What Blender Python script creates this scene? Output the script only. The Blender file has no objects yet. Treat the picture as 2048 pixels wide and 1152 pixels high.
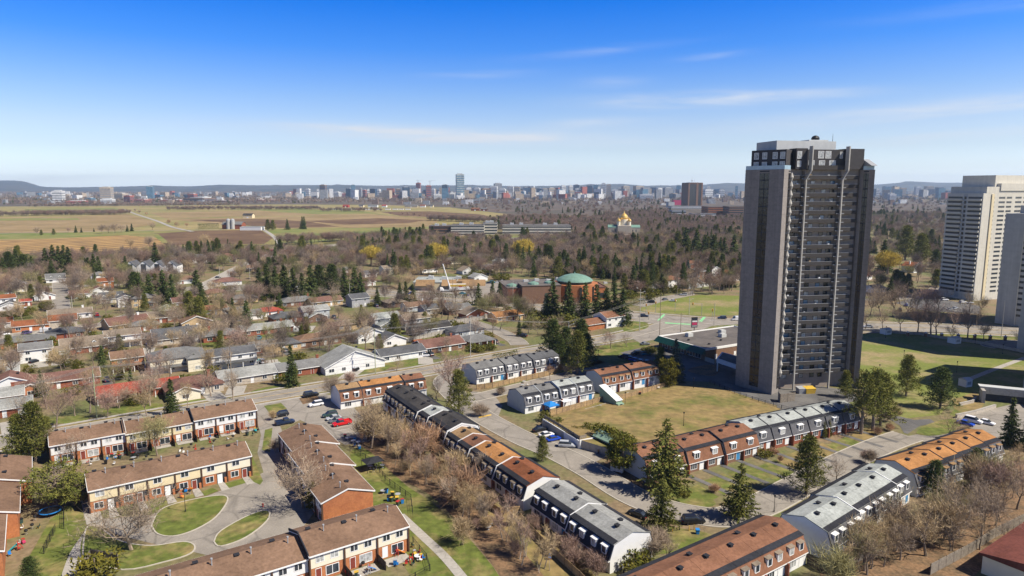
import bpy, math, random
import numpy as np
from mathutils import Vector, Matrix
R = math.radians
sc = bpy.context.scene
C = bpy.context.collection
# ------------------------------------------------------------------ camera, world, sun, exposure
H = 70.0                       # drone height above the ground
F = 1365.0                     # focal length in pixels of the 2048 wide frame (24 mm lens)
PITCH = math.atan(201.0 / F)
cam = bpy.data.objects.new('camera', bpy.data.cameras.new('camera'))
C.objects.link(cam)
cam.location = (0, 0, H)
cam.rotation_euler = (math.pi / 2 - PITCH, 0, 0)
cam.data.sensor_width = 36.0
cam.data.lens = F / 2048.0 * 36.0
cam.data.clip_start = 1.0
cam.data.clip_end = 80000.0
sc.camera = cam

SUN_EL = R(49.0)
SUN_DIR = Vector((0.94, -0.34, 0)).normalized() * math.cos(SUN_EL) + Vector((0, 0, math.sin(SUN_EL)))
sun = bpy.data.objects.new('sun', bpy.data.lights.new('sun', 'SUN'))
C.objects.link(sun)
sun.data.energy = 5.0
sun.data.angle = R(0.5)
sun.data.color = (1.0, 0.92, 0.79)
sun.rotation_euler = SUN_DIR.to_track_quat('Z', 'Y').to_euler()

W = bpy.data.worlds.new('World')
sc.world = W
W.use_nodes = True
nt = W.node_tree
N, L = nt.nodes, nt.links
bg = N['Background']
bg.inputs['Strength'].default_value = 0.087
sky = N.new('ShaderNodeTexSky')
sky.sky_type = 'NISHITA'
sky.sun_disc = False
sky.sun_elevation = SUN_EL
sky.sun_rotation = math.atan2(SUN_DIR.x, SUN_DIR.y)
sky.altitude = 70
sky.air_density = 1.0
sky.dust_density = 0.6
sky.ozone_density = 2.5
tc = N.new('ShaderNodeTexCoord')
sep = N.new('ShaderNodeSeparateXYZ')
L.new(tc.outputs['Generated'], sep.inputs[0])
# deeper blue with height; unseen upper sky darkened to weaken its fill light
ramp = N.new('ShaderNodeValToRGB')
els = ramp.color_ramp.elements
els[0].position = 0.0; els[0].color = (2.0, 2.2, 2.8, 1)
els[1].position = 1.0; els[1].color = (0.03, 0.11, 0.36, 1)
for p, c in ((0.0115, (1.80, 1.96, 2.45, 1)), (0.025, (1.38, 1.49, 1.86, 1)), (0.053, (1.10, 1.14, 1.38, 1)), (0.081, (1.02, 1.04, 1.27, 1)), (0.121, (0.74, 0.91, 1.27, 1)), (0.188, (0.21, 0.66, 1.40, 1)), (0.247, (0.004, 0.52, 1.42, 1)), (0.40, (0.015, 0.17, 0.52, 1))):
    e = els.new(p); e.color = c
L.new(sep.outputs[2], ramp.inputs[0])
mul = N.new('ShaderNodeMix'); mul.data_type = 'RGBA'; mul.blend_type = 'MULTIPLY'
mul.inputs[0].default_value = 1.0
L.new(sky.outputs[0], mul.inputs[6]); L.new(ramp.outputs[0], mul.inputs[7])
# thin streaks of cirrus, each at its own bearing and height in the sky, torn by noise
def math_(op, a, b=None, c=None):
    n = N.new('ShaderNodeMath'); n.operation = op
    for i, x in enumerate((a, b, c)):
        if x is None: continue
        if isinstance(x, (int, float)): n.inputs[i].default_value = x
        else: L.new(x, n.inputs[i])
    return n.outputs[0]
az = math_('ARCTAN2', sep.outputs[0], sep.outputs[1]); el = sep.outputs[2]
cv = N.new('ShaderNodeCombineXYZ'); L.new(az, cv.inputs[0]); L.new(math_('MULTIPLY', el, 9.0), cv.inputs[1])
cn = N.new('ShaderNodeTexNoise'); cn.inputs['Scale'].default_value = 7.0; cn.inputs['Detail'].default_value = 8; cn.inputs['Roughness'].default_value = 0.6; cn.inputs['Distortion'].default_value = 0.8
L.new(cv.outputs[0], cn.inputs[0])
cn2 = N.new('ShaderNodeTexNoise'); cn2.inputs['Scale'].default_value = 2.3; cn2.inputs['Detail'].default_value = 5
L.new(cv.outputs[0], cn2.inputs[0])
wob = math_('MULTIPLY', math_('SUBTRACT', cn2.outputs[0], 0.5), 0.022)
tot = None
for u_, v_, wu, wv, sl, am in ((860,272,260,14,-0.02,1.2),(700,262,120,6,-.05,.8),(1010,275,150,8,.02,.9),(1350,206,150,13,.0,.9),(1560,205,130,8,.02,.6),(1960,238,330,17,.06,.85),(1850,272,180,9,.10,-.6),(1900,290,220,9,.06,.5),(1180,248,130,9,.03,.45),(1220,287,90,7,.03,.4),(960,150,90,6,.04,.25),(1190,105,140,8,.06,.2),(1410,125,60,5,.04,.25),(1215,165,60,8,.0,.3),(2000,75,200,10,.0,.15),(90,362,90,6,.1,.3)):
    a0 = math.atan((u_-1024)/1380.0); e0 = math.sin(math.atan((576-v_)/1365.0)-PITCH)
    da = math_('SUBTRACT', az, a0)
    q = math_('ADD', math_('SUBTRACT', el, e0), wob)
    q = math_('SUBTRACT', q, math_('MULTIPLY', da, sl))
    g_ = math_('ADD', math_('POWER', math_('ABSOLUTE', math_('DIVIDE', da, wu/1380.0)), 2.0), math_('POWER', math_('ABSOLUTE', math_('DIVIDE', q, wv/1365.0)), 2.0))
    w_ = math_('MULTIPLY', math_('EXPONENT', math_('MULTIPLY', g_, -1.0)), am)
    tot = w_ if tot is None else math_('ADD', tot, w_)
cr = N.new('ShaderNodeMapRange'); cr.inputs[1].default_value = 0.28; cr.inputs[2].default_value = 0.66; cr.inputs[3].default_value = 0.12; cr.inputs[4].default_value = 1.0
L.new(cn.outputs[0], cr.inputs[0])
cl_ = N.new('ShaderNodeMath'); cl_.operation = 'MULTIPLY'; cl_.use_clamp = True
L.new(tot, cl_.inputs[0]); L.new(cr.outputs[0], cl_.inputs[1])
m2 = N.new('ShaderNodeMath'); m2.operation = 'MULTIPLY'; L.new(cl_.outputs[0], m2.inputs[0]); m2.inputs[1].default_value = 0.95
mx = N.new('ShaderNodeMix'); mx.data_type = 'RGBA'
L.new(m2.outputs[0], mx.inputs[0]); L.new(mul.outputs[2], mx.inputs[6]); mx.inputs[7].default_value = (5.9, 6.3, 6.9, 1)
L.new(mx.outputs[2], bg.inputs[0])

sc.view_settings.view_transform = 'Standard'
sc.view_settings.look = 'None'
sc.view_settings.gamma = 1.0
sc.view_settings.exposure = 0.58
sc.cycles.max_bounces = 5
sc.cycles.diffuse_bounces = 2
sc.cycles.glossy_bounces = 2
sc.cycles.transmission_bounces = 2
sc.cycles.transparent_max_bounces = 4
sc.cycles.volume_bounces = 1
sc.cycles.use_denoising = True

# ------------------------------------------------------------------ helpers
CP, SP = math.cos(PITCH), math.sin(PITCH)
def G(u, v, z=0.0):
    """the point at height z that the photograph shows at pixel (u, v)"""
    dx, dy = (u - 1024) / F, (576 - v) / F
    d = (dx, CP + dy * SP, -SP + dy * CP)
    t = (z - H) / d[2]
    return Vector((d[0] * t, d[1] * t, z))
def PX(p):
    dz = p[2] - H
    dep = p[1] * CP - dz * SP
    return 1024 + F * p[0] / dep, 576 - F * (p[1] * SP + dz * CP) / dep

ALONG = Vector((math.sin(R(55.5)), math.cos(R(55.5)), 0))    # the two directions of the street grid
BACK = Vector((-math.cos(R(55.5)), math.sin(R(55.5)), 0))
ROT_A = R(34.5)

class MB:
    def __init__(s): s.v = []; s.f = []; s.m = []
    def quad(s, *p, m=0):
        n = len(s.v); s.v += [tuple(q) for q in p]; s.f.append(tuple(range(n, n + len(p)))); s.m.append(m)
        return s
    def box(s, x0, x1, y0, y1, z0, z1, m=0):
        n = len(s.v)
        s.v += [(x0,y0,z0),(x1,y0,z0),(x1,y1,z0),(x0,y1,z0),(x0,y0,z1),(x1,y0,z1),(x1,y1,z1),(x0,y1,z1)]
        s.f += [tuple(n+i for i in q) for q in ((0,3,2,1),(4,5,6,7),(0,1,5,4),(1,2,6,5),(2,3,7,6),(3,0,4,7))]
        s.m += [m] * 6
        return s
    def prism(s, pts, z0, z1, m=0):
        """upright prism over a 2-D outline"""
        a = sum(pts[i][0]*pts[(i+1)%len(pts)][1]-pts[(i+1)%len(pts)][0]*pts[i][1] for i in range(len(pts)))
        if a < 0: pts = pts[::-1]
        n, k = len(s.v), len(pts)
        s.v += [(p[0],p[1],z0) for p in pts] + [(p[0],p[1],z1) for p in pts]
        s.f += [tuple(range(n+k, n+2*k)), tuple(range(n+k-1, n-1, -1))] + [(n+i, n+(i+1)%k, n+k+(i+1)%k, n+k+i) for i in range(k)]
        s.m += [m] * (k+2)
        return s
    def extr(s, prof, x0, x1, m=0):
        """outline in (y, z) swept along x"""
        k, n = len(prof), len(s.v)
        a = sum(prof[i][0]*prof[(i+1)%k][1]-prof[(i+1)%k][0]*prof[i][1] for i in range(k))
        if a < 0: prof = prof[::-1]
        s.v += [(x0,p[0],p[1]) for p in prof] + [(x1,p[0],p[1]) for p in prof]
        s.f += [tuple(range(n+k-1, n-1, -1)), tuple(range(n+k, n+2*k))] + [(n+i, n+(i+1)%k, n+k+(i+1)%k, n+k+i) for i in range(k)]
        s.m += [m] * (k+2)
        return s
    def tube(s, p0, p1, r0, r1, n=6, m=0, cap=True):
        p0, p1 = Vector(p0), Vector(p1)
        d = p1 - p0
        if d.length < 1e-6: return s
        d.normalize()
        a = d.orthogonal().normalized(); b = d.cross(a)
        o = len(s.v)
        for p, r in ((p0, r0), (p1, r1)):
            for i in range(n):
                t = 2*math.pi*i/n
                s.v.append(tuple(p + (a*math.cos(t) + b*math.sin(t))*r))
        for i in range(n):
            s.f.append((o+i, o+(i+1)%n, o+n+(i+1)%n, o+n+i)); s.m.append(m)
        if cap:
            s.f.append(tuple(range(o+n, o+2*n))); s.m.append(m)
        return s
    def lathe(s, prof, n=16, c=(0,0), m=0, cap=True):
        o, k = len(s.v), len(prof)
        for r, z in prof:
            for i in range(n):
                t = 2*math.pi*i/n; s.v.append((c[0]+r*math.cos(t), c[1]+r*math.sin(t), z))
        for j in range(k-1):
            for i in range(n):
                s.f.append((o+j*n+i, o+j*n+(i+1)%n, o+(j+1)*n+(i+1)%n, o+(j+1)*n+i)); s.m.append(m)
        if cap: s.f.append(tuple(o+(k-1)*n+i for i in range(n))); s.m.append(m)
        return s
    def mesh(s, name, mats):
        me = bpy.data.meshes.new(name)
        me.from_pydata(s.v, [], s.f)
        for x in (mats if isinstance(mats, (list, tuple)) else [mats]): me.materials.append(x)
        if any(s.m): me.polygons.foreach_set('material_index', s.m)
        return me

def ob(name, me, parent=None, loc=None, rz=0.0, sc_=None):
    o = bpy.data.objects.new(name, me)
    C.objects.link(o)
    if parent is not None: o.parent = parent
    if loc is not None: o.location = loc
    if rz: o.rotation_euler = (0, 0, rz)
    if sc_ is not None: o.scale = sc_ if isinstance(sc_, (tuple, list)) else (sc_,)*3
    return o
def part(name, mb, mats, parent, **k): return ob(name, mb.mesh(name, mats), parent, **k)
def thing(name, loc, rz=0.0, label=None, cat=None, group=None, sc_=None):
    o = ob(name, None, None, loc, rz, sc_)
    return tag(o, label, cat, group)
def tag(o, label=None, cat=None, group=None, kind=None):
    if label: o['label'] = label
    if cat: o['category'] = cat
    if group: o['group'] = group
    if kind: o['kind'] = kind
    return o
def setting(name, mb, m): return tag(part(name, mb, m, None), kind='structure')
def recolour(o, m, i=0):
    o.material_slots[i].link = 'OBJECT'; o.material_slots[i].material = m
def clone(src, loc, rz=0.0, sc_=None, mats=None):
    """copy of a thing with its parts and their sub-parts; mats maps a part's name to its own material"""
    def cp(o, par):
        c = o.copy(); C.objects.link(c)
        if par is not None: c.parent = par
        if mats and o.type == 'MESH':
            st = o.name.split('.')[0]
            if st in mats: recolour(c, mats[st])
        for ch in KIDS.get(o.name, ()): cp(ch, c)
        return c
    r = cp(src, None)
    r.location = loc; r.rotation_euler = (0, 0, rz)
    if sc_ is not None: r.scale = sc_ if isinstance(sc_, (tuple, list)) else (sc_,)*3
    return r
KIDS = {}
def remember(o):
    KIDS[o.name] = list(o.children)
    for ch in o.children: remember(ch)

# labels of look-alikes: what it looks like + where it stands next to something one can find
LM = []          # (phrase, u, v)
PENDING = []     # (object, look, plural look, u, v)
ORD = ['first','second','third','fourth','fifth','sixth','seventh','eighth','ninth','tenth','eleventh','twelfth','thirteenth','fourteenth','fifteenth','sixteenth','seventeenth','eighteenth','nineteenth','twentieth']
NUM = ['zero','one','two','three','four','five','six','seven','eight','nine','ten','eleven','twelve','thirteen','fourteen','fifteen','sixteen','seventeen','eighteen','nineteen','twenty']
def later(o, look, plural, u, v, cat, group):
    o['category'] = cat; o['group'] = group
    PENDING.append((o, look, plural, u, v))
def resolve_labels():
    buckets = {}
    for e in PENDING:
        o, look, plural, u, v = e
        best = min(LM, key=lambda l: (l[1]-u)**2 + (2.2*(l[2]-v))**2)
        du, dv = u-best[1], v-best[2]
        rel = ('left of' if du < 0 else 'right of') if abs(du) > 2.6*abs(dv) else ('behind' if dv < 0 else 'in front of')
        buckets.setdefault((look, rel, best[0]), []).append(e)
    for (look, rel, lm), es in buckets.items():
        if len(es) == 1:
            es[0][0]['label'] = f'{look} {rel} the {lm}'
            continue
        es.sort(key=lambda e: e[3])
        for i, e in enumerate(es):
            n = len(es)
            w = 'leftmost' if i == 0 else ('rightmost' if i == n-1 else (ORD[i] if i < 20 else f'{i+1}th') + ' from left')
            e[0]['label'] = f'{w} of {NUM[n] if n <= 20 else n} {e[2]} {rel} the {lm}'
    for o in bpy.data.objects:
        if 'label' not in o: continue
        t = o['label']
        if len(t.split()) > 16: t = t.replace('in front of the', 'before the').replace(' from left of', ' of')
        if len(t.split()) > 16: t = t.replace('before the', 'before')
        o['label'] = t
        if len(t.split()) > 16: print('LONG', t)

# ------------------------------------------------------------------ materials
def mk(name, c, rough=0.85, s=1.2, amt=0.22, c2=None, s2=0.12, spec=0.25, lo=0.4, hi=0.62, rnd=0.0, metal=0.0, detail=4):
    m = bpy.data.materials.new(name); m.use_nodes = True
    t = m.node_tree; n, l = t.nodes, t.links
    b = n['Principled BSDF']
    b.inputs['Roughness'].default_value = rough
    b.inputs['Specular IOR Level'].default_value = spec
    b.inputs['Metallic'].default_value = metal
    g = n.new('ShaderNodeNewGeometry')
    na = n.new('ShaderNodeTexNoise'); na.inputs['Scale'].default_value = s; na.inputs['Detail'].default_value = detail
    l.new(g.outputs['Position'], na.inputs[0])
    if c2 is not None:
        nb = n.new('ShaderNodeTexNoise'); nb.inputs['Scale'].default_value = s2; nb.inputs['Detail'].default_value = 5; nb.inputs['Roughness'].default_value = 0.65
        l.new(g.outputs['Position'], nb.inputs[0])
        r = n.new('ShaderNodeMapRange'); r.inputs[1].default_value = lo; r.inputs[2].default_value = hi
        l.new(nb.outputs[0], r.inputs[0])
        x = n.new('ShaderNodeMix'); x.data_type = 'RGBA'
        l.new(r.outputs[0], x.inputs[0]); x.inputs[6].default_value = (*c, 1); x.inputs[7].default_value = (*c2, 1)
        col = x.outputs[2]
    else:
        q = n.new('ShaderNodeRGB'); q.outputs[0].default_value = (*c, 1); col = q.outputs[0]
    v = n.new('ShaderNodeMapRange'); v.inputs[1].default_value = 0.25; v.inputs[2].default_value = 0.75; v.inputs[3].default_value = 1-amt; v.inputs[4].default_value = 1+amt
    l.new(na.outputs[0], v.inputs[0])
    val = v.outputs[0]
    if rnd:
        oi = n.new('ShaderNodeObjectInfo')
        rr = n.new('ShaderNodeMapRange'); rr.inputs[3].default_value = 1-rnd; rr.inputs[4].default_value = 1+rnd
        l.new(oi.outputs['Random'], rr.inputs[0])
        mm = n.new('ShaderNodeMath'); mm.operation = 'MULTIPLY'; l.new(val, mm.inputs[0]); l.new(rr.outputs[0], mm.inputs[1]); val = mm.outputs[0]
    y = n.new('ShaderNodeVectorMath'); y.operation = 'SCALE'
    l.new(col, y.inputs[0]); l.new(val, y.inputs['Scale'])
    l.new(y.outputs[0], b.inputs['Base Color'])
    return m
M = {}
def mat(k, *a, **kw): M[k] = mk(k, *a, **kw)
# ground
mat('ground', (0.205,0.150,0.088), s=0.9, amt=0.30, c2=(0.125,0.135,0.048), s2=0.045, lo=0.42, hi=0.60)
mat('lawn', (0.108,0.132,0.026), s=0.55, amt=0.42, c2=(0.235,0.185,0.075), s2=0.14, lo=0.47, hi=0.66, detail=8)
mat('lawn_dry', (0.235,0.170,0.070), s=0.5, amt=0.34, c2=(0.118,0.125,0.030), s2=0.085, lo=0.46, hi=0.66, detail=8)
mat('lawn_park', (0.150,0.175,0.035), s=0.7, amt=0.22, c2=(0.27,0.215,0.105), s2=0.045, lo=0.46, hi=0.64)
mat('litter', (0.215,0.130,0.070), s=1.8, amt=0.45, c2=(0.110,0.078,0.045), s2=0.30)
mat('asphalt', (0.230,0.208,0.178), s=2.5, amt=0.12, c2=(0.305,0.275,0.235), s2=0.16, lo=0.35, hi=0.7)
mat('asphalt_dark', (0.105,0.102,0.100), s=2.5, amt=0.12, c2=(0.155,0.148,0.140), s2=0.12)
mat('concrete', (0.36,0.335,0.295), s=1.4, amt=0.14)
mat('kerb', (0.42,0.385,0.325), s=1.4, amt=0.14)
mat('paint_white', (0.62,0.60,0.56), s=3, amt=0.25)
mat('paint_green', (0.22,0.55,0.25), s=3, amt=0.25)
mat('paint_yellow', (0.65,0.42,0.08), s=3, amt=0.2)
mat('field_tan', (0.470,0.300,0.115), s=0.12, amt=0.16, c2=(0.300,0.195,0.082), s2=0.03)
mat('field_pale', (0.335,0.245,0.125), s=0.05, amt=0.18, c2=(0.255,0.190,0.082), s2=0.008)
mat('field_brown', (0.120,0.072,0.038), s=0.08, amt=0.25, c2=(0.180,0.115,0.058), s2=0.012)
mat('field_green', (0.150,0.180,0.042), s=0.06, amt=0.18, c2=(0.235,0.205,0.070), s2=0.012)
mat('farmland', (0.300,0.235,0.100), s=0.04, amt=0.22, c2=(0.205,0.190,0.060), s2=0.008)
mat('far_land', (0.130,0.098,0.074), s=0.02, amt=0.35, c2=(0.085,0.075,0.052), s2=0.004)
mat('hill', (0.085,0.085,0.075), s=0.004, amt=0.35, c2=(0.055,0.065,0.055), s2=0.0012)
# walls
mat('brick_orange', (0.420,0.165,0.068), s=2.6, amt=0.18, c2=(0.35,0.128,0.055), s2=0.5)
mat('brick_red', (0.250,0.085,0.048), s=2.4, amt=0.22)
mat('brick_brown', (0.190,0.110,0.072), s=2.4, amt=0.22)
mat('siding_white', (0.70,0.70,0.68), s=0.8, amt=0.05)
mat('siding_cream', (0.66,0.56,0.36), s=0.8, amt=0.06)
mat('siding_cream_pale', (0.70,0.64,0.50), s=0.8, amt=0.05)
mat('siding_blue', (0.40,0.43,0.45), s=0.8, amt=0.06)  # blue grey siding; also white end walls with shade put into the colour
mat('siding_tan', (0.48,0.35,0.20), s=0.9, amt=0.10)
mat('stone', (0.42,0.37,0.30), s=1.8, amt=0.22)
mat('trim_white', (0.74,0.74,0.72), s=0.8, amt=0.04)
mat('trim_brown', (0.090,0.050,0.032), s=1, amt=0.1)
mat('trim_dark', (0.030,0.033,0.042), s=1, amt=0.1)
mat('door_red', (0.20,0.045,0.030), s=1, amt=0.1)
mat('door_blue', (0.05,0.22,0.42), s=1, amt=0.1)
mat('wall_grey', (0.33,0.33,0.34), s=1, amt=0.1)
# roofs
def roof(k, c, c2=None, **kw): mat(k, c, rough=0.95, s=2.2, amt=0.20, c2=c2 or tuple(x*0.72 for x in c), s2=0.16, spec=0.12, **kw)
roof('roof_brown', (0.205,0.128,0.085))
roof('roof_black', (0.040,0.038,0.038), (0.062,0.058,0.056))
roof('roof_grey', (0.295,0.298,0.282))
roof('roof_pale', (0.350,0.370,0.350))
roof('roof_tan', (0.310,0.200,0.105))
roof('roof_orange', (0.380,0.185,0.070))
roof('roof_rust', (0.235,0.088,0.042))
roof('roof_mansard_brown', (0.225,0.110,0.066))
roof('roof_darkgrey', (0.105,0.108,0.115))
roof('roof_midgrey', (0.175,0.175,0.172))
roof('roof_maroon', (0.185,0.100,0.080))
roof('roof_redmetal', (0.310,0.070,0.048))
roof('roof_taupe', (0.235,0.190,0.145))
roof('roof_edge', (0.034,0.035,0.042))
roof('roof_deepred', (0.165,0.058,0.045))
roof('shingle_navy', (0.030,0.036,0.055))
roof('shingle_slate', (0.110,0.110,0.118))
roof('shingle_brownred', (0.170,0.070,0.048))
mat('copper', (0.150,0.255,0.205), s=0.6, amt=0.15, rough=0.6)
mat('gold', (0.80,0.52,0.16), s=0.6, amt=0.08, rough=0.35, metal=0.6)
mat('flat_roof', (0.145,0.128,0.115), s=0.5, amt=0.2, c2=(0.10,0.09,0.082), s2=0.1)
# glass
mat('glass', (0.030,0.038,0.050), rough=0.12, s=0.7, amt=0.5, spec=0.6)
mat('glass_curtain', (0.36,0.37,0.36), rough=0.25, s=1.6, amt=0.6, spec=0.5)
mat('glass_blue', (0.10,0.20,0.30), rough=0.15, s=0.4, amt=0.4, spec=0.6)
mat('glass_dark', (0.022,0.020,0.020), rough=0.15, s=0.9, amt=0.6, c2=(0.05,0.045,0.04), s2=0.8, lo=0.55, hi=0.7, spec=0.5)
# towers
mat('tower_brick', (0.248,0.222,0.202), s=1.4, amt=0.12, c2=(0.215,0.193,0.178), s2=0.6)
mat('tower_panel', (0.052,0.047,0.045), s=0.8, amt=0.10)
mat('tower_charcoal', (0.055,0.052,0.054), s=0.8, amt=0.12)
mat('tower_wall', (0.290,0.245,0.208), s=0.8, amt=0.12)
mat('pier', (0.44,0.42,0.375), s=0.8, amt=0.08)
mat('tower_cream', (0.56,0.53,0.45), s=0.5, amt=0.06)
mat('tower_grey', (0.40,0.40,0.38), s=0.4, amt=0.08)
mat('mech', (0.46,0.47,0.46), s=0.5, amt=0.08)
mat('rail_glass', (0.30,0.42,0.50), rough=0.15, s=0.5, amt=0.1, spec=0.6)
# trees
mat('bark', (0.230,0.180,0.135), s=3, amt=0.3, rnd=0.2)
mat('bark_pale', (0.320,0.265,0.205), s=3, amt=0.3, rnd=0.15)
mat('bark_dark', (0.075,0.055,0.042), s=3, amt=0.3, rnd=0.2)
mat('twig_grey', (0.325,0.250,0.178), s=0.6, amt=0.25, rnd=0.22)
mat('twig_red', (0.300,0.200,0.155), s=0.6, amt=0.25, rnd=0.2)
mat('twig_tan', (0.400,0.295,0.165), s=0.6, amt=0.25, rnd=0.2)
mat('twig_rust', (0.360,0.220,0.130), s=0.6, amt=0.25, rnd=0.2)
mat('woods_a', (0.235,0.172,0.128), s=0.6, amt=0.25, rnd=0.3); mat('woods_b', (0.200,0.158,0.128), s=0.6, amt=0.25, rnd=0.3); mat('woods_c', (0.245,0.160,0.122), s=0.6, amt=0.25, rnd=0.25); mat('woods_d', (0.205,0.195,0.080), s=0.6, amt=0.25, rnd=0.25)
mat('twig_olive', (0.300,0.270,0.120), s=0.6, amt=0.25, rnd=0.2)
mat('needle', (0.052,0.078,0.024), s=1.3, amt=0.45, c2=(0.090,0.105,0.030), s2=0.5, rnd=0.25, spec=0.1)
mat('needle_pine', (0.105,0.118,0.028), s=1.3, amt=0.45, c2=(0.175,0.165,0.038), s2=0.5, rnd=0.2, spec=0.1)
mat('needle_blue', (0.075,0.105,0.085), s=1.3, amt=0.4, rnd=0.15, spec=0.1)
mat('cedar', (0.085,0.100,0.018), s=1.5, amt=0.45, c2=(0.150,0.130,0.022), s2=0.5, rnd=0.2, spec=0.1)
mat('cedar_gold', (0.165,0.140,0.020), s=1.5, amt=0.4, c2=(0.085,0.085,0.016), s2=0.5, rnd=0.1, spec=0.1)
mat('willow', (0.56,0.40,0.06), s=0.6, amt=0.3, c2=(0.38,0.29,0.06), s2=0.4)
# objects
mat('wood_fence', (0.375,0.255,0.125), s=2.2, amt=0.30, c2=(0.27,0.19,0.11), s2=0.35)
mat('wood_grey', (0.215,0.185,0.150), s=2.2, amt=0.3)
mat('wood_dark', (0.070,0.050,0.038), s=2.2, amt=0.3)
mat('pole_wood', (0.260,0.215,0.160), s=2, amt=0.2)
mat('pole_green', (0.300,0.330,0.190), s=2, amt=0.15)
mat('pole_concrete', (0.42,0.40,0.36), s=2, amt=0.12)
mat('metal_black', (0.018,0.018,0.020), rough=0.5, s=2, amt=0.2)
mat('metal_grey', (0.33,0.34,0.35), rough=0.5, s=2, amt=0.1)
mat('wire', (0.30,0.29,0.27), s=2, amt=0.1)
mat('rubber', (0.015,0.015,0.016), s=2, amt=0.2)
mat('hub', (0.35,0.35,0.36), rough=0.35, metal=0.6)
mat('lamp_glass', (0.6,0.6,0.55), rough=0.3)
mat('green_metal', (0.014,0.085,0.064), s=1, amt=0.12, rough=0.55)
mat('pale_green', (0.235,0.345,0.255), s=1, amt=0.1)
mat('tarp_blue', (0.020,0.19,0.52), s=1, amt=0.1)
mat('plastic_red', (0.40,0.040,0.030), s=1, amt=0.1, rough=0.5)
mat('plastic_yellow', (0.55,0.36,0.05), s=1, amt=0.1, rough=0.5)
mat('plastic_orange', (0.55,0.20,0.04), s=1, amt=0.1, rough=0.5)
mat('plastic_teal', (0.02,0.32,0.36), s=1, amt=0.1, rough=0.5)
mat('plastic_pink', (0.50,0.05,0.13), s=1, amt=0.1, rough=0.5)
mat('plastic_white', (0.72,0.72,0.70), s=1, amt=0.1, rough=0.5)
mat('pool', (0.10,0.42,0.45), s=1, amt=0.1, rough=0.1)
for k, c in dict(black=(0.012,0.013,0.016), white=(0.74,0.74,0.74), silver=(0.42,0.44,0.46), red=(0.52,0.012,0.015), blue=(0.012,0.06,0.42),
                 teal=(0.03,0.20,0.26), grey=(0.12,0.13,0.14), navy=(0.012,0.022,0.055), green=(0.03,0.06,0.05), purple=(0.13,0.10,0.22), brown=(0.10,0.05,0.04)).items():
    mat('car_'+k, c, rough=0.28, s=1, amt=0.04, spec=0.5)

def stripes(k, ang, scale, dark):
    """furrows: long bands of two soil tones across a field"""
    m = M[k]; t = m.node_tree; n, l = t.nodes, t.links; b = n['Principled BSDF']
    src = b.inputs['Base Color'].links[0].from_socket
    g = n.new('ShaderNodeNewGeometry'); mp_ = n.new('ShaderNodeMapping'); mp_.inputs['Rotation'].default_value = (0,0,R(ang))
    w = n.new('ShaderNodeTexWave'); w.inputs['Scale'].default_value = scale; w.inputs['Distortion'].default_value = 2.2; w.inputs['Detail'].default_value = 3; w.inputs['Detail Scale'].default_value = 0.4
    l.new(g.outputs['Position'], mp_.inputs[0]); l.new(mp_.outputs[0], w.inputs[0])
    x = n.new('ShaderNodeMix'); x.data_type = 'RGBA'; x.blend_type = 'MULTIPLY'
    l.new(w.outputs[0], x.inputs[0]); l.new(src, x.inputs[6]); x.inputs[7].default_value = (dark,dark*.94,dark*.86,1)
    l.new(x.outputs[2], b.inputs['Base Color'])
stripes('field_tan', 24, 0.013, 0.50)
stripes('field_pale', 80, 0.006, 0.74)
stripes('field_brown', 80, 0.010, 0.84)

def worn(k, scale, w, dark):
    """old tarmac: cracks along cell borders, tar patches and oil spots"""
    m = M[k]; t = m.node_tree; n, l = t.nodes, t.links; b = n['Principled BSDF']
    src = b.inputs['Base Color'].links[0].from_socket
    g = n.new('ShaderNodeNewGeometry')
    dn = n.new('ShaderNodeTexNoise'); dn.inputs['Scale'].default_value = 0.5; l.new(g.outputs['Position'], dn.inputs[0])
    ad = n.new('ShaderNodeMix'); ad.data_type = 'VECTOR'; ad.inputs[0].default_value = 0.25; l.new(g.outputs['Position'], ad.inputs[4]); l.new(dn.outputs[1], ad.inputs[5])
    vo = n.new('ShaderNodeTexVoronoi'); vo.feature = 'DISTANCE_TO_EDGE'; vo.inputs['Scale'].default_value = scale; l.new(ad.outputs[1], vo.inputs[0])
    r = n.new('ShaderNodeMapRange'); r.inputs[1].default_value = 0; r.inputs[2].default_value = w; r.inputs[3].default_value = dark; r.inputs[4].default_value = 1; l.new(vo.outputs[0], r.inputs[0])
    pn = n.new('ShaderNodeTexNoise'); pn.inputs['Scale'].default_value = 0.11; pn.inputs['Detail'].default_value = 6; pn.inputs['Roughness'].default_value = .7; l.new(g.outputs['Position'], pn.inputs[0])
    q = n.new('ShaderNodeMapRange'); q.inputs[1].default_value = .56; q.inputs[2].default_value = .64; q.inputs[3].default_value = 1; q.inputs[4].default_value = .80; l.new(pn.outputs[0], q.inputs[0])
    mm = n.new('ShaderNodeMath'); mm.operation = 'MULTIPLY'; l.new(r.outputs[0], mm.inputs[0]); l.new(q.outputs[0], mm.inputs[1])
    y = n.new('ShaderNodeVectorMath'); y.operation = 'SCALE'; l.new(src, y.inputs[0]); l.new(mm.outputs[0], y.inputs['Scale']); l.new(y.outputs[0], b.inputs['Base Color'])
worn('asphalt', 0.13, 0.035, 0.72); worn('asphalt_dark', 0.15, 0.03, 0.8); worn('concrete', 0.35, 0.03, 0.78)
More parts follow.
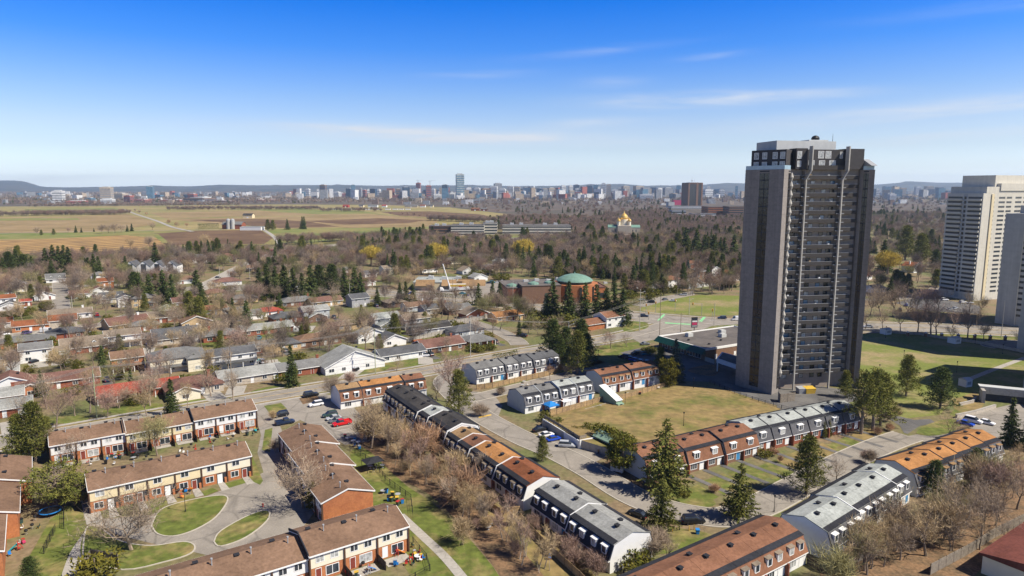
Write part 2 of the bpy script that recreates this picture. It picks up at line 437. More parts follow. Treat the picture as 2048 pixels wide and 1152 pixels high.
def coursed(k, pitch, dark, stain):
    """a joint at every floor and faint rain streaks running down the wall"""
    m = M[k]; t = m.node_tree; n, l = t.nodes, t.links; b = n['Principled BSDF']
    src = b.inputs['Base Color'].links[0].from_socket
    g = n.new('ShaderNodeNewGeometry'); sp = n.new('ShaderNodeSeparateXYZ'); l.new(g.outputs['Position'], sp.inputs[0])
    md = n.new('ShaderNodeMath'); md.operation = 'MODULO'; l.new(sp.outputs[2], md.inputs[0]); md.inputs[1].default_value = pitch
    lt = n.new('ShaderNodeMath'); lt.operation = 'LESS_THAN'; l.new(md.outputs[0], lt.inputs[0]); lt.inputs[1].default_value = pitch*.07
    r = n.new('ShaderNodeMapRange'); l.new(lt.outputs[0], r.inputs[0]); r.inputs[3].default_value = 1; r.inputs[4].default_value = dark
    mp_ = n.new('ShaderNodeMapping'); mp_.inputs['Scale'].default_value = (1.1,1.1,0.05); l.new(g.outputs['Position'], mp_.inputs[0])
    pn = n.new('ShaderNodeTexNoise'); pn.inputs['Scale'].default_value = 1.0; pn.inputs['Detail'].default_value = 6; l.new(mp_.outputs[0], pn.inputs[0])
    q = n.new('ShaderNodeMapRange'); q.inputs[1].default_value = .35; q.inputs[2].default_value = .7; q.inputs[3].default_value = 1+stain; q.inputs[4].default_value = 1-stain; l.new(pn.outputs[0], q.inputs[0])
    mm = n.new('ShaderNodeMath'); mm.operation = 'MULTIPLY'; l.new(r.outputs[0], mm.inputs[0]); l.new(q.outputs[0], mm.inputs[1])
    y = n.new('ShaderNodeVectorMath'); y.operation = 'SCALE'; l.new(src, y.inputs[0]); l.new(mm.outputs[0], y.inputs['Scale']); l.new(y.outputs[0], b.inputs['Base Color'])
coursed('tower_brick', 2.91, .90, .10); coursed('tower_grey', 2.9, .93, .07); coursed('tower_cream', 2.77, .94, .06); coursed('pier', 2.91, .92, .08)
for k_ in [k for k in M if k.startswith('roof_') and k != 'roof_edge']: coursed(k_, 0.34, .90, .09)
# ------------------------------------------------------------------ the setting
def curve(pts, closed=False, k=5):
    """smooth line through the points"""
    n = len(pts); out = []
    rng = range(n) if closed else range(n-1)
    for i in rng:
        g = lambda j: pts[j % n] if closed else pts[max(0, min(n-1, j))]
        a, b, c, d = g(i-1), g(i), g(i+1), g(i+2)
        for q in range(k):
            t = q/k
            out.append(0.5*((2*b)+(c-a)*t+(2*a-5*b+4*c-d)*t*t+(3*b-a-3*c+d)*t**3))
    if not closed: out.append(pts[-1])
    return out
def sheet(name, px, m, z=0.02, smooth=False, world=False):
    p = [Vector(q) if world else G(*q) for q in px]
    if smooth: p = curve(p, True, 4)
    mb = MB(); mb.quad(*[(q.x, q.y, z) for q in p])
    o = setting(name, mb, M[m])
    if o.data.polygons[0].normal.z < 0: o.data.flip_normals()
    return o
def offset(p, d):
    out = []
    for i, q in enumerate(p):
        a, b = p[max(0, i-1)], p[min(len(p)-1, i+1)]
        t = (b-a); t.z = 0; t.normalize()
        out.append(q + Vector((-t.y, t.x, 0))*d)
    return out
def strip(mb, p, d0, d1, z, m=0):
    a, b = offset(p, d0), offset(p, d1)
    for i in range(len(p)-1):
        mb.quad((a[i].x,a[i].y,z),(a[i+1].x,a[i+1].y,z),(b[i+1].x,b[i+1].y,z),(b[i].x,b[i].y,z), m=m)
def kerb_line(name, p, w=0.3, h=0.13, m='kerb'):
    mb = MB(); a, b = offset(p, w/2), offset(p, -w/2)
    for i in range(len(p)-1):
        A, B, Cc, D = a[i], b[i], b[i+1], a[i+1]
        mb.quad((A.x,A.y,h),(B.x,B.y,h),(Cc.x,Cc.y,h),(D.x,D.y,h))
        mb.quad((B.x,B.y,0),(Cc.x,Cc.y,0),(Cc.x,Cc.y,h),(B.x,B.y,h))
        mb.quad((A.x,A.y,h),(D.x,D.y,h),(D.x,D.y,0),(A.x,A.y,0))
    return setting(name, mb, M[m])
def road(name, px, w, m='asphalt', z=0.05, kerb=True, walk=None, world=False):
    p = curve([Vector(q) if world else G(*q) for q in px], False, 5)
    mb = MB(); strip(mb, p, -w/2, w/2, z); setting(name, mb, M[m])
    if kerb:
        for s in (1, -1): kerb_line('kerb', offset(p, s*(w/2+0.15)))
    if walk:
        for s, g, ww in walk:
            q = MB(); strip(q, p, s*(w/2+g), s*(w/2+g+ww), 0.06); setting('sidewalk', q, M['concrete'])
            q = MB(); strip(q, p, s*(w/2+0.35), s*(w/2+g-0.05), 0.035); setting('verge', q, M['lawn_dry'])
    return p

mb = MB()
mb.quad((-15000,-150,0),(15000,-150,0),(15000,15500,0),(-15000,15500,0))
setting('ground', mb, M['ground'])
sheet('woodland_floor', [(-9000,1150),(9000,1150),(14000,15000),(-14000,15000)], 'far_land', 0.25, world=True)
# farmland of the experimental farm
sheet('farmland', [(-420,520),(60,512),(200,506),(330,496),(430,492),(560,490),(640,488),(760,478),(862,462),(1000,446),(1060,437),(1010,428),(900,415),(760,410),(560,409),(330,411),(60,413),(-500,416)], 'farmland', 0.5)
F_ = 'field'
sheet(F_, [(-80,484),(120,478),(250,471),(322,478),(334,490),(322,497),(200,506),(-80,518)], 'field_tan', 0.6)
sheet(F_, [(308,468),(400,462),(520,460),(546,477),(528,489),(330,491)], 'field_brown', 0.6)
sheet(F_, [(-300,438),(150,434),(256,429),(300,441),(312,449),(230,462),(110,466),(-300,476)], 'field_pale', 0.6)
sheet(F_, [(-300,439.5),(155,436.5),(160,440.5),(-300,445)], 'field_green', 0.7)
sheet(F_, [(-300,470),(120,466.5),(240,464),(310,462),(300,468),(250,471),(100,477),(-300,486)], 'field_green', 0.62)
sheet(F_, [(50,418),(230,416),(246,420),(180,425),(50,429)], 'field_green', 0.6)
sheet(F_, [(300,426),(480,422),(560,422),(700,427),(640,431),(470,434),(330,437)], 'field_pale', 0.6)
sheet(F_, [(330,438),(480,436),(630,432.5),(655,446),(684,455),(560,457),(530,455),(390,445)], 'field_pale', 0.62)
sheet(F_, [(380,440.5),(520,438.5),(612,443),(678,454),(560,456.5),(505,453),(470,447)], 'field_brown', 0.7)
sheet(F_, [(640,430),(730,429),(850,434),(880,442),(850,456),(700,457),(560,442)], 'field_pale', 0.63)
sheet(F_, [(610,442.5),(760,437),(852,441),(815,447),(690,450)], 'field_brown', 0.72)
sheet(F_, [(760,424),(860,423),(960,429),(985,435),(900,437),(800,432)], 'field_brown', 0.62)
sheet(F_, [(508,420),(600,417),(720,422),(760,427),(640,429),(560,425)], 'field_green', 0.64)
sheet(F_, [(528,459),(690,457),(862,455),(850,463),(760,476),(690,484),(640,487),(560,488),(545,475)], 'field_green', 0.64)
sheet(F_, [(1096,431),(1210,433),(1208,439),(1100,437)], 'field_pale', 0.6)
road('farm_lane', [(245,418),(270,428),(315,443),(345,455),(385,464)], 7, 'concrete', 0.8, kerb=False)
road('farm_lane', [(-60,469),(120,465),(235,463),(390,461),(520,457.5)], 5, 'concrete', 0.8, kerb=False)
road('farm_lane', [(520,456),(545,472),(560,489)], 6, 'concrete', 0.8, kerb=False)
road('farm_road', [(700,423),(780,431.5),(880,438),(985,446)], 10, 'field_green', 0.85, kerb=False)
road('field_track', [(310,469),(332,487)], 8, 'field_green', 0.8, kerb=False)
road('park_road', [(1000,478),(1140,474),(1240,471),(1340,467),(1480,462)], 10, 'concrete', 0.8, kerb=False)
sheet('office_lawn', [(1000,473),(1060,472),(1062,478),(1000,479)], 'field_green', 0.7)

# hills on the far side of the river
hp = [(-500,366),(-200,365),(0,361.5),(30,361.5),(60,368),(85,374),(130,375),(200,374.5),(300,372),(380,373),(450,370),(520,371),(600,370.5),(700,370.5),(760,372),(820,371.5),(900,371),(980,371.5),(1060,373),(1130,371.5),(1240,368),(1300,372.5),(1400,370),(1470,366.5),(1530,369),(1600,371),(1700,372),(1760,369),(1830,363.5),(1880,366),(1960,366),(2048,366),(2300,367),(2700,369)]
mb = MB(); rows = []
rnd = random.Random(3)
us = np.linspace(-500, 2700, 260)
hv = np.interp(us, [a for a, _ in hp], [b for _, b in hp])
for j, (D, f) in enumerate(((9500, 0.0), (10300, 0.35), (11200, 0.72), (12200, 0.93), (13000, 1.0), (14200, 0.55))):
    row = []
    for u, v in zip(us, hv):
        top = H + (375.4 - v)/1380*13000
        row.append(len(mb.v)); jit = 1 + 0.12*math.sin(u*0.05+j*1.7) + rnd.uniform(-.06, .06) if 0 < f < 1 else 1
        mb.v.append(((u-1024)/1380*D, D, max(-5, top*f*jit)))
    rows.append(row)
for a, b in zip(rows, rows[1:]):
    for i in range(len(a)-1): mb.f.append((a[i], a[i+1], b[i+1], b[i])); mb.m.append(0)
o = setting('hills', mb, M['hill'])
o.data.polygons.foreach_set('use_smooth', [True]*len(o.data.polygons))

# ---- near ground: lawns, leaf litter, courts, paths
sheet('lawn', [(700,905),(760,900),(800,960),(870,1010),(950,1090),(1010,1180),(960,1240),(860,1200),(790,1100),(740,1000)], 'lawn', 0.015, smooth=True)
sheet('leaf_litter', [(690,850),(745,865),(800,870),(860,915),(930,975),(1000,1035),(1075,1110),(1130,1180),(1040,1200),(985,1130),(930,1060),(860,990),(795,955),(742,905),(700,880)], 'litter', 0.02, smooth=True)
sheet('back_yards', [(880,905),(960,960),(1040,1030),(1075,1040),(1190,1150),(1120,1190),(1010,1060),(930,985),(860,925)], 'lawn_dry', 0.024)
sheet('lawn', [(100,1040),(165,985),(180,1030),(165,1090),(140,1180),(40,1200),(60,1110)], 'lawn', 0.015)
sheet('court', [(500,812),(640,786),(668,792),(700,806),(748,862),(742,882),(690,890),(640,860),(600,840),(588,846),(560,852),(582,905),(612,975),(640,1010),(600,1062),(560,1085),(480,1100),(420,1112),(370,1100),(300,1086),(235,1070),(200,1052),(178,1040),(300,1030),(420,990),(506,956),(527,945),(515,905),(522,870),(516,850),(508,830)], 'asphalt', 0.03)
I1 = [(303,1052),(320,1021),(365,1004),(430,992),(455,995),(448,1015),(425,1040),(385,1062),(345,1073),(315,1068)]
I2 = [(428,1084),(442,1062),(500,1030),(536,1022),(534,1042),(492,1075),(442,1093)]
I3 = [(165,1118),(172,1058),(196,1054),(240,1082),(300,1092),(366,1084),(389,1092),(380,1108),(330,1124),(245,1140)]
for q in (I1, I2, I3):
    sheet('lawn', q, 'lawn', 0.10, smooth=True)
    kerb_line('kerb', curve([G(*a) for a in q]+[G(*q[0])], False, 4), 0.28, 0.14)
for q in ([(447,968),(490,957),(492,966),(452,978)], [(398,985),(425,976),(437,982),(410,992)], [(500,903),(526,962),(520,970),(503,962),(492,945)], [(528,812),(562,806),(574,818),(556,832),(540,828)], [(530,860),(545,856),(540,905),(524,900)],
          [(345,1000),(385,988),(392,996),(350,1010)], [(300,1010),(335,1000),(335,1012),(305,1024)]):
    sheet('lawn', q, 'lawn', 0.06)
sheet('planting_bed', [(598,797),(630,788),(640,799),(606,809)], 'litter', 0.06)
road('path', [(196,1048),(176,1075),(155,1110),(132,1180)], 3.0, 'concrete', 0.055, kerb=False)
road('path', [(176,985),(180,1010),(190,1046)], 3.0, 'concrete', 0.056, kerb=False)
road('path', [(800,1030),(845,1072),(895,1120),(960,1200)], 2.0, 'concrete', 0.055, kerb=False)
# ---- roads
road('main_road', [(-260,926),(-100,903),(110,868),(300,834),(512,797),(640,776),(760,757),(880,736),(1000,713),(1100,696),(1200,680),(1262,668),(1310,655),(1345,646)], 9.4, 'asphalt', 0.05, walk=((1, 2.0, 1.7), (-1, 1.6, 1.6)))
road('arterial_road', [(380,573),(560,577),(700,582),(850,592),(960,602),(1100,617),(1280,633),(1400,643),(1500,649),(1740,654),(1900,657),(2060,663),(2300,672)], 20, 'asphalt', 0.04, walk=((1, 2.5, 2.0), (-1, 2.2, 2.0)))
road('side_street', [(905,748),(890,765),(915,795),(945,820),(985,845),(1048,878),(1112,905),(1180,940),(1258,988),(1320,1014),(1390,1030),(1452,1034),(1520,1012),(1585,978),(1655,940),(1722,908),(1780,884),(1816,872)], 8.2, 'asphalt', 0.06)
road('side_street', [(925,801),(975,790),(1040,774),(1110,757),(1165,744),(1200,738)], 7, 'asphalt', 0.055)
sheet('street_mouth', [(905,800),(945,783),(985,786),(1005,812),(990,850),(950,835)], 'asphalt', 0.065)
sheet('parking_bay', [(1068,862),(1090,846),(1165,893),(1200,880),(1240,900),(1180,930),(1130,905)], 'asphalt', 0.07)
sheet('parking_lot', [(1795,876),(1840,868),(1870,852),(1925,832),(2060,800),(2200,820),(2140,880),(1990,886),(1900,873),(1850,884)], 'asphalt', 0.055)
sheet('path', [(1815,868),(1840,852),(1872,846),(1860,838),(1828,840),(1795,832),(1778,838),(1800,852),(1808,866)], 'asphalt_dark', 0.05)
sheet('lawn', [(1832,866),(1858,848),(1905,838),(1922,850),(1900,866),(1860,872)], 'lawn', 0.08, smooth=True)
sheet('lawn', [(1900,830),(1925,812),(1948,818),(1940,832)], 'lawn', 0.03, smooth=True)
# lawns in front of the brown and slate mansard rows
for i, (u, v, a) in enumerate(((1390,985,0),(1440,962,0),(1492,945,0),(1545,935,0),(1590,917,1),(1640,902,1),(1690,888,0),(1738,868,1))):
    sheet('front_lawn', [(u-38,v+2),(u+6,v-16),(u+48,v+9),(u+8,v+28)], 'lawn' if a == 0 else 'lawn_dry', 0.03+0.001*i)
sheet('front_lawn', [(1280,985),(1345,965),(1430,1003),(1400,1016),(1340,1012),(1290,1000)], 'lawn', 0.028, smooth=True)
sheet('planting_bed', [(1205,930),(1255,915),(1330,960),(1310,985),(1262,968)], 'litter', 0.035, smooth=True)
sheet('lawn', [(1300,1062),(1340,1054),(1400,1062),(1425,1070),(1390,1100),(1310,1110)], 'lawn', 0.03)
sheet('lawn_dry', [(1640,1140),(1760,1080),(1870,1010),(1990,930),(2140,900),(2200,1000),(2080,1060),(1960,1140),(1850,1260),(1640,1280)], 'litter', 0.02)
# ---- tower grounds
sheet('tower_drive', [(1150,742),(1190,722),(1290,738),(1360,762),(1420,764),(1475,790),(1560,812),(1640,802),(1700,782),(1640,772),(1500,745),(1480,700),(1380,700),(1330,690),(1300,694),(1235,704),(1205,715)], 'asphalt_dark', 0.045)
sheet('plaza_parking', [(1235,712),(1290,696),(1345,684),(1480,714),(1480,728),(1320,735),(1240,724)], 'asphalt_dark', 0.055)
sheet('lawn', [(1186,705),(1200,692),(1290,682),(1300,690),(1240,706),(1300,728),(1250,736),(1190,718)], 'lawn', 0.06)
sheet('planting_bed', [(1378,738),(1415,730),(1440,733),(1428,752),(1385,746)], 'litter', 0.09, smooth=True)
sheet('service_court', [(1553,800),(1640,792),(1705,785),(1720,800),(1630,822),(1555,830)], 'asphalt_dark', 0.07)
sheet('park_lawn', [(1716,690),(1722,668),(1800,664),(1900,676),(2060,712),(2200,742),(2200,850),(2040,812),(1948,790),(1905,800),(1880,830),(1800,838),(1745,822),(1715,760)], 'lawn_park', 0.03)
sheet('verge', [(1730,664),(1800,664),(1900,676),(1980,690),(2060,706),(2060,676),(1900,666),(1780,660)], 'lawn', 0.035)
road('path', [(1930,762),(1985,740),(2060,712),(2110,694)], 2.2, 'concrete', 0.05, kerb=False)
sheet('driveway', [(1962,690),(1975,683),(2010,680),(2080,682),(2080,696),(1990,696)], 'asphalt', 0.06)
kerb_line('kerb', curve([G(1990,697), G(1962,690), G(1975,683), G(2015,680)], False, 5), 0.6, 0.16)
sheet('bank', [(1905,800),(1950,784),(1972,800),(1960,822),(1925,826),(1908,818)], 'lawn_dry', 0.05)
# ---- corner of the crossroads
sheet('crossroads', [(1262,628),(1480,640),(1480,668),(1405,664),(1376,660),(1340,672),(1280,686),(1262,676),(1300,662),(1318,650),(1270,640)], 'asphalt', 0.075)
sheet('corner_park', [(1278,620),(1300,604),(1345,596),(1400,590),(1500,592),(1500,630),(1400,632),(1300,625)], 'lawn_park', 0.05)
sheet('corner_lawn', [(1246,660),(1262,644),(1285,644),(1298,650),(1290,658),(1262,664)], 'lawn', 0.09, smooth=True)
sheet('corner_lawn', [(1405,660),(1425,652),(1500,648),(1500,656),(1440,660)], 'lawn', 0.09)
p = G(1327,637); q = G(1314,642)
for a, b, c, d in (((1314,642),(1320,640),(1331,629),(1326,629)), ((1398,643),(1404,644),(1412,634),(1406,634))):
    sheet('crossing_marking', [a,b,c,d], 'paint_green', 0.10)
sheet('crossing_marking', [(1330,645),(1382,648),(1380,650),(1330,647)], 'paint_green', 0.10)
# lane markings
def dashes(name, px, w=0.18, dash=3, gap=4.5, m='paint_white', z=0.085, off=0):
    p = offset(curve([G(*q) for q in px], False, 12), off); mb = MB(); acc = 0
    for a, b in zip(p, p[1:]):
        L_ = (b-a).length; t = (b-a)/L_; nn = Vector((-t.y, t.x, 0))*w/2
        if gap == 0 or acc % (dash+gap) < dash:
            mb.quad(*[(k.x,k.y,z) for k in (a+nn, a-nn, b-nn, b+nn)])
        acc += L_
    setting(name, mb, M[m])
dashes('lane_marking', [(110,868),(300,834),(512,797),(640,776),(760,757),(880,736),(1000,713),(1100,696),(1200,680)], gap=0, m='paint_yellow', z=0.075)
for o_ in (-4.5, 4.5): dashes('lane_marking', [(700,582),(850,592),(960,602),(1100,617),(1280,633),(1400,643),(1500,649),(1740,654),(1900,657),(2060,663)], w=0.25, z=0.09, off=o_, dash=6, gap=9)
dashes('lane_marking', [(700,582),(850,592),(960,602),(1100,617),(1250,631)], w=0.3, z=0.09, gap=0, m='paint_yellow')
dashes('lane_marking', [(1740,654),(1900,657),(2060,663)], w=0.3, z=0.09, gap=0, m='paint_yellow')
for i in range(7):
    a = G(664+i*9, 858+i*4.6); mb = MB(); d = ALONG*5.0; n_ = BACK*0.06
    mb.quad(*[(k.x,k.y,0.045) for k in (a, a+d, a+d+n_*2, a+n_*2)]); setting('bay_marking', mb, M['paint_white'])
sheet('crossing_marking', [(957,834),(982,829),(983,831),(958,836.5)], 'paint_yellow', 0.09)
# ---- suburb streets
road('suburb_street', [(118,560),(122,585),(122,612),(126,635),(118,650)], 9, 'asphalt', 0.045)
road('suburb_street', [(-60,592),(60,577),(122,573),(240,570)], 8, 'asphalt', 0.04)
road('suburb_street', [(128,660),(190,652),(230,640),(262,630),(300,626),(360,622)], 8, 'asphalt', 0.045)
road('suburb_street', [(-40,690),(40,668),(120,655),(170,652)], 8, 'asphalt', 0.042)
road('suburb_street', [(380,588),(420,566),(455,548),(482,534),(530,515)], 12, 'concrete', 0.045)
road('suburb_street', [(560,640),(610,622),(650,612),(700,606),(760,600)], 8, 'asphalt', 0.045)
road('suburb_street', [(640,668),(700,652),(760,640),(830,628)], 8, 'asphalt', 0.045)
road('suburb_street', [(1040,690),(1030,680),(1000,664),(975,655),(930,640)], 8, 'asphalt', 0.045)
sheet('parking_lot', [(832,584),(850,568),(960,566),(1090,562),(1098,600),(1050,612),(960,598)], 'asphalt', 0.055)
sheet('parking_lot', [(1262,610),(1300,596),(1345,590),(1385,582),(1390,590),(1330,602),(1290,614)], 'asphalt', 0.06)
sheet('parking_lot', [(540,500),(680,488),(700,494),(660,506),(560,512)], 'concrete', 0.3)
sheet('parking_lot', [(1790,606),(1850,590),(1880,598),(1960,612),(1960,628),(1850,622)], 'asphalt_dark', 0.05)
road('suburb_street', [(1730,600),(1800,597),(1840,590),(1880,575)], 8, 'asphalt', 0.045)
# front lawns and driveways of the suburb
rnd = random.Random(11)
for i, (u, v, w) in enumerate(((560,780,60),(600,772,40),(400,806,50),(265,818,60),(660,748,0),(740,738,40),(800,726,56),(130,840,50),(20,856,30),(905,706,40),(700,700,30),(560,668,50),(620,672,46),(470,700,40),(330,705,30),(120,700,36),(70,722,30),(90,668,40),(250,640,40),(500,600,40),(570,606,34),(930,690,36),(980,688,30),(800,668,40),(640,640,36),(860,652,36),(300,660,30),(200,690,36),(420,690,40),(160,618,26),(520,700,30),(430,612,26),(780,620,24),(360,600,24))):
    if not w: continue
    sheet('lawn', [(u-w,v+w*.10),(u-w*.2,v-w*.14),(u+w,v-w*.16),(u+w*.5,v+w*.12)], 'lawn', 0.02+0.0008*i, smooth=True)
for i, (a, b) in enumerate((((690,758),(716,738)),((852,728),(850,712)),((436,800),(420,784)),((468,790),(476,772)),((548,748),(540,720)),((80,735),(70,720)),((120,730),(122,716)),((500,690),(520,684)),((8,690),(12,668)),((70,672),(90,660)),((290,710),(296,696)),((610,665),(620,652)),((30,870),(24,842)))):
    road('driveway', [a, b], 6, 'concrete', 0.07+0.0005*i, kerb=False)
# ------------------------------------------------------------------ building helpers
CACHE = {}
def shared(key, fn):
    if key not in CACHE: CACHE[key] = fn()
    return CACHE[key]
def window_mesh(w, h, glass, frame, bars):
    def f():
        mb = MB(); t = 0.11
        mb.box(-w/2-t, w/2+t, -0.05, 0.02, -t, 0); mb.box(-w/2-t, w/2+t, -0.05, 0.02, h, h+t)
        mb.box(-w/2-t, -w/2, -0.05, 0.02, 0, h); mb.box(w/2, w/2+t, -0.05, 0.02, 0, h)
        for i in range(bars):
            x = -w/2 + w*(i+1)/(bars+1); mb.box(x-.05, x+.05, -0.045, 0.02, 0, h)
        mb.box(-w/2, w/2, -0.02, 0.02, 0, h, m=1)
        return mb.mesh('window', [M[frame], M[glass]])
    return shared(('win', w, h, glass, frame, bars), f)
GL = ['glass','glass','glass','glass_curtain','glass']
def window(parent, x, y, z, w=1.4, h=1.2, rz=0.0, glass=None, frame='trim_white', bars=1):
    glass = glass or GL[int(abs(x*7.3+z*3.1+y*5.7+parent.location.x*1.3)) % 5]
    return ob('window', window_mesh(w, h, glass, frame, bars), parent, (x, y, z), rz)
def door(parent, x, y, z, w=0.95, h=2.1, rz=0.0, m='door_red', frame='trim_white', name='door'):
    def f():
        mb = MB(); t = .09
        mb.box(-w/2-t, -w/2, -.05, .02, 0, h+t); mb.box(w/2, w/2+t, -.05, .02, 0, h+t); mb.box(-w/2, w/2, -.05, .02, h, h+t)
        mb.box(-w/2, w/2, -.03, .02, 0, h, m=1)
        return mb.mesh(name, [M[frame], M[m]])
    return ob(name, shared((name, w, h, m, frame), f), parent, (x, y, z), rz)
def garage_door(parent, x, y, z, w=2.6, h=2.1, rz=0.0, m='trim_white'):
    def f():
        mb = MB()
        for i in range(4): mb.box(-w/2, w/2, -.05, .02, i*h/4+.03, (i+1)*h/4)
        return mb.mesh('garage_door', M[m])
    return ob('garage_door', shared(('gd', w, h, m), f), parent, (x, y, z), rz)
def vent_mesh():
    mb = MB(); mb.box(-.32,.32,-.32,.32,-.15,.28); mb.prism([(-.45,-.45),(.45,-.45),(.45,.45),(-.45,.45)], .28, .38); return mb.mesh('roof_vent', M['roof_edge'])
def pipe_mesh():
    mb = MB(); mb.tube((0,0,-.3),(0,0,1.05),.10,.10,8); mb.tube((0,0,1.05),(0,0,1.3),.19,.19,8); return mb.mesh('vent_pipe', M['metal_grey'])
def row_frame(L, Rr):
    d = Rr - L; return d.length, math.atan2(d.y, d.x)

def brick_row(L, Rr, sections, label, style='yard', depth=10.8, ends='brick_orange', roofm='roof_brown', pal=('siding_cream','siding_white'), lm=None, back=False):
    ln, rz = row_frame(L, Rr); n = sum(s[0] for s in sections); uw = ln/n
    root = thing('brick_townhouse_row', (L.x, L.y, 0), rz, label, 'townhouse row', 'brick and siding townhouse rows')
    i0 = 0
    for si, (k, yo, zo, sid) in enumerate(sections):
        x0, x1 = i0*uw, (i0+k)*uw
        y0, y1 = yo, yo+depth; e = 5.2+zo; rd = 6.95+zo; ym = (y0+y1)/2
        mb = MB(); mb.extr([(y0,-.6),(y1,-.6),(y1,e),(ym,rd-.05),(y0,e)], x0, x1)
        part('wall', mb, M[ends], root)
        ov = .42; sl = (rd-e)/(depth/2)
        mb = MB(); mb.extr([(y0-ov,e-ov*sl+.04),(ym,rd+.04),(y1+ov,e-ov*sl+.04),(y1+ov,e-ov*sl+.2),(ym,rd+.2),(y0-ov,e-ov*sl+.2)], x0-.12, x1+.12)
        part('roof', mb, M[roofm], root)
        mb = MB(); mb.box(x0-.14, x1+.14, y0-ov-.09, y0-ov-.005, e-ov*sl-.10, e-ov*sl+.16); mb.box(x0-.14, x1+.14, y1+ov+.005, y1+ov+.09, e-ov*sl-.10, e-ov*sl+.16)
        for xx in (x0-.22, x1+.14):
            mb.extr([(y0-ov,e-ov*sl-.12),(ym,rd-.12),(y1+ov,e-ov*sl-.12),(y1+ov,e-ov*sl+.17),(ym,rd+.17),(y0-ov,e-ov*sl+.17)], xx, xx+.08)
        part('fascia', mb, M['trim_white'], root)
        if si and zo != sections[si-1][2]:
            mb = MB(); mb.extr([(y0-.3,e+.1),(ym,rd+.1),(y1+.3,e+.1),(y1+.3,e+.55),(ym,rd+.55),(y0-.3,e+.55)], x0-.32, x0-.13) if zo > sections[si-1][2] else mb.extr([(y0-.3,e+.9),(ym,rd+.9),(y1+.3,e+.9),(y1+.3,e+1.3),(ym,rd+1.3),(y0-.3,e+1.3)], x0-.32, x0-.13)
            part('parapet', mb, M['trim_dark'], root)
        for j in range(k):
            a, b = x0+j*uw, x0+(j+1)*uw; s = sid[j % len(sid)]; cx = (a+b)/2
            mb = MB(); mb.box(a+.14, b-.14, y0-.09, y0+.02, 2.6+zo, e-.02)
            part('siding', mb, M[pal[s]], root)
            if back:
                mb = MB(); mb.box(a+.14, b-.14, y1-.02, y1+.09, 2.6+zo, e-.02); part('siding', mb, M[pal[s]], root)
            mb = MB(); mb.box(a-.13, a+.13, y0-.34, y0+.02, -.4, e-.12)
            if j == k-1: part('divider', mb, M['trim_brown'], root); mb = MB(); mb.box(b-.13, b+.13, y0-.34, y0+.02, -.4, e-.12)
            part('divider', mb, M['trim_brown'], root)
            zz = zo+3.55
            if style == 'yard':
                window(root, a+.29*uw, y0-.09, zz, 1.35, 1.15); window(root, a+.71*uw, y0-.09, zz, 1.35, 1.15)
                window(root, a+.64*uw, y0, zo+.55, 2.3, 1.65)
                door(root, a+.24*uw, y0, zo+.15, m='door_red' if (si+j) % 3 else 'trim_white')
            else:
                window(root, a+.36*uw, y0-.09, zz, 1.55, 1.15)
                window(root, a+.30*uw, y0, zo+.8, 1.6, 1.3)
                mb = MB(); mb.box(a+.58*uw, b-.2, y0-.06, y0+.02, zo+.02, zo+2.45); part('porch_shade_panel', mb, M['trim_dark'], root)  # flat dark panel, painted shade of the recessed porch
                door(root, a+.70*uw, y0-.07, zo+.05, m='door_red' if j % 2 else 'trim_white')
                mb = MB(); mb.box(b-.75, b-.28, y0-.5, y0-.08, -.2, 1.25+zo); part('porch_post', mb, M[ends], root)
                if j % 2 == 0:
                    pass
            ob('vent_pipe', shared('pipe', pipe_mesh), root, (cx+.15*uw, ym-1.1, rd-.15))
            ob('roof_vent', shared('vent', vent_mesh), root, (cx-.2*uw, ym+(-.5 if j % 2 else .9), rd-.1))
        i0 += k
    return root

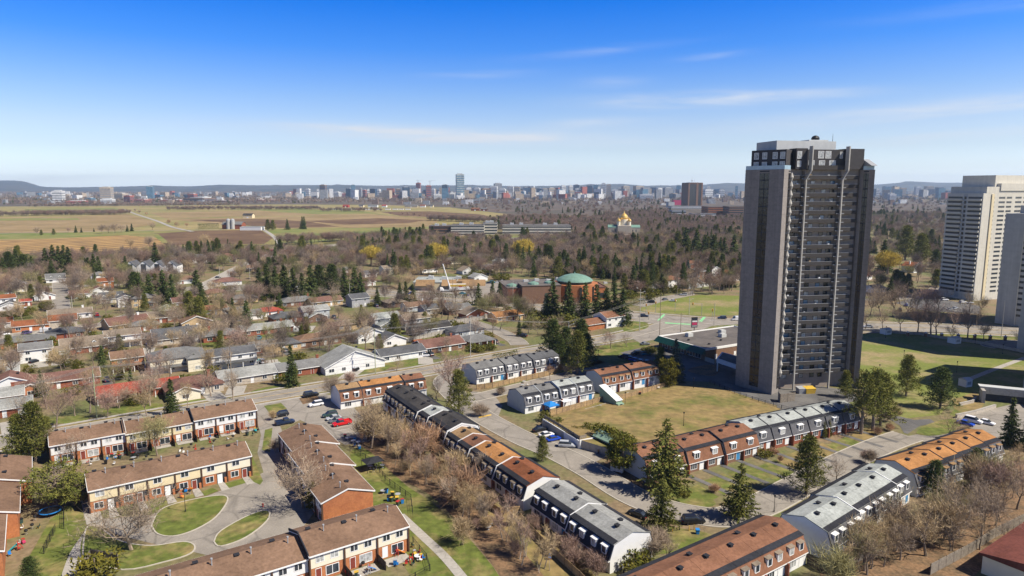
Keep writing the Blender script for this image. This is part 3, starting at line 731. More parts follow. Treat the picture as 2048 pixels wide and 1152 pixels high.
def mansard_row(L, Rr, units, label, shingle='shingle_navy', lower='siding_white', endm='siding_white', dormer='two', dtop='siding_white', depth=10.4, edge=True, party='siding_white', sides=(0,), doorm='trim_white', group='mansard townhouse rows'):
    """units: (roof material, offset towards the back, extra height) from left to right as seen from the front"""
    ln, rz = row_frame(L, Rr); n = len(units); uw = ln/n
    root = thing('mansard_townhouse_row', (L.x, L.y, 0), rz, label, 'townhouse row', group)
    d = depth
    runs = []
    for i, u in enumerate(units):
        if runs and runs[-1][2][1:3] == u[1:3]: runs[-1][1] = i+1
        else: runs.append([i, i+1, u])
    for a, b, u in runs:
        x0, x1, yo, zo = a*uw, b*uw, u[1], u[2]
        P = lambda *p: [(q[0]+yo, q[1]+zo) for q in p]
        mb = MB(); mb.extr([(yo,-.8),(yo+d,-.8)]+P((d,2.62),(d-.97,5.3),(d/2,6.62),(.97,5.3),(0,2.62)), x0, x1)
        part('wall', mb, M[endm], root)
        if lower != endm:
            mb = MB(); mb.box(x0+.05, x1-.05, yo-.07, yo+.01, -.6, 2.5+zo); part('front_wall', mb, M[lower], root)
        mb = MB()
        mb.extr(P((-.44,2.56),(-.30,2.50),(1.0,5.36),(.88,5.44)), x0+.03, x1-.03)
        part('mansard_slope', mb, M[shingle], root); mb = MB()
        mb.extr(P((d+.44,2.56),(d+.30,2.50),(d-1.0,5.36),(d-.88,5.44)), x0+.03, x1-.03)
        part('mansard_slope', mb, M[shingle], root)
        mb = MB(); mb.box(x0+.02, x1-.02, yo-.47, yo-.01, 2.34+zo, 2.52+zo); part('eave_trim', mb, M['trim_white'], root); mb = MB(); mb.box(x0+.02, x1-.02, yo+d+.01, yo+d+.47, 2.34+zo, 2.52+zo)
        part('eave_trim', mb, M['trim_white'], root)
    for i, (rm, yo, zo) in enumerate(units):
        x0, x1 = i*uw, (i+1)*uw
        P = lambda *p: [(q[0]+yo, q[1]+zo) for q in p]
        mb = MB(); mb.extr(P((.72,5.36),(d/2,6.68),(d-.72,5.36),(d-.72,5.50),(d/2,6.84),(.72,5.50)), x0+(.02 if i else -.1), x1-(.02 if i < n-1 else -.1))
        part('roof', mb, M[rm], root)
        if edge:
            q = 1.15; s = 1.34/(d/2-.72)
            mb = MB(); mb.extr(P((.66,5.50),(.72+q,5.50+q*s+.03),(.72+q,5.50+q*s+.06),(.66,5.55)), x0+.02, x1-.02)
            mb.extr(P((d-.66,5.50),(d-.72-q,5.50+q*s+.03),(d-.72-q,5.50+q*s+.06),(d-.66,5.55)), x0+.02, x1-.02)
            part('roof_edge', mb, M['roof_edge'], root)
        if i and (units[i-1] != units[i] or (party == 'siding_blue')):
            z_ = max(zo, units[i-1][2]); y_ = min(yo, units[i-1][1])
            P2 = lambda *p: [(q[0]+y_, q[1]+z_) for q in p]
            mb = MB(); mb.extr(P2((-.5,2.5),(-.38,2.42),(1.0,5.3),(d/2,6.6),(d-1.0,5.3),(d-.9,5.62),(d/2,7.0),(.78,5.62)), x0-.10, x0+.10)
            part('party_wall', mb, M[party], root)
        for side in sides:
            yy, rr, sg = (yo, 0.0, 1) if side == 0 else (yo+d, math.pi, -1)
            xs = (.27, .73) if dormer == 'two' else (.5,)
            for f in xs:
                dw = 1.15 if dormer == 'two' else 1.55
                def dm(dw=dw):
                    mb = MB(); w = dw/2+.16
                    mb.box(-w, w, -.12, 1.35, 0, 1.72)
                    mb.quad((-w-.12,-.26,1.70),(w+.12,-.26,1.70),(w+.12,1.4,1.98),(-w-.12,1.4,1.98), m=1)
                    mb.quad((-w-.12,-.26,1.70),(-w-.12,-.26,1.60),(w+.12,-.26,1.60),(w+.12,-.26,1.70), m=1)
                    mb.quad((-w-.12,-.26,1.60),(-w-.12,-.26,1.70),(-w-.12,1.4,1.98),(-w-.12,1.4,1.60), m=1)
                    mb.quad((w+.12,-.26,1.70),(w+.12,-.26,1.60),(w+.12,1.4,1.60),(w+.12,1.4,1.98), m=1)
                    return mb.mesh('dormer', [M['trim_white'], M[dtop]])
                dd = ob('dormer', shared(('dm', dw, dtop), dm), root, (x0+f*uw, yy+sg*.05, 3.15+zo), rr)
                window(dd, 0, -.12, .22, dw*.86, 1.25, bars=0 if dormer == 'two' else 1)
            if side == 0:
                yf = yy - (.07 if lower != endm else 0)
                window(root, x0+.33*uw, yf, .75+zo, 2.0, 1.35, bars=2)
                door(root, x0+.76*uw, yf, .1+zo, m=doorm if (i*7+int(L.x)) % 5 else 'door_blue', frame='trim_white', w=1.3)
                if i: 
                    mb = MB(); mb.box(x0-.15, x0+.15, yy-.85, yy, -.4, 2.45+zo); part('dividing_wall', mb, M['brick_red'], root)
        ob('roof_vent', shared('vent', vent_mesh), root, (x0+.5*uw, yo+d/2-.9, 6.66+zo))
        if i % 2: ob('roof_vent', shared('vent', vent_mesh), root, (x0+.25*uw, yo+d/2+1.4, 6.45+zo))
    return root

# ------------------------------------------------------------------ brick and siding rows on the left
brick_row(G(103,931), G(513,853), [(3,0,0,(1,1,1)),(3,-.5,-.25,(0,0,0)),(3,-.9,.25,(1,1,1))], 'brick townhouse row with white and cream upper storeys beside the main road', pal=('siding_cream','siding_white'))
rb = brick_row(G(181,1027), G(504,951), [(6,0,0,(0,0,0,0,1,1))], 'brick townhouse row under one unbroken brown roof behind the green oval lawn', style='front', pal=('siding_cream','siding_cream_pale'))
Rd = G(817,1102); Ld = Rd - (Rd - G(645,1159)).normalized()*19.4
u_ = (Rd-Ld).normalized()
brick_row(Ld-u_*45, Rd, [(7,.55,-.55,(1,1,1,1,1,1,1)),(3,0,.1,(0,0,0))], 'long brick townhouse row along the bottom edge with a dark parapet across its roof', pal=('siding_cream_pale','siding_white'))
Lf = G(561,904); Rf = G(668,1047)
brick_row(Lf, Rf, [(3,0,0,(1,0,1)),(3,-1.1,0,(0,1,0)),(3,-2.2,0,(1,0,1))], 'brown roofed townhouse row with a blank orange brick gable end', style='yard', depth=10.9)
A = G(59.8,964,5.0); B_ = G(59.8,915.6,5.0); dd = (A-B_); dd.z = 0; dd.normalize()
st = Vector((B_.x, B_.y, 0)); w_ = 10.8
lf = st - ALONG*w_
brick_row(lf - BACK*0, lf + dd*50, [(3,0,0,(0,0,0)),(3,-2.1,0,(0,0,0)),(3,-4.2,0,(0,0,0))], 'stepped brick townhouse row with orange gables at the left edge', depth=w_)

# ------------------------------------------------------------------ mansard rows
K, PALE, TAN, BRN, ORG, RUS, GRY = 'roof_black','roof_pale','roof_tan','roof_mansard_brown','roof_orange','roof_rust','roof_grey'
Rn = G(1040,1024); a_ = BACK.copy(); Ln = Rn + Vector((math.sin(R(-31.5)), math.cos(R(-31.5)), 0))*82
mansard_row(Ln, Rn, [(K,0,.55),(K,0,.55),(K,0,.55),(K,0,.55),(PALE,.5,.55),(K,.9,.75),(K,.9,.75),(TAN,.2,0),(BRN,.2,0),(ORG,.6,0),(ORG,.6,0),(RUS,.9,.1),(RUS,.9,.1)],
            'long mansard row with black, pale, orange and rust roofs beside the hedge strip', sides=(0,1), dtop='roof_taupe')
Rm = G(1219.6,1148); Lm = Rm + Vector((math.sin(R(-32)), math.cos(R(-32)), 0))*26.5
mansard_row(Lm, Rm, [(GRY,.4,0),(GRY,.4,0),(GRY,0,0),(GRY,0,0)], 'grey roofed mansard row with dark slopes and a white end wall', sides=(0,1), dtop='siding_white', depth=10.6)
# brown row and slate row on the far side of the street
R3 = G(1513,909); L3 = G(1342,956); e3 = (R3-L3).normalized(); L3 = L3 - e3*7
mansard_row(L3, R3, [(BRN,.8,0),(BRN,.4,0),(BRN,0,.0),(BRN,0,.0),(BRN,-.5,.25),(BRN,-.5,.25)], 'brown shingled mansard row with brick ground floor facing the front lawns', shingle='roof_mansard_brown', lower='brick_brown', endm='siding_blue', dormer='one', dtop='siding_white', party='trim_dark', depth=11)
R4 = G(1712,856); L4 = G(1507,907)
mansard_row(L4, R4, [('roof_pale',.2*i,.35) for i in (0,-1,-2,-3,-4,-5)], 'pale roofed mansard row with slate slopes and red brick ground floor near the tower', shingle='shingle_slate', lower='brick_red', endm='siding_blue', dormer='one', dtop='siding_white', party='shingle_slate', depth=11)
R5 = G(1611,1127); e5 = ALONG
mansard_row(R5 - e5*46, R5, [(BRN,0,0)]*7, 'brown shingled mansard row along the bottom edge with white dormers', shingle='roof_mansard_brown', lower='siding_white', endm='siding_blue', dtop='roof_taupe', party='trim_dark', depth=11)
L6 = G(1660,1125); R6 = L6 + (G(1829,959,5.6)-G(1658,1067,5.6)).normalized()*38.5
mansard_row(L6, R6, [(PALE,0,.3),(PALE,0,.3),(PALE,.9,.3),(PALE,.9,.3),(PALE,.9,.3),(PALE,1.3,.3)], 'pale grey mansard row with white dormers and a shaded white end wall', shingle='shingle_slate', lower='siding_white', endm='siding_white', dtop='siding_white', party='trim_white', depth=11)
a7 = G(1836,948,5.6); b7 = G(2026,886.6,5.6); a7.z = b7.z = 0
mansard_row(a7, b7, [(ORG,0,0),(ORG,0,0),(ORG,.5,0),(ORG,1.0,0),(ORG,1.5,0),(ORG,2.0,0)], 'orange roofed mansard row beside the right hand parking lot', shingle='shingle_slate', lower='siding_white', endm='siding_blue', dtop='roof_tan', party='trim_dark', depth=11)
# rows near the main road
L8 = G(953,770); R8 = L8 + (G(1091.5,742.5)-L8).normalized()*38
mansard_row(L8, R8, [('roof_midgrey',0,0),('roof_midgrey',0,0),('roof_midgrey',-.5,0),('roof_darkgrey',-.5,0),('roof_darkgrey',-1,0),('roof_darkgrey',-1,0)], 'dark grey mansard row behind a timber fence at the bend of the side street', shingle='shingle_slate', endm='siding_blue', lower='siding_white', dtop='siding_white', party='trim_dark', edge=False)
R9 = G(1188,801); dr = Vector((-.85,-.53,0)).normalized(); L9 = R9 + dr*27
mansard_row(L9, R9, [('roof_midgrey',.6,0),('roof_midgrey',.6,0),('roof_pale',0,.5),('roof_pale',0,.5)], 'half dark, half pale roofed grey mansard row behind the brown park lawn', shingle='shingle_slate', endm='siding_blue', lower='siding_white', dtop='siding_white', party='siding_blue')
L10 = G(1206,789); R10 = L10 + Vector((20.5,11.9,0)).normalized()*25.5
mansard_row(L10, R10, [(BRN,0,.6),(BRN,0,.6),(BRN,-.2,.9),(BRN,-.2,.9)], 'brown mansard row with white dormers behind the brown park lawn', shingle='roof_mansard_brown', endm='siding_blue', lower='siding_white', dtop='roof_tan', party='trim_dark')
L11 = G(700,816); R11 = G(852,790)
mansard_row(L11 - (R11-L11).normalized()*3, R11, [(TAN,0,0),(ORG,0,0),(ORG,0,0),('roof_mansard_brown',-.7,0)], 'short orange and brown roofed mansard row next to the parking court', shingle='roof_mansard_brown', endm='siding_white', lower='siding_white', dtop='trim_white', party='trim_dark')
# low flat red roofed building in the bottom right corner
c0 = G(1962,1146); c0 = c0 - BACK*16
root = thing('red_roofed_building', (c0.x, c0.y, 0), R(34.5), 'low cream building with a flat dark red roof at the bottom right corner', 'building')
mb = MB(); mb.box(0, 34, 0, 16, -.3, 3.6); part('wall', mb, M['siding_cream_pale'], root)
mb = MB(); mb.box(-.5, 34.5, -.5, 16.5, 3.6, 4.0); mb.extr([(-.5,4.0),(8,5.3),(16.5,4.0)], -.5, 34.5); part('roof', mb, M['roof_deepred'], root)
mb = MB(); mb.box(8, 8.5, -.5, 9, 4.4, 5.6); part('parapet', mb, M['roof_deepred'], root)
ob('roof_vent', shared('vent', vent_mesh), root, (4, 4, 4.9)); ob('vent_pipe', shared('pipe', pipe_mesh), root, (13, 5, 4.9))
for x in (4, 9, 16, 22): window(root, x, 0, 1.2, 1.6, 1.2)
door(root, 12.5, 0, 0)

# ------------------------------------------------------------------ tower blocks
def flat(p): return (p.x, p.y)
p0, p1, p2 = G(1470,771), G(1543,790), G(1556,784)
b0, b1 = G(1560,781), G(1686,774)
rf_, rn_ = G(1689,772), G(1717,778)
base = p1.copy()
tw = thing('apartment_tower', tuple(base), 0, 'tall grey brick apartment tower with charcoal penthouse and rows of balconies', 'apartment tower')
def l2(p): return (p.x-base.x, p.y-base.y)
def along(a, b, t): return a + (b-a)*t
bk = (p0-p1).normalized()                       # outer wall direction of the near wing
w3 = along(p0, p0+(p2-p1)*1, 1); in2 = p2 + bk*12
TOP = 75.9
def wall_box(mb, a, b, out, thick, z0, z1, m=0):
    """panel standing on the line a-b, proud of it by out"""
    t = (b-a); t.z = 0; t.normalize(); nrm = Vector((t.y, -t.x, 0))
    q = [a+nrm*out, b+nrm*out, b+nrm*(out-thick), a+nrm*(out-thick)]
    mb.prism([l2(k) for k in q], z0, z1, m)
bl_ = (b1-b0).length; bd_ = (b1-b0).normalized(); bn_ = Vector((bd_.y,-bd_.x,0)); wp_ = lambda t, o: b0+bd_*t+bn_*o
mb = MB(); mb.prism([l2(p0), l2(p1), l2(p2), l2(in2), l2(p0+(p2-p1)*1.2)], -.5, TOP); part('wing', mb, M['tower_brick'], tw)
cb = [wp_(-.6,-1.9), wp_(bl_+1.8,-1.9), b1+Vector((4.5,26,0)), b0+Vector((-7,26,0)), in2]
mb = MB(); mb.prism([l2(q) for q in cb], -.5, TOP+.2); part('core', mb, M['tower_wall'], tw)
rb1 = rn_ + Vector((math.sin(R(23)), math.cos(R(23)), 0))*14
mb = MB(); mb.prism([l2(q) for q in (rf_, rn_, rb1, rb1+Vector((-4,8,0)), rf_+Vector((0,12,0)))], -.5, TOP); part('wing', mb, M['tower_brick'], tw)
for a, b, t0, t1 in ((p0,p1,.385,.63), (p1,p2,.66,1.0), (rf_,rn_,.26,.60)):
    q0, q1 = along(a,b,t0), along(a,b,t1)
    mb = MB(); wall_box(mb, q0, q1, .05, .1, 1.5, TOP-1.2); part('window_strip', mb, M['glass_dark'], tw)
    mb = MB()
    for k in range(26): wall_box(mb, q0, q1, .09, .08, 2.4+k*2.91, 2.75+k*2.91)
    mid = along(q0,q1,.5); tt = (q1-q0).normalized()*.08
    wall_box(mb, mid-tt, mid+tt, .10, .08, 1.5, TOP-1.2)
    part('spandrel_bars', mb, M['trim_dark'], tw)
fl = [7.1-1.05 + k*2.91 for k in range(24)]
bd = (b1-b0); bd.z = 0; bl = bd.length; bd.normalize(); bn = Vector((bd.y, -bd.x, 0))
rnd = random.Random(5)
def wp(t, o): return b0 + bd*t + bn*o
for k, z in enumerate(fl):
    mb = MB()
    mb.prism([l2(q) for q in (wp(0,0), wp(bl,0), wp(bl,-1.9), wp(0,-1.9))], z-.2, z)
    mb.prism([l2(q) for q in (wp(0,.02), wp(bl,.02), wp(bl,-.08), wp(0,-.08))], z-.25, z+1.0, m=1)
    mb.prism([l2(q) for q in (wp(-.05,.06), wp(bl+.05,.06), wp(bl+.05,-.12), wp(-.05,-.12))], z+1.0, z+1.07, m=2)
    for t in (0, bl-.08): mb.prism([l2(q) for q in (wp(t,0), wp(t+.08,0), wp(t+.08,-1.85), wp(t,-1.85))], z, z+1.0, m=1)
    for t in (bl*.19, bl*.745):
        mb.prism([l2(q) for q in (wp(t-1.3,.35), wp(t-.3,.35), wp(t-.3,.06), wp(t-1.3,.06))], z-.25, z-.05, m=2)
        mb.prism([l2(q) for q in (wp(t+.3,.35), wp(t+1.6,.35), wp(t+1.6,.06), wp(t+.3,.06))], z-.25, z-.05, m=2)
        mb.prism([l2(q) for q in (wp(t-.1,-.1), wp(t+.1,-.1), wp(t+.1,-1.85), wp(t-.1,-1.85))], z, z+2.65, m=3)
    for _ in range(rnd.randint(0,3)):
        t = rnd.uniform(.5,bl-.8); mb.prism([l2(q) for q in (wp(t,-.5), wp(t+.6,-.5), wp(t+.6,-1.1), wp(t,-1.1))], z, z+rnd.uniform(.9,1.5), m=rnd.choice((2,4,5)))
    part('balcony', mb, [M['concrete'], M['tower_panel'], M['metal_grey'], M['tower_wall'], M['plastic_white'], M['wood_fence']], tw)
wz = math.atan2(bd.y, bd.x)
for k, z in enumerate([3.0]+fl[:-1]):
    for t in (.08, .36, .53, .66): 
        q = wp(bl*t, -1.86); w_m = window_mesh(1.5 if t != .08 else 2.3, 1.35, rnd.choice(['glass','glass','glass_curtain','glass_blue','glass_dark']), 'trim_dark', 0)
        if k % 24 < 24: ob('window', w_m, tw, (q.x-base.x, q.y-base.y, z+.75), wz)
# row of kitchen windows on the flank wall, one strip per floor
for t, w in ((.19,.38),(.745,.38)):
    mb = MB()
    q = [wp(bl*t-w/2,.85), wp(bl*t+w/2,.85), wp(bl*t+w/2,.1), wp(bl*t-w/2,.1)]
    mb.prism([l2(x) for x in q], -.3, 72.6)
    top = [x + bd*(1.2) + bn*.9 for x in q]
    n0 = len(mb.v); mb.v += [(*l2(x), 72.6) for x in q] + [(*l2(x), 75.6) for x in top]
    mb.f += [(n0+i, n0+(i+1)%4, n0+4+(i+1)%4, n0+4+i) for i in range(4)]; mb.m += [0]*4
    mb.prism([l2(x) for x in (top[0], top[1], top[1]-bn*1.9, top[0]-bn*1.9)], 75.6, 83.6)
    part('pier', mb, M['pier'], tw)
# scalloped edge where the balconies meet the near wing
mb = MB()
for k, z in enumerate(fl):
    q = wp(-.5, .15); mb.lathe([(.25,z-1.0),(.75,z+.4),(.25,z+1.9)], 8, l2(q))
part('balcony_scallop', mb, M['pier'], tw)
# penthouse
def at_(u, D): return Vector(((u-1024)/F*(D*CP-8*SP), D, 0))
o1 = p0 + (p1-p0)*.07 + (p2-p1).normalized()*1.5; 
pf = [p0+(p2-p1).normalized()*2.2+(p1-p0)*.06, p1+(p2-p1).normalized()*2.6+(p0-p1)*.06, p2+bk*1.2, in2, p0+(p2-p1)*1.2]
pf = [pf[0], pf[1], wp(1.0,-2.5), wp(4.5,-.6), wp(4.5,-12), wp(-6,-16), in2]
mb = MB(); mb.prism([l2(q) for q in pf], TOP, 82.4); part('penthouse', mb, M['tower_charcoal'], tw)
for i, t in enumerate((.16,.42,.74,.97)):
    q = along(pf[0], pf[1], t*.93); aa = math.atan2((pf[1]-pf[0]).y, (pf[1]-pf[0]).x); nn = Vector(((pf[1]-pf[0]).y, -(pf[1]-pf[0]).x, 0)).normalized()*.02
    ob('window', window_mesh(1.5, 2.0, 'glass_curtain', 'trim_white', 0), tw, (q.x-base.x+nn.x, q.y-base.y+nn.y, 79.5), aa)
    ob('window', window_mesh(1.6, 1.5, 'glass_curtain', 'trim_white', 0), tw, (q.x-base.x+nn.x, q.y-base.y+nn.y, 76.9), aa)
mb = MB()
for a, b in ((p0,p1),(p1,p2)): wall_box(mb, a, b, -.15, .08, TOP, TOP+1.3)
part('terrace_railing', mb, M['rail_glass'], tw)
mb = MB()
mb.prism([l2(q) for q in (wp(1.0,-.2), wp(bl*.19+.5,-.2), wp(bl*.19+.5,-12), wp(1.0,-12))], 76.0, 82.9)
mb.prism([l2(q) for q in (wp(bl*.80,-.2), wp(bl+1.8,-.2), wp(bl+1.8,-14), wp(bl*.80,-14))], 76.0, 82.9)
mb.prism([l2(q) for q in (wp(bl*.19+.5,-1.2), wp(bl*.80,-1.2), wp(bl*.80,-14), wp(bl*.19+.5,-14))], 76.0, 82.6)
part('penthouse', mb, M['tower_charcoal'], tw)
for t, w, z, h in ((.44,1.9,79.8,2.2),(.55,1.9,79.8,2.2),(.28,.9,79.8,2.0),(.75,.9,79.8,2.0),(.30,2.0,77.3,1.6),(.46,2.0,77.3,1.6),(.62,2.2,77.3,1.6),(.09,1.4,79.6,2.2),(.09,1.2,76.9,1.8)):
    q = wp(bl*t, -1.18 if t > .2 else -.18); ob('window', window_mesh(w, h, 'glass_curtain', 'trim_white', 0), tw, (q.x-base.x, q.y-base.y, z), wz)
mb = MB(); mb.prism([l2(q) for q in (wp(bl*.22,.1), wp(bl*.77,.1), wp(bl*.77,0), wp(bl*.22,0))], 76.1, 77.35); mb.prism([l2(q) for q in (wp(bl*.22,.1), wp(bl*.77,.1), wp(bl*.77,-1.2), wp(bl*.22,-1.2))], 75.9, 76.1)
part('penthouse_balcony', mb, M['tower_panel'], tw)
mb = MB(); mb.prism([l2(q) for q in (wp(-4,-4), wp(bl*.78,-5.5), wp(bl*.78,-18), wp(-4,-17))], 82.0, 85.6); mb.prism([l2(q) for q in (wp(bl*.4,-7), wp(bl*.7,-7), wp(bl*.7,-12), wp(bl*.4,-12))], 85.6, 86.2)
part('machine_room', mb, M['mech'], tw)
mb = MB(); q = l2(wp(bl*.55,-9)); mb.lathe([(1.3,86.2),(1.4,86.9),(1.0,87.5),(.3,87.8)], 10, q); mb.tube((q[0]+6,q[1],85.6),(q[0]+6,q[1],88.4),.08,.04)
part('roof_fan', mb, M['metal_black'], tw)
mb = MB(); mb.prism([l2(q) for q in (rf_+Vector((.6,-1,0)), rn_+Vector((.2,1,0)), rb1, rf_+Vector((.3,8,0)))], TOP, TOP+1.3); part('terrace_railing', mb, M['rail_glass'], tw)
q = l2(rf_); mb = MB(); mb.extr([(q[1]-5,TOP+1.3),(q[1]+3,TOP+1.3),(q[1]+1,TOP+3.6)], q[0]+1.2, q[0]+3.2); part('terrace_canopy', mb, M['metal_grey'], tw)
# entrance canopy on the far side of the near wing, timber screen at its foot
ca = G(1432,742); mb = MB()
q = [ca, G(1474,757), G(1490,742), G(1443,728)]
mb.prism([l2(x) for x in q], 3.4, 5.0); mb.prism([l2(along(x, q[(i+2)%4], .06)) for i, x in enumerate(q)], 5.0, 5.05, m=1)
for x in (q[0], q[3]): mb.tube((*l2(along(x,q[1],.06)),-.2), (*l2(along(x,q[1],.06)),3.4), .25, .25)
part('entrance_canopy', mb, [M['siding_white'], M['flat_roof']], tw)

def slab_tower(corner, dirx, lx, diry, ly, h, label, wall, floors, bands, cat='apartment tower', z0=4.0):
    root = thing('apartment_tower', tuple(corner), 0, label, cat)
    X, Y = Vector(dirx).normalized(), Vector(diry).normalized()
    P = lambda a, b: ((X*a+Y*b).x, (X*a+Y*b).y)
    mb = MB(); mb.prism([P(0,0), P(lx,0), P(lx,ly), P(0,ly)], -.5, h); part('wall', mb, M[wall], root)
    for k in range(floors):
        z = z0 + k*(h-z0-1.5)/floors
        mb = MB()
        for face, t0, t1 in bands:
            if face == 'x': mb.prism([P(t0*lx,-.04), P(t1*lx,-.04), P(t1*lx,.05), P(t0*lx,.05)], z+.9, z+2.1)
            else: mb.prism([P(-.04,t0*ly), P(-.04,t1*ly), P(.05,t1*ly), P(.05,t0*ly)], z+.9, z+2.1)
        part('window_band', mb, M['glass'], root)
    return root, P
# cream slab tower
cl, cr = G(1877,591), G(1946,602)
dl = (cl-cr).normalized(); drr = Vector((-dl.y, dl.x, 0)) * (-1 if Vector((-dl.y, dl.x, 0)).x < 0 else 1)
root, P = slab_tower(cr, dl, (cl-cr).length, drr, 46, 66.5, 'cream slab apartment tower with ribbon windows and a stepped roof', 'tower_cream', 22, (('x',.03,.40),('x',.56,.97),('y',.16,.22),('y',.30,.42),('y',.45,.55),('y',.62,.74),('y',.78,.97)))
lx = (cl-cr).length
mb = MB(); mb.prism([P(lx*.42,-.06), P(lx*.54,-.06), P(lx*.54,.05), P(lx*.42,.05)], 1, 66); part('stair_recess', mb, M['tower_grey'], root)
mb = MB()
for k in range(22): mb.prism([P(lx*.45,-.1), P(lx*.51,-.1), P(lx*.51,.05), P(lx*.45,.05)], 4.6+k*2.77, 6.3+k*2.77)
part('stair_window', mb, M['glass_dark'], root)
for k in range(22):
    z = 4.0 + k*(66.5-5.5)/22; mb = MB()
    for a, b in ((.02,.41),(.55,.98)): mb.prism([P(lx*a,-1.2), P(lx*b,-1.2), P(lx*b,0), P(lx*a,0)], z-.25, z+.85)
    part('balcony', mb, M['tower_cream'], root)
mb = MB(); mb.prism([P(.0,7), P(-.5,7), P(-.5,9.2), P(0,9.2)], 0, 66); part('fin', mb, M['siding_cream'], root)
mb = MB(); mb.prism([P(-.02,2.5), P(lx+.02,2.5), P(lx,47), P(0,47)], 66.5, 70.5); mb.prism([P(2,12), P(lx,12), P(lx,40), P(2,40)], 70.5, 77.5); mb.prism([P(-.6,14), P(2,14), P(2,47), P(-.6,47)], 68, 72.5)
part('penthouse', mb, M['tower_cream'], root)
# grey tower beside it and the slim strip of the tower at the right edge
c3 = G(1989,646); dn = Vector((.56,-.83,0)); df = Vector((.83,.56,0))
root, P = slab_tower(c3, dn, 18, df, 30, 57, 'plain grey concrete apartment tower with one column of windows', 'tower_grey', 18, (('x',.50,.80),))
mb = MB(); mb.prism([P(8.6,-.3), P(9,-.3), P(9,0), P(8.6,0)], 0, 57); mb.prism([P(14.4,-.3), P(14.8,-.3), P(14.8,0), P(14.4,0)], 0, 57); part('fin', mb, M['tower_cream'], root)
mb = MB(); mb.prism([P(4,6), P(14,6), P(14,22), P(4,22)], 57, 61); part('penthouse', mb, M['tower_grey'], root)
c4 = G(2033,698)
root, P = slab_tower(c4, dn, 40, df, 24, 78, 'blue grey apartment tower cut by the right edge behind the park lawn', 'tower_grey', 25, (('x',.14,.30),('x',.4,.95)))
mb = MB(); mb.prism([P(3.2,-.4), P(4.2,-.4), P(4.2,0), P(3.2,0)], 0, 78); part('fin', mb, M['siding_white'], root)
c5 = G(2045,782)
root, P = slab_tower(c5, dn, 16, df, 40, 40, 'cream apartment block standing past the right edge of the park lawn', 'tower_cream', 13, (('x',.1,.9),('y',.1,.9)))
mb = MB(); mb.prism([P(0,22), P(16,22), P(16,40), P(0,40)], 40, 46); part('penthouse', mb, M['tower_cream'], root)
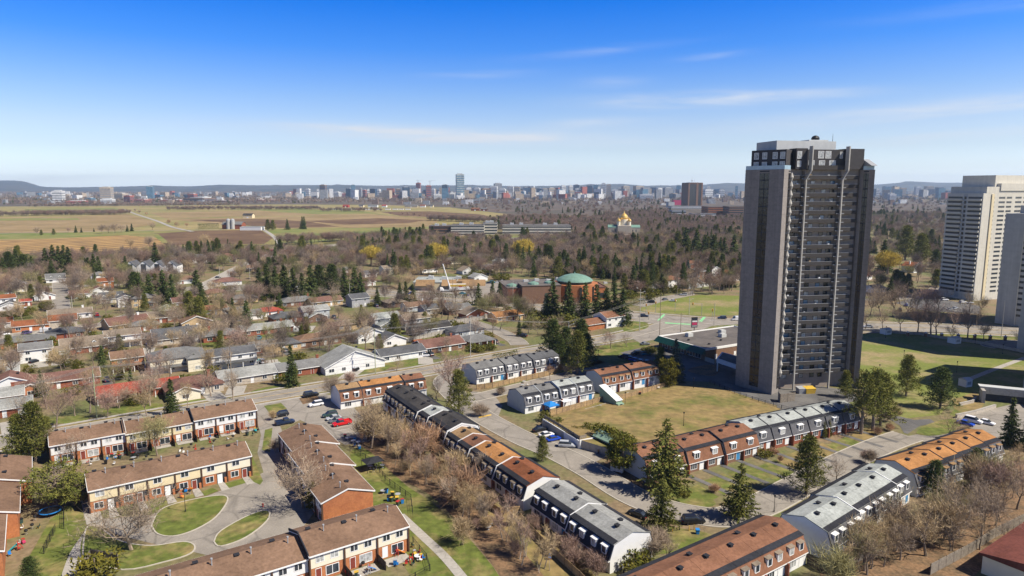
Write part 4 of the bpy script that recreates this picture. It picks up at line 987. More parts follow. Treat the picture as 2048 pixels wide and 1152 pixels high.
# ------------------------------------------------------------------ suburb houses
RW = dict(roof_brown='brown', roof_black='black', roof_grey='light grey', roof_pale='pale grey', roof_tan='tan', roof_orange='orange', roof_rust='rust red', roof_mansard_brown='reddish brown', roof_darkgrey='dark grey', roof_midgrey='grey', roof_maroon='maroon brown', roof_redmetal='red', roof_taupe='taupe')
WW = dict(siding_white='white', siding_cream='cream', siding_cream_pale='cream', brick_orange='orange brick', brick_red='red brick', brick_brown='brown brick', siding_blue='blue grey', siding_tan='tan', stone='stone', wall_grey='grey')
HOUSES = []
def house(u, v, Lx, Dp, st, kind, rm, wm, ex='', rot=0.0, wing=None, label=None):
    p = G(u, v); root = thing('house', (p.x, p.y, 0), ROT_A + R(rot))
    h = 2.9 if st == 1 else 5.4
    x0, x1 = -Lx/2, Lx/2; ov = .5
    def body(x0, x1, y0, y1, h, kind, rm, wm, front_gable=False):
        w, d = x1-x0, y1-y0; rise = min(w, d)*.5*(.42 if kind != 's' else .75)
        mb = MB()
        if kind == 'h':
            mb.box(x0,x1,y0,y1,-.6,h); part('wall', mb, M[wm], root)
            mb = MB(); a, b, c, e = x0-ov, x1+ov, y0-ov, y1+ov; z = h-.05
            q = min(w, d)/2 + ov
            if w >= d: r0, r1 = (a+q,(c+e)/2,z+rise), (b-q,(c+e)/2,z+rise)
            else: r0, r1 = ((a+b)/2,c+q,z+rise), ((a+b)/2,e-q,z+rise)
            A,B,Cc,D_ = (a,c,z),(b,c,z),(b,e,z),(a,e,z)
            if w >= d: mb.quad(A,B,r1,r0); mb.quad(B,Cc,r1); mb.quad(Cc,D_,r0,r1); mb.quad(D_,A,r0)
            else: mb.quad(A,B,r0); mb.quad(B,Cc,r1,r0); mb.quad(Cc,D_,r1); mb.quad(D_,A,r0,r1)
            mb.box(a,b,c,e,z-.16,z-.004)
            part('roof', mb, M[rm], root)
        elif not front_gable:
            ym = (y0+y1)/2; s = rise/(d/2)
            mb.extr([(y0,-.6),(y1,-.6),(y1,h),(ym,h+rise),(y0,h)], x0, x1); part('wall', mb, M[wm], root)
            mb = MB(); mb.extr([(y0-ov,h-ov*s+.03),(ym,h+rise+.03),(y1+ov,h-ov*s+.03),(y1+ov,h-ov*s+.2),(ym,h+rise+.2),(y0-ov,h-ov*s+.2)], x0-.35, x1+.35)
            part('roof', mb, M[rm], root)
            mb = MB(); mb.box(x0-.36,x1+.36,y0-ov-.08,y0-ov-.005,h-ov*s-.08,h-ov*s+.15)
            for xx in (x0-.44, x1+.36): mb.extr([(y0-ov,h-ov*s-.12),(ym,h+rise-.12),(y1+ov,h-ov*s-.12),(y1+ov,h-ov*s+.16),(ym,h+rise+.16),(y0-ov,h-ov*s+.16)], xx, xx+.08)
            part('fascia', mb, M['trim_white'], root)
        else:
            xm = (x0+x1)/2; rise = w*.5*.42; s = rise/(w/2)
            pr = lambda pts, ya, yb, mb: [mb.quad(*[(x,y,z) for x,z in pts]) for y in ()] 
            def ext(mb, pts, ya, yb):
                k, n = len(pts), len(mb.v)
                mb.v += [(x,ya,z) for x,z in pts] + [(x,yb,z) for x,z in pts]
                mb.f += [tuple(range(n,n+k)), tuple(range(n+2*k-1,n+k-1,-1))] + [(n+(i+1)%k,n+i,n+k+i,n+k+(i+1)%k) for i in range(k)]
                mb.m += [0]*(k+2)
            ext(mb, [(x0,-.6),(x1,-.6),(x1,h),(xm,h+rise),(x0,h)], y0, y1); part('wall', mb, M[wm], root)
            mb = MB(); ext(mb, [(x0-ov,h-ov*s+.03),(xm,h+rise+.03),(x1+ov,h-ov*s+.03),(x1+ov,h-ov*s+.2),(xm,h+rise+.2),(x0-ov,h-ov*s+.2)], y0-.4, y1+.4); part('roof', mb, M[rm], root)
            mb = MB(); ext(mb, [(x0-ov,h-ov*s-.12),(xm,h+rise-.12),(x1+ov,h-ov*s-.12),(x1+ov,h-ov*s+.22),(xm,h+rise+.22),(x0-ov,h-ov*s+.22)], y0-.50, y0-.41); part('fascia', mb, M['trim_white'], root)
        return h + rise
    fg = 'F' in ex
    top = body(x0, x1, 0, Dp, h, kind, rm, wm, fg)
    if wing:
        side, wl, wd, wh, wk, wr, ww = wing
        if side == 'l': body(x0-wl, x0-.01, .8, .8+wd, wh, wk, wr, ww)
        elif side == 'r': body(x1+.01, x1+wl, .8, .8+wd, wh, wk, wr, ww)
        else:
            cx = x1-wl/2-.6 if side == 'f' else x0+wl/2+.6
            body(cx-wl/2, cx+wl/2, -wd, .02, wh, wk, wr, ww, True)
            window(root, cx, -wd, .9, 1.9, 1.2, bars=1)
    n = max(2, int(Lx/4.2))
    for k in range(n):
        x = x0 + Lx*(k+.5)/n
        if st == 2: window(root, x, 0, 3.55, 1.3, 1.05)
        if wing and wing[0] in 'fg' and abs(x - (x1-wing[1]/2-.6 if wing[0] == 'f' else x0+wing[1]/2+.6)) < wing[1]/2+.8: continue
        if 'G' in ex and k == n-1: garage_door(root, x, 0, .05)
        elif k == n//2: door(root, x, 0, .1, m='door_red' if int(u) % 3 == 0 else 'trim_white')
        else: window(root, x, 0, .95, 1.9 if k == 0 else 1.4, 1.25)
    window(root, x1, Dp*.35, .95 if st == 1 else 3.55, 1.2, 1.1, math.pi/2); 
    if Dp > 8: window(root, x1, Dp*.7, .95 if st == 1 else 3.55, 1.2, 1.1, math.pi/2)
    if 'C' in ex:
        mb = MB(); cx = x0+Lx*.22 if int(u) % 2 else x1-Lx*.2
        mb.box(cx-.45,cx+.45,Dp*.5-.4,Dp*.5+.4,h,top+1.1); mb.box(cx-.55,cx+.55,Dp*.5-.5,Dp*.5+.5,top+1.1,top+1.3)
        part('chimney', mb, M['brick_red' if 'siding' not in wm else 'trim_white'], root)
    if 'D' in ex:
        for t in ((.28,.72) if 'DD' not in ex else (.2,.5,.8)):
            def dm():
                mb = MB(); mb.extr([(-.0,0),(2.4,0),(2.4,1.3),(0,1.3)], -.75, .75)
                mb.quad((-.95,-.2,1.25),(0,-.2,2.0),(0,2.8,2.0),(-.95,2.8,1.25), m=1); mb.quad((0,-.2,2.0),(.95,-.2,1.25),(.95,2.8,1.25),(0,2.8,2.0), m=1)
                mb.quad((-.75,0,1.3),(.75,0,1.3),(0,0,1.95))
                return mb.mesh('dormer', [M['trim_white'], M[rm]])
            dd = ob('dormer', shared(('hd', rm), dm), root, (x0+Lx*t, 1.3, h+.35))
            window(dd, 0, 0, .2, .9, 1.0, bars=0)
    if 'P' in ex:
        mb = MB(); mb.quad((x0,-2.2,2.5),(x1,-2.2,2.5),(x1,0,2.95),(x0,0,2.95)); mb.quad((x0,0,2.75),(x1,0,2.75),(x1,-2.2,2.4),(x0,-2.2,2.4)); mb.quad((x0,-2.2,2.4),(x1,-2.2,2.4),(x1,-2.2,2.5),(x0,-2.2,2.5))
        part('porch_roof', mb, M[rm], root)
        for t in (0, .33, .66, 1):
            mb = MB(); x = x0+.15+(Lx-.3)*t; mb.box(x-.12,x+.12,-2.05,-1.8,-.3,2.42); part('porch_post', mb, M['trim_white'], root)
    ob('roof_vent', shared('vent', vent_mesh), root, (Lx*.15, Dp*.62, top-.55))
    if label: tag(root, label, 'house', 'suburban houses')
    else:
        kd = 'bungalow' if st == 1 and 'D' not in ex else ('cottage with dormers' if 'D' in ex else 'two-storey house')
        hp_ = ' hip-roofed' if kind == 'h' else (' front-gabled' if fg else ' roofed')
        look = f'{RW.get(rm, "grey")}{hp_} {WW.get(wm, "plain")} {kd}' + (' and chimney' if 'C' in ex and 'D' in ex else (' with chimney' if 'C' in ex else (' with garage' if 'G' in ex else (' with porch' if 'P' in ex else ''))))
        later(root, look, look.replace('bungalow', 'bungalows').replace('cottage', 'cottages').replace('house', 'houses'), u, v, 'house', 'suburban houses')
    HOUSES.append((u, v, root, Lx, Dp))
    return root
g_, h_, s_ = 'g', 'h', 's'
T = [
 (17,614,8,8,2,g_,'roof_rust','siding_white','',8), (38,584,9,8,2,g_,'roof_midgrey','siding_cream_pale','F'), (12,592,9,8,1,h_,'roof_darkgrey','siding_blue','',10), (21,621,10,8,1,g_,'roof_darkgrey','siding_white','F'),
 (52,612,6,5,1,g_,'roof_redmetal','brick_red',''), (112,565,12,9,1,s_,'roof_midgrey','siding_white','D'), (200,564,11,10,2,h_,'roof_midgrey','siding_white',''), (212,578,10,9,2,g_,'roof_rust','brick_orange','C'),
 (200,590,11,11,1,g_,'roof_maroon','siding_white','FC'), (224,606,13,9,1,s_,'roof_darkgrey','siding_cream_pale','DD'), (252,614,8,9,2,g_,'roof_darkgrey','siding_white','F'), (142,638,20,10,1,g_,'roof_taupe','siding_white','C'),
 (62,662,15,9,1,g_,'roof_rust','brick_orange','C',0,('r',12,10,3.8,g_,'roof_rust','stone')), (4,657,9,9,1,g_,'roof_rust','brick_red','G'), (58,694,20,9,1,h_,'roof_midgrey','brick_orange',''), (132,678,15,10,1,h_,'roof_darkgrey','brick_red',''),
 (170,706,17,9,1,s_,'roof_taupe','brick_red','D'), (74,724,11,9,2,g_,'roof_midgrey','siding_white','',0,('l',13,9,2.9,g_,'roof_midgrey','siding_cream_pale')), (122,716,6,9,1,g_,'roof_taupe','siding_white','G'), (248,694,14,9,2,g_,'roof_taupe','siding_white','P',0,('r',7,8,2.8,g_,'roof_midgrey','brick_brown')),
 (262,658,19,13,1,g_,'roof_maroon','siding_tan','C',12), (322,646,22,11,1,g_,'roof_taupe','brick_red',''), (357,687,20,10,1,s_,'roof_darkgrey','stone','DG'), (445,682,16,11,1,h_,'roof_midgrey','brick_red','C'), (502,671,8,9,1,g_,'roof_grey','siding_white','G'),
 (290,614,14,10,2,h_,'roof_midgrey','siding_tan','',0,('f',7,5,2.9,h_,'roof_midgrey','brick_orange')), (372,622,13,10,2,g_,'roof_maroon','brick_brown','C'), (432,603,14,10,2,h_,'roof_maroon','siding_tan',''), (490,606,16,10,1,h_,'roof_midgrey','siding_tan','F'), (338,630,9,8,1,g_,'roof_pale','siding_white','F'),
 (424,630,17,9,1,g_,'roof_mansard_brown','siding_tan','C'), (474,634,11,9,1,g_,'roof_darkgrey','siding_blue',''), (366,568,16,11,1,g_,'roof_brown','siding_white',''), (458,571,18,12,1,h_,'roof_maroon','siding_white',''), (322,558,12,9,1,g_,'roof_redmetal','siding_white','F'),
 (455,524,17,12,2,h_,'roof_maroon','siding_cream_pale',''), (400,526,18,12,2,h_,'roof_darkgrey','siding_white',''), (345,523,16,12,1,h_,'roof_midgrey','siding_white','F'), (280,516,14,11,2,h_,'roof_taupe','siding_tan',''), (295,521,12,10,1,g_,'roof_tan','siding_white','F'), (352,508,15,11,2,g_,'roof_darkgrey','siding_cream_pale','F'),
 (22,788,15,10,1,g_,'roof_maroon','siding_white','F'), (-4,812,14,9,1,g_,'roof_grey','brick_red','C'), (10,836,14,9,1,g_,'roof_grey','brick_red','G'), (118,778,25,10,1,g_,'roof_maroon','brick_red','',0,('g',8,6,2.9,g_,'roof_maroon','brick_orange')),
 (254,800,17,9,1,g_,'roof_redmetal','brick_red','P',0,('r',8,9,2.6,g_,'roof_redmetal','brick_red')), (258,742,11,9,2,g_,'roof_brown','brick_orange','P'), (360,742,20,13,2,h_,'roof_midgrey','siding_cream_pale','P',0,('f',7,4,5.4,h_,'roof_midgrey','siding_cream_pale')), (470,735,17,9,2,g_,'roof_darkgrey','siding_white','P'),
 (392,790,18,12,1,h_,'roof_maroon','stone','C',0,('g',9,5,2.9,g_,'roof_maroon','siding_cream_pale')), (505,766,22,10,1,g_,'roof_grey','stone','G'), (612,750,20,9,1,g_,'roof_midgrey','brick_red','C'), (712,742,24,13,1,g_,'roof_grey','siding_white','FG'),
 (808,720,20,9,1,g_,'roof_darkgrey','siding_white',''), (790,692,11,9,1,g_,'roof_darkgrey','siding_white','F'), (890,704,20,11,1,g_,'roof_maroon','brick_brown','C'), (962,692,13,9,1,h_,'roof_midgrey','brick_red','P'), (940,672,16,10,1,h_,'roof_darkgrey','siding_blue',''),
 (600,612,22,11,1,h_,'roof_midgrey','brick_brown','C'), (655,612,19,10,1,g_,'roof_maroon','siding_tan',''), (722,614,11,10,2,g_,'roof_darkgrey','wall_grey',''), (583,645,18,11,1,h_,'roof_darkgrey','brick_red','C'), (634,640,14,9,2,g_,'roof_grey','siding_blue','',0,('g',10,6,2.8,g_,'roof_pale','brick_brown')), (538,668,24,9,1,g_,'roof_grey','brick_red','C'),
 (540,633,14,9,1,h_,'roof_redmetal','siding_white',''), (640,692,20,11,1,h_,'roof_brown','brick_brown','C'), (568,702,15,10,1,h_,'roof_darkgrey','siding_tan',''), (530,706,11,8,1,g_,'roof_midgrey','brick_red',''), (748,684,15,9,1,g_,'roof_grey','siding_white','F'), (776,656,14,9,2,g_,'roof_pale','siding_blue','',0,('g',9,6,2.8,g_,'roof_pale','siding_blue')),
 (796,614,12,10,1,h_,'roof_taupe','brick_brown',''), (838,622,15,9,1,g_,'roof_brown','siding_blue','C'), (880,626,19,9,1,g_,'roof_darkgrey','wall_grey','C'), (922,628,15,10,1,g_,'roof_midgrey','brick_brown',''), (956,638,14,9,1,g_,'roof_taupe','brick_red','F'), (836,658,14,9,2,g_,'roof_taupe','wall_grey',''), (868,668,20,10,1,g_,'roof_black','wall_grey',''),
 (1020,642,17,9,1,g_,'roof_orange','siding_tan',''), (1232,654,13,10,2,g_,'roof_mansard_brown','siding_white','',0,('l',12,9,3.0,g_,'roof_mansard_brown','brick_orange')), (1290,578,20,10,1,g_,'roof_darkgrey','brick_red','C'), (1320,584,17,9,1,h_,'roof_midgrey','brick_red',''), (1350,574,14,11,2,h_,'roof_mansard_brown','siding_white',''), (1392,576,15,10,1,g_,'roof_midgrey','wall_grey','F'),
 (1420,572,13,9,1,g_,'roof_brown','siding_white',''), (1402,556,10,9,2,g_,'roof_darkgrey','brick_brown',''), (1432,552,10,9,2,g_,'roof_midgrey','siding_white','F'), (1470,562,10,9,2,g_,'roof_rust','siding_white','F'), (738,572,10,9,1,g_,'roof_mansard_brown','siding_white','F'), (742,554,10,9,1,g_,'roof_darkgrey','siding_white',''), (782,550,12,10,2,g_,'roof_taupe','siding_cream_pale',''),
 (940,548,14,10,1,g_,'roof_taupe','siding_white','F'), (985,540,14,10,1,h_,'roof_midgrey','siding_cream_pale',''), (540,528,12,12,2,g_,'roof_pale','siding_white','F'), (522,542,22,10,1,g_,'roof_brown','siding_tan',''), (1006,535,11,9,2,g_,'roof_pale','siding_white','F'), (962,562,12,9,1,g_,'roof_grey','siding_white','F'), (1835,545,13,10,2,g_,'roof_rust','siding_white','FC'),
 (60,550,13,10,1,g_,'roof_taupe','siding_white',''), (20,545,14,10,1,h_,'roof_maroon','siding_white',''), (172,550,12,9,1,g_,'roof_taupe','siding_tan',''), (78,524,12,9,1,g_,'roof_maroon','siding_white',''), (1385,540,12,10,2,g_,'roof_mansard_brown','brick_red',''), (1330,535,12,10,1,g_,'roof_midgrey','siding_white',''), (1255,545,12,10,1,g_,'roof_midgrey','siding_white','F'),
 (660,562,13,9,1,g_,'roof_taupe','siding_white',''), (700,545,13,9,1,h_,'roof_midgrey','siding_white',''), (860,545,14,9,1,g_,'roof_brown','siding_white',''), (910,528,13,9,1,g_,'roof_midgrey','siding_cream_pale','F'), (1760,585,13,9,1,g_,'roof_midgrey','siding_white',''), (1735,560,13,10,1,g_,'roof_maroon','siding_white',''),
 (-8,760,14,9,1,g_,'roof_grey','siding_white',''), (290,662,13,9,1,h_,'roof_midgrey','brick_red',''), (395,655,14,9,1,g_,'roof_brown','siding_tan','F'), (500,640,13,9,1,g_,'roof_midgrey','siding_white',''), (90,600,11,9,1,g_,'roof_taupe','siding_white','F'), (700,660,13,9,1,h_,'roof_taupe','siding_tan',''), (160,596,11,8,1,g_,'roof_maroon','siding_white',''),
]
for r in T: house(*r)
# modern white gabled row by the striped field
p = G(300,548); root = thing('gabled_townhouse', (p.x,p.y,0), R(8), 'modern white townhouse block with three sharp front gables and dark tall windows', 'townhouse row')
for k in range(4):
    mb = MB(); x = k*10.4-20
    mb.box(x, x+10, 0, 14, -.5, 6.2)
    for ya in (0,): mb.prism([(x,0),(x+10,0),(x+10,14),(x,14)], 6.2, 6.21); 
    n = len(mb.v); mb.v += [(x,0,6.2),(x+10,0,6.2),(x+5,0,10.4),(x,14,6.2),(x+10,14,6.2),(x+5,14,10.4)]; mb.f += [(n,n+1,n+2),(n+4,n+3,n+5)]; mb.m += [0,0]
    part('wall', mb, M['siding_white'], root)
    mb = MB(); mb.quad((x-.2,-.3,6.15),(x+5,-.3,10.55),(x+5,14.3,10.55),(x-.2,14.3,6.15)); mb.quad((x+10.2,-.3,6.15),(x+10.2,14.3,6.15),(x+5,14.3,10.55),(x+5,-.3,10.55)); part('roof', mb, M['roof_darkgrey'], root)
    mb = MB(); mb.box(x+3,x+7,-.06,.05,.5,8.2); part('window', mb, M['glass'], root)

# ------------------------------------------------------------------ larger buildings in the middle distance
def block(name, u0, u1, vb, depth, h, label, wall, roofm='flat_roof', rot=None, cat='building', bands=0, bandm='glass', par=.5, D=None, rows=None):
    a, b = G(u0, vb), G(u1, vb)
    root = thing(name, (a.x, a.y, 0), 0 if rot is None else rot, label, cat)
    ln = (b-a).length if rot is None else (b-a).length/max(.3, math.cos(rot))
    mb = MB(); mb.box(0, ln, 0, depth, -1, h); part('wall', mb, M[wall], root)
    mb = MB(); mb.box(-.15, ln+.15, -.15, depth+.15, h, h+.08); mb.box(-.2, ln+.2, -.2, .15, h+.08, h+par); mb.box(-.2,ln+.2,depth-.15,depth+.2,h+.08,h+par); mb.box(-.2,.15,.15,depth-.15,h+.08,h+par); mb.box(ln-.15,ln+.2,.15,depth-.15,h+.08,h+par)
    part('roof', mb, M[roofm], root)
    for k in range(bands):
        z = .9 + k*h/bands; zh = h/bands*.45
        mb = MB(); mb.box(-.06, ln+.06, -.06, depth+.06, z, z+zh); part('window_band', mb, M[bandm], root)
    return root, ln
def units(root, pts, z, s=1.0, m='mech'):
    for x, y in pts:
        mb = MB(); mb.box(-1.2*s,1.2*s,-.9*s,.9*s,0,1.2*s); mb.box(-1.0*s,-.2*s,-.7*s,.7*s,1.2*s,1.4*s); part('rooftop_unit', mb, M[m], root, loc=(x,y,z))
# plaza with the green mansard fascia
pa, pb = G(1410,722), G(1470,712); pc = G(1345,690)
X = (pb-pa).normalized(); 
root = thing('plaza_building', tuple(pa), math.atan2(X.y, X.x), 'low brown brick plaza with a dark green sloping fascia and flat roof', 'shop building')
dpt = 28
mb = MB(); mb.box(0, 46, 0, dpt, -.4, 4.6); part('wall', mb, M['brick_brown'], root)
mb = MB(); mb.box(.3, 45.7, .3, dpt-.3, 4.6, 4.75); part('roof', mb, M['flat_roof'], root)
mb = MB(); mb.box(-.3,46.3,-.15,.3,4.3,5.2); mb.box(-.2,46.3,dpt-.3,dpt+.2,4.6,5.2); mb.box(46,46.4,.3,dpt,4.6,5.2); mb.box(-.25,.3,.3,dpt-.3,4.75,5.2); part('parapet', mb, M['trim_white'], root)
mb = MB(); 
for q in (((-.28,-.2,5.15),(-.28,dpt+.2,5.15),(-2.2,dpt+1.2,2.9),(-2.2,-.2,2.9)), ((-2.2,-.2,2.9),(-2.2,dpt+1.2,2.9),(0,dpt,2.75),(0,-.2,2.75)), ((-2.2,-.2,2.9),(0,-.2,2.75),(-.28,-.2,5.15)), ((-2.2,dpt+1.2,2.9),(-.28,dpt+.2,5.15),(0,dpt,2.75))): mb.quad(*q)
part('fascia', mb, M['green_metal'], root)
for x in (6, 10, 17, 24): door(root, x, 0, 0, w=1.1, m='trim_white')
for y in (4, 9, 14, 19, 24): window(root, 0, y, .6, 3.2, 1.9, -math.pi/2, glass='glass')
units(root, [(24,14),(34,8),(12,22),(30,20)], 4.75, 1.2)
for x, y in ((8,6),(18,9),(6,16),(15,24),(38,15)): ob('roof_vent', shared('vent', vent_mesh), root, (x,y,4.95))
# low concrete wall beside it
# copper-domed church
ca, cb_ = G(1078,596), G(1148,604)
X = Vector((1,.12,0)).normalized()
root = thing('domed_church', tuple(G(1128,606)), R(10), 'brown brick church under a shallow green copper dome', 'church')
mb = MB()
mb.box(-26,-2,0,16,-.5,11); part('wall', mb, M['brick_brown'], root)
mb = MB(); mb.box(-26.3,-1.7,-.3,16.3,11,11.3); mb.box(-34.3,-26.2,5.7,40.3,9,9.3); mb.box(-26,24,16.4,44,9,9.25); part('roof', mb, M['flat_roof'], root)
mb = MB(); mb.box(-34,-26,6,40,-.5,9); mb.box(-26,24,16,44,-.5,9); part('wall', mb, M['brick_red'], root)
mb = MB(); pts = [(16+15*math.cos(R(a)), 10+15*math.sin(R(a))) for a in range(0,360,30)]
mb.prism([(p[0]-6,p[1]+3) for p in pts], -.5, 10.5); part('drum', mb, M['brick_orange'], root)
for k in range(5):
    a = R(200+k*35); q = (10+15.02*math.cos(a), 13+15.02*math.sin(a)); mb = MB(); mb.box(-.8,.8,-.15,.15,.5,9.6); part('window', mb, M['glass_dark'], root, loc=(q[0],q[1],0), rz=a+math.pi/2)
mb = MB(); mb.lathe([(11,10.5),(11,12.2)], 24, (10,13)); part('lantern', mb, M['glass_dark'], root)
mb = MB(); mb.lathe([(11.6,12.0),(11.4,12.5),(9.8,13.8),(6.8,15.2),(3.2,16.1),(.3,16.5)], 28, (10,13)); mb.lathe([(.5,16.5),(.3,17.4)], 6, (10,13)); part('dome', mb, M['copper'], root)
for q in ((-18,6),(-30,14),(-7,9)):
    mb = MB(); mb.lathe([(3.6,11.2 if q[0]>-26 else 9.2),(3.2,12.2 if q[0]>-26 else 10.2),(.2,13.2 if q[0]>-26 else 11.2)], 12, q); part('small_dome', mb, M['copper'], root)
units(root, [(-18,30),(-10,34),(-3,30),(5,36)], 9.2, 1.3)
root, ln = block('school_wing', 1156, 1215, 600, 26, 7.5, 'orange brick school wing with a white edged roof behind the copper dome', 'brick_orange', 'roof_maroon', rot=R(8), bands=1)
units(root, [(10,10),(22,16)], 7.6)
# plaza under renovation with tan mansards
root, ln = block('roadside_plaza', 826, 912, 580, 30, 5, 'low plaza with pale flat roof and tan shingled gables along the arterial road', 'siding_cream', 'roof_pale', bands=0)
for x, w in ((2,13),(20,10),(34,16)):
    mb = MB(); mb.extr([(-4,3.4),(2,7.0),(2,3.4)], x, x+w); part('gable_roof', mb, M['roof_tan'], root)
units(root, [(20,18),(30,20),(10,22)], 5.1, 1.6)
root, ln = block('shop', 910, 945, 578, 12, 5, 'tan brick shop with white signband beside the boxy truck', 'siding_tan', 'roof_tan')
# offices
for (u0,u1,vb,h,lb,rt) in ((858,905,470,13,'brown-ended concrete office block by the farm field',0.0),(902,968,471,15,'long concrete office block in the middle of the office group',0.0),(966,994,469,17,'short pale concrete office block',0.0),(1005,1068,468,13,'low concrete office pavilion with strip windows',0.0),(1068,1142,468,13,'low wide concrete office pavilion nearest the domed orthodox church',0.0)):
    root, ln = block('office_building', u0, u1, vb, 38, h, lb, 'tower_cream' if 'brown' not in lb else 'brick_brown', bands=3 if h < 14 else 4, cat='office')
    units(root, [(ln*.3,12),(ln*.6,18)], h+.1, 2.5)
# gold-domed church
p = G(1248,468); root = thing('orthodox_church', tuple(p), R(-6), 'pale stone church with clustered gold domes', 'church')
mb = MB(); mb.box(-24,24,0,22,-1,10); mb.box(-10,10,-8,30,-1,13); part('wall', mb, M['stone'], root)
mb = MB(); mb.extr([(-.3,10),(11,13.5),(22.3,10)], -24.4, 24.4); part('roof', mb, M['copper'], root)
mb = MB(); mb.lathe([(7,13),(7,22)], 20, (0,11))
for x, y in ((-8,4),(8,4),(-8,18),(8,18)): mb.lathe([(2.4,12),(2.4,19)], 12, (x,y))
part('drum', mb, M['siding_cream_pale'], root)
for c, r, z in (((0,11),6.6,22),((-8,4),3,19),((8,4),3,19),((-8,18),3,19),((8,18),3,19)):
    mb = MB(); mb.lathe([(r*.93,z),(r*1.02,z+r*.35),(r*.9,z+r*.75),(r*.55,z+r*1.1),(r*.2,z+r*1.4),(r*.05,z+r*1.9)], 20, c); part('dome', mb, M['gold'], root)
for x in (-18,-13,13,18): window(root, x, 0, 3, 1.6, 4)
# farm buildings
def barn(u, v, w, d, h, wall, rm, label, extra=None):
    p = G(u, v); root = thing('barn', tuple(p), R(-4), label, 'barn')
    mb = MB(); mb.extr([(0,-1),(d,-1),(d,h),(d*.82,h*1.35),(d*.5,h*1.55),(d*.18,h*1.35),(0,h)], -w/2, w/2); part('wall', mb, M[wall], root)
    mb = MB(); mb.extr([(-.5,h),(d*.17,h*1.37),(d*.5,h*1.58),(d*.83,h*1.37),(d+.5,h),(d+.5,h+.4),(d*.84,h*1.42),(d*.5,h*1.64),(d*.16,h*1.42),(-.5,h+.4)], -w/2-.5, w/2+.5); part('roof', mb, M[rm], root)
    mb = MB(); mb.box(-2,2,-.12,.02,0,4); part('barn_door', mb, M['trim_white'], root)
    return root
barn(464,459,34,16,8,'plastic_red' if False else 'brick_red','roof_midgrey','red barn with a grey gambrel roof beside two silos')
for u in (457.5, 466):
    p = G(u, 459); root = thing('silo', tuple(p), 0); mb = MB(); mb.lathe([(3.4,-1),(3.4,15)], 18); part('shaft', mb, M['tower_grey'], root); mb = MB(); mb.lathe([(3.5,15),(3.0,16.8),(1.6,18),(.2,18.4)], 18); part('cap', mb, M['metal_grey'], root)
    tag(root, f'concrete silo {"at the outer corner" if u < 460 else "against the front wall"} of the red barn', 'silo', 'silos')
root, ln = block('farm_shed', 480, 522, 461.5, 18, 6, 'long white farm shed with a grey roof beside the red barn', 'siding_white', 'roof_pale')
barn(495,437,22,14,7,'siding_cream','roof_black','cream barn with a black roof alone on the far field')
for (u,w,wall,rm,lb) in ((691,20,'plastic_red','roof_redmetal','bright red barn among the far farm buildings'),(745,34,'siding_white','roof_midgrey','white farm building with a grey roof in the far farm group'),(768,16,'siding_white','roof_redmetal','white barn with a red roof in the far farm group'),(822,46,'stone','roof_midgrey','wide stone coloured farm building in the far farm group'),(845,18,'siding_white','roof_rust','rust roofed white farmhouse in the far farm group'),(862,14,'siding_cream','roof_darkgrey','cream cottage beside the rust roofed farmhouse'),(722,16,'siding_cream','roof_darkgrey','cream shed right of the bright red barn'),(950,24,'brick_red','roof_mansard_brown','red brick house by the far farm road'),(968,18,'brick_red','roof_midgrey','grey roofed red brick house by the far farm road')):
    barn(u, 415 if u < 900 else 422, w, 16, 6, wall, rm, lb)
for k, u in enumerate((668,684,697,712,735,752,775,790,802,815)):
    root, ln = block('greenhouse', u-5, u+5, 420, 10, 4, None, 'siding_white', 'roof_pale'); later(root, 'small white farm outbuilding', 'small white farm outbuildings', u, 420, 'shed', 'far farm outbuildings')
# ------------------------------------------------------------------ campus on the right: brown tower, podium, red and white blocks
def far(name, u0, u1, vt, D, label, wall, cat='tower', depth=None, bands=0, bandm='glass', cap=None, grp=None, vb=None):
    w = (u1-u0)/1365*D*1.0; x = ((u0+u1)/2-1024)/1380*D; h = H + (375.4-vt)/1380*D
    root = thing(name, (x, D, 0), math.atan2(-x, D)*.0+R(12 if int(u0) % 2 else -8))
    dd = depth or w*.8
    mb = MB(); mb.box(-w*.42,w*.42,-dd/2,dd/2,-2,h*.985); part('wall', mb, M[wall], root)
    if bands:
        for k in range(bands):
            z = 4+k*(h-8)/bands; mb = MB(); mb.box(-w*.42-.3,w*.42+.3,-dd/2-.3,dd/2+.3,z,z+(h-8)/bands*.45); part('window_band', mb, M[bandm], root)
    mb = MB(); mb.box(-w*.25,w*.25,-dd*.3,dd*.3,h*.985,h*1.0+3); part('roof_box', mb, M[cap or 'mech'], root)
    if label: tag(root, label, cat, grp)
    return root
root = far('campus_tower', 1367, 1402, 367, 2550, 'dark brown campus tower with pale vertical ribs and a roof mast', 'glass_dark', depth=52)
w = 35/1365*2550*.42; hh = H+8.4/1380*2550
for t in (-1,.32,1,-.92,.2,.92):
    mb = MB(); mb.box(t*w-2.2,t*w+2.2,-27.5,-25.5,0,hh+1) if abs(t) != 1 else mb.box(t*w-1.5,t*w+1.5,-27,27,0,hh+1); part('rib', mb, M['brick_brown'], root)
mb = MB(); mb.box(-w-1,w+1,-27.2,27.2,hh-4,hh+2); part('crown', mb, M['trim_brown'], root)
mb = MB(); mb.tube((-2,0,hh),(-2,0,hh+24),.8,.3); mb.tube((8,0,hh),(8,0,hh+14),.5,.2); mb.box(-5,1,-2,2,hh+8,hh+10); part('mast', mb, M['metal_grey'], root)
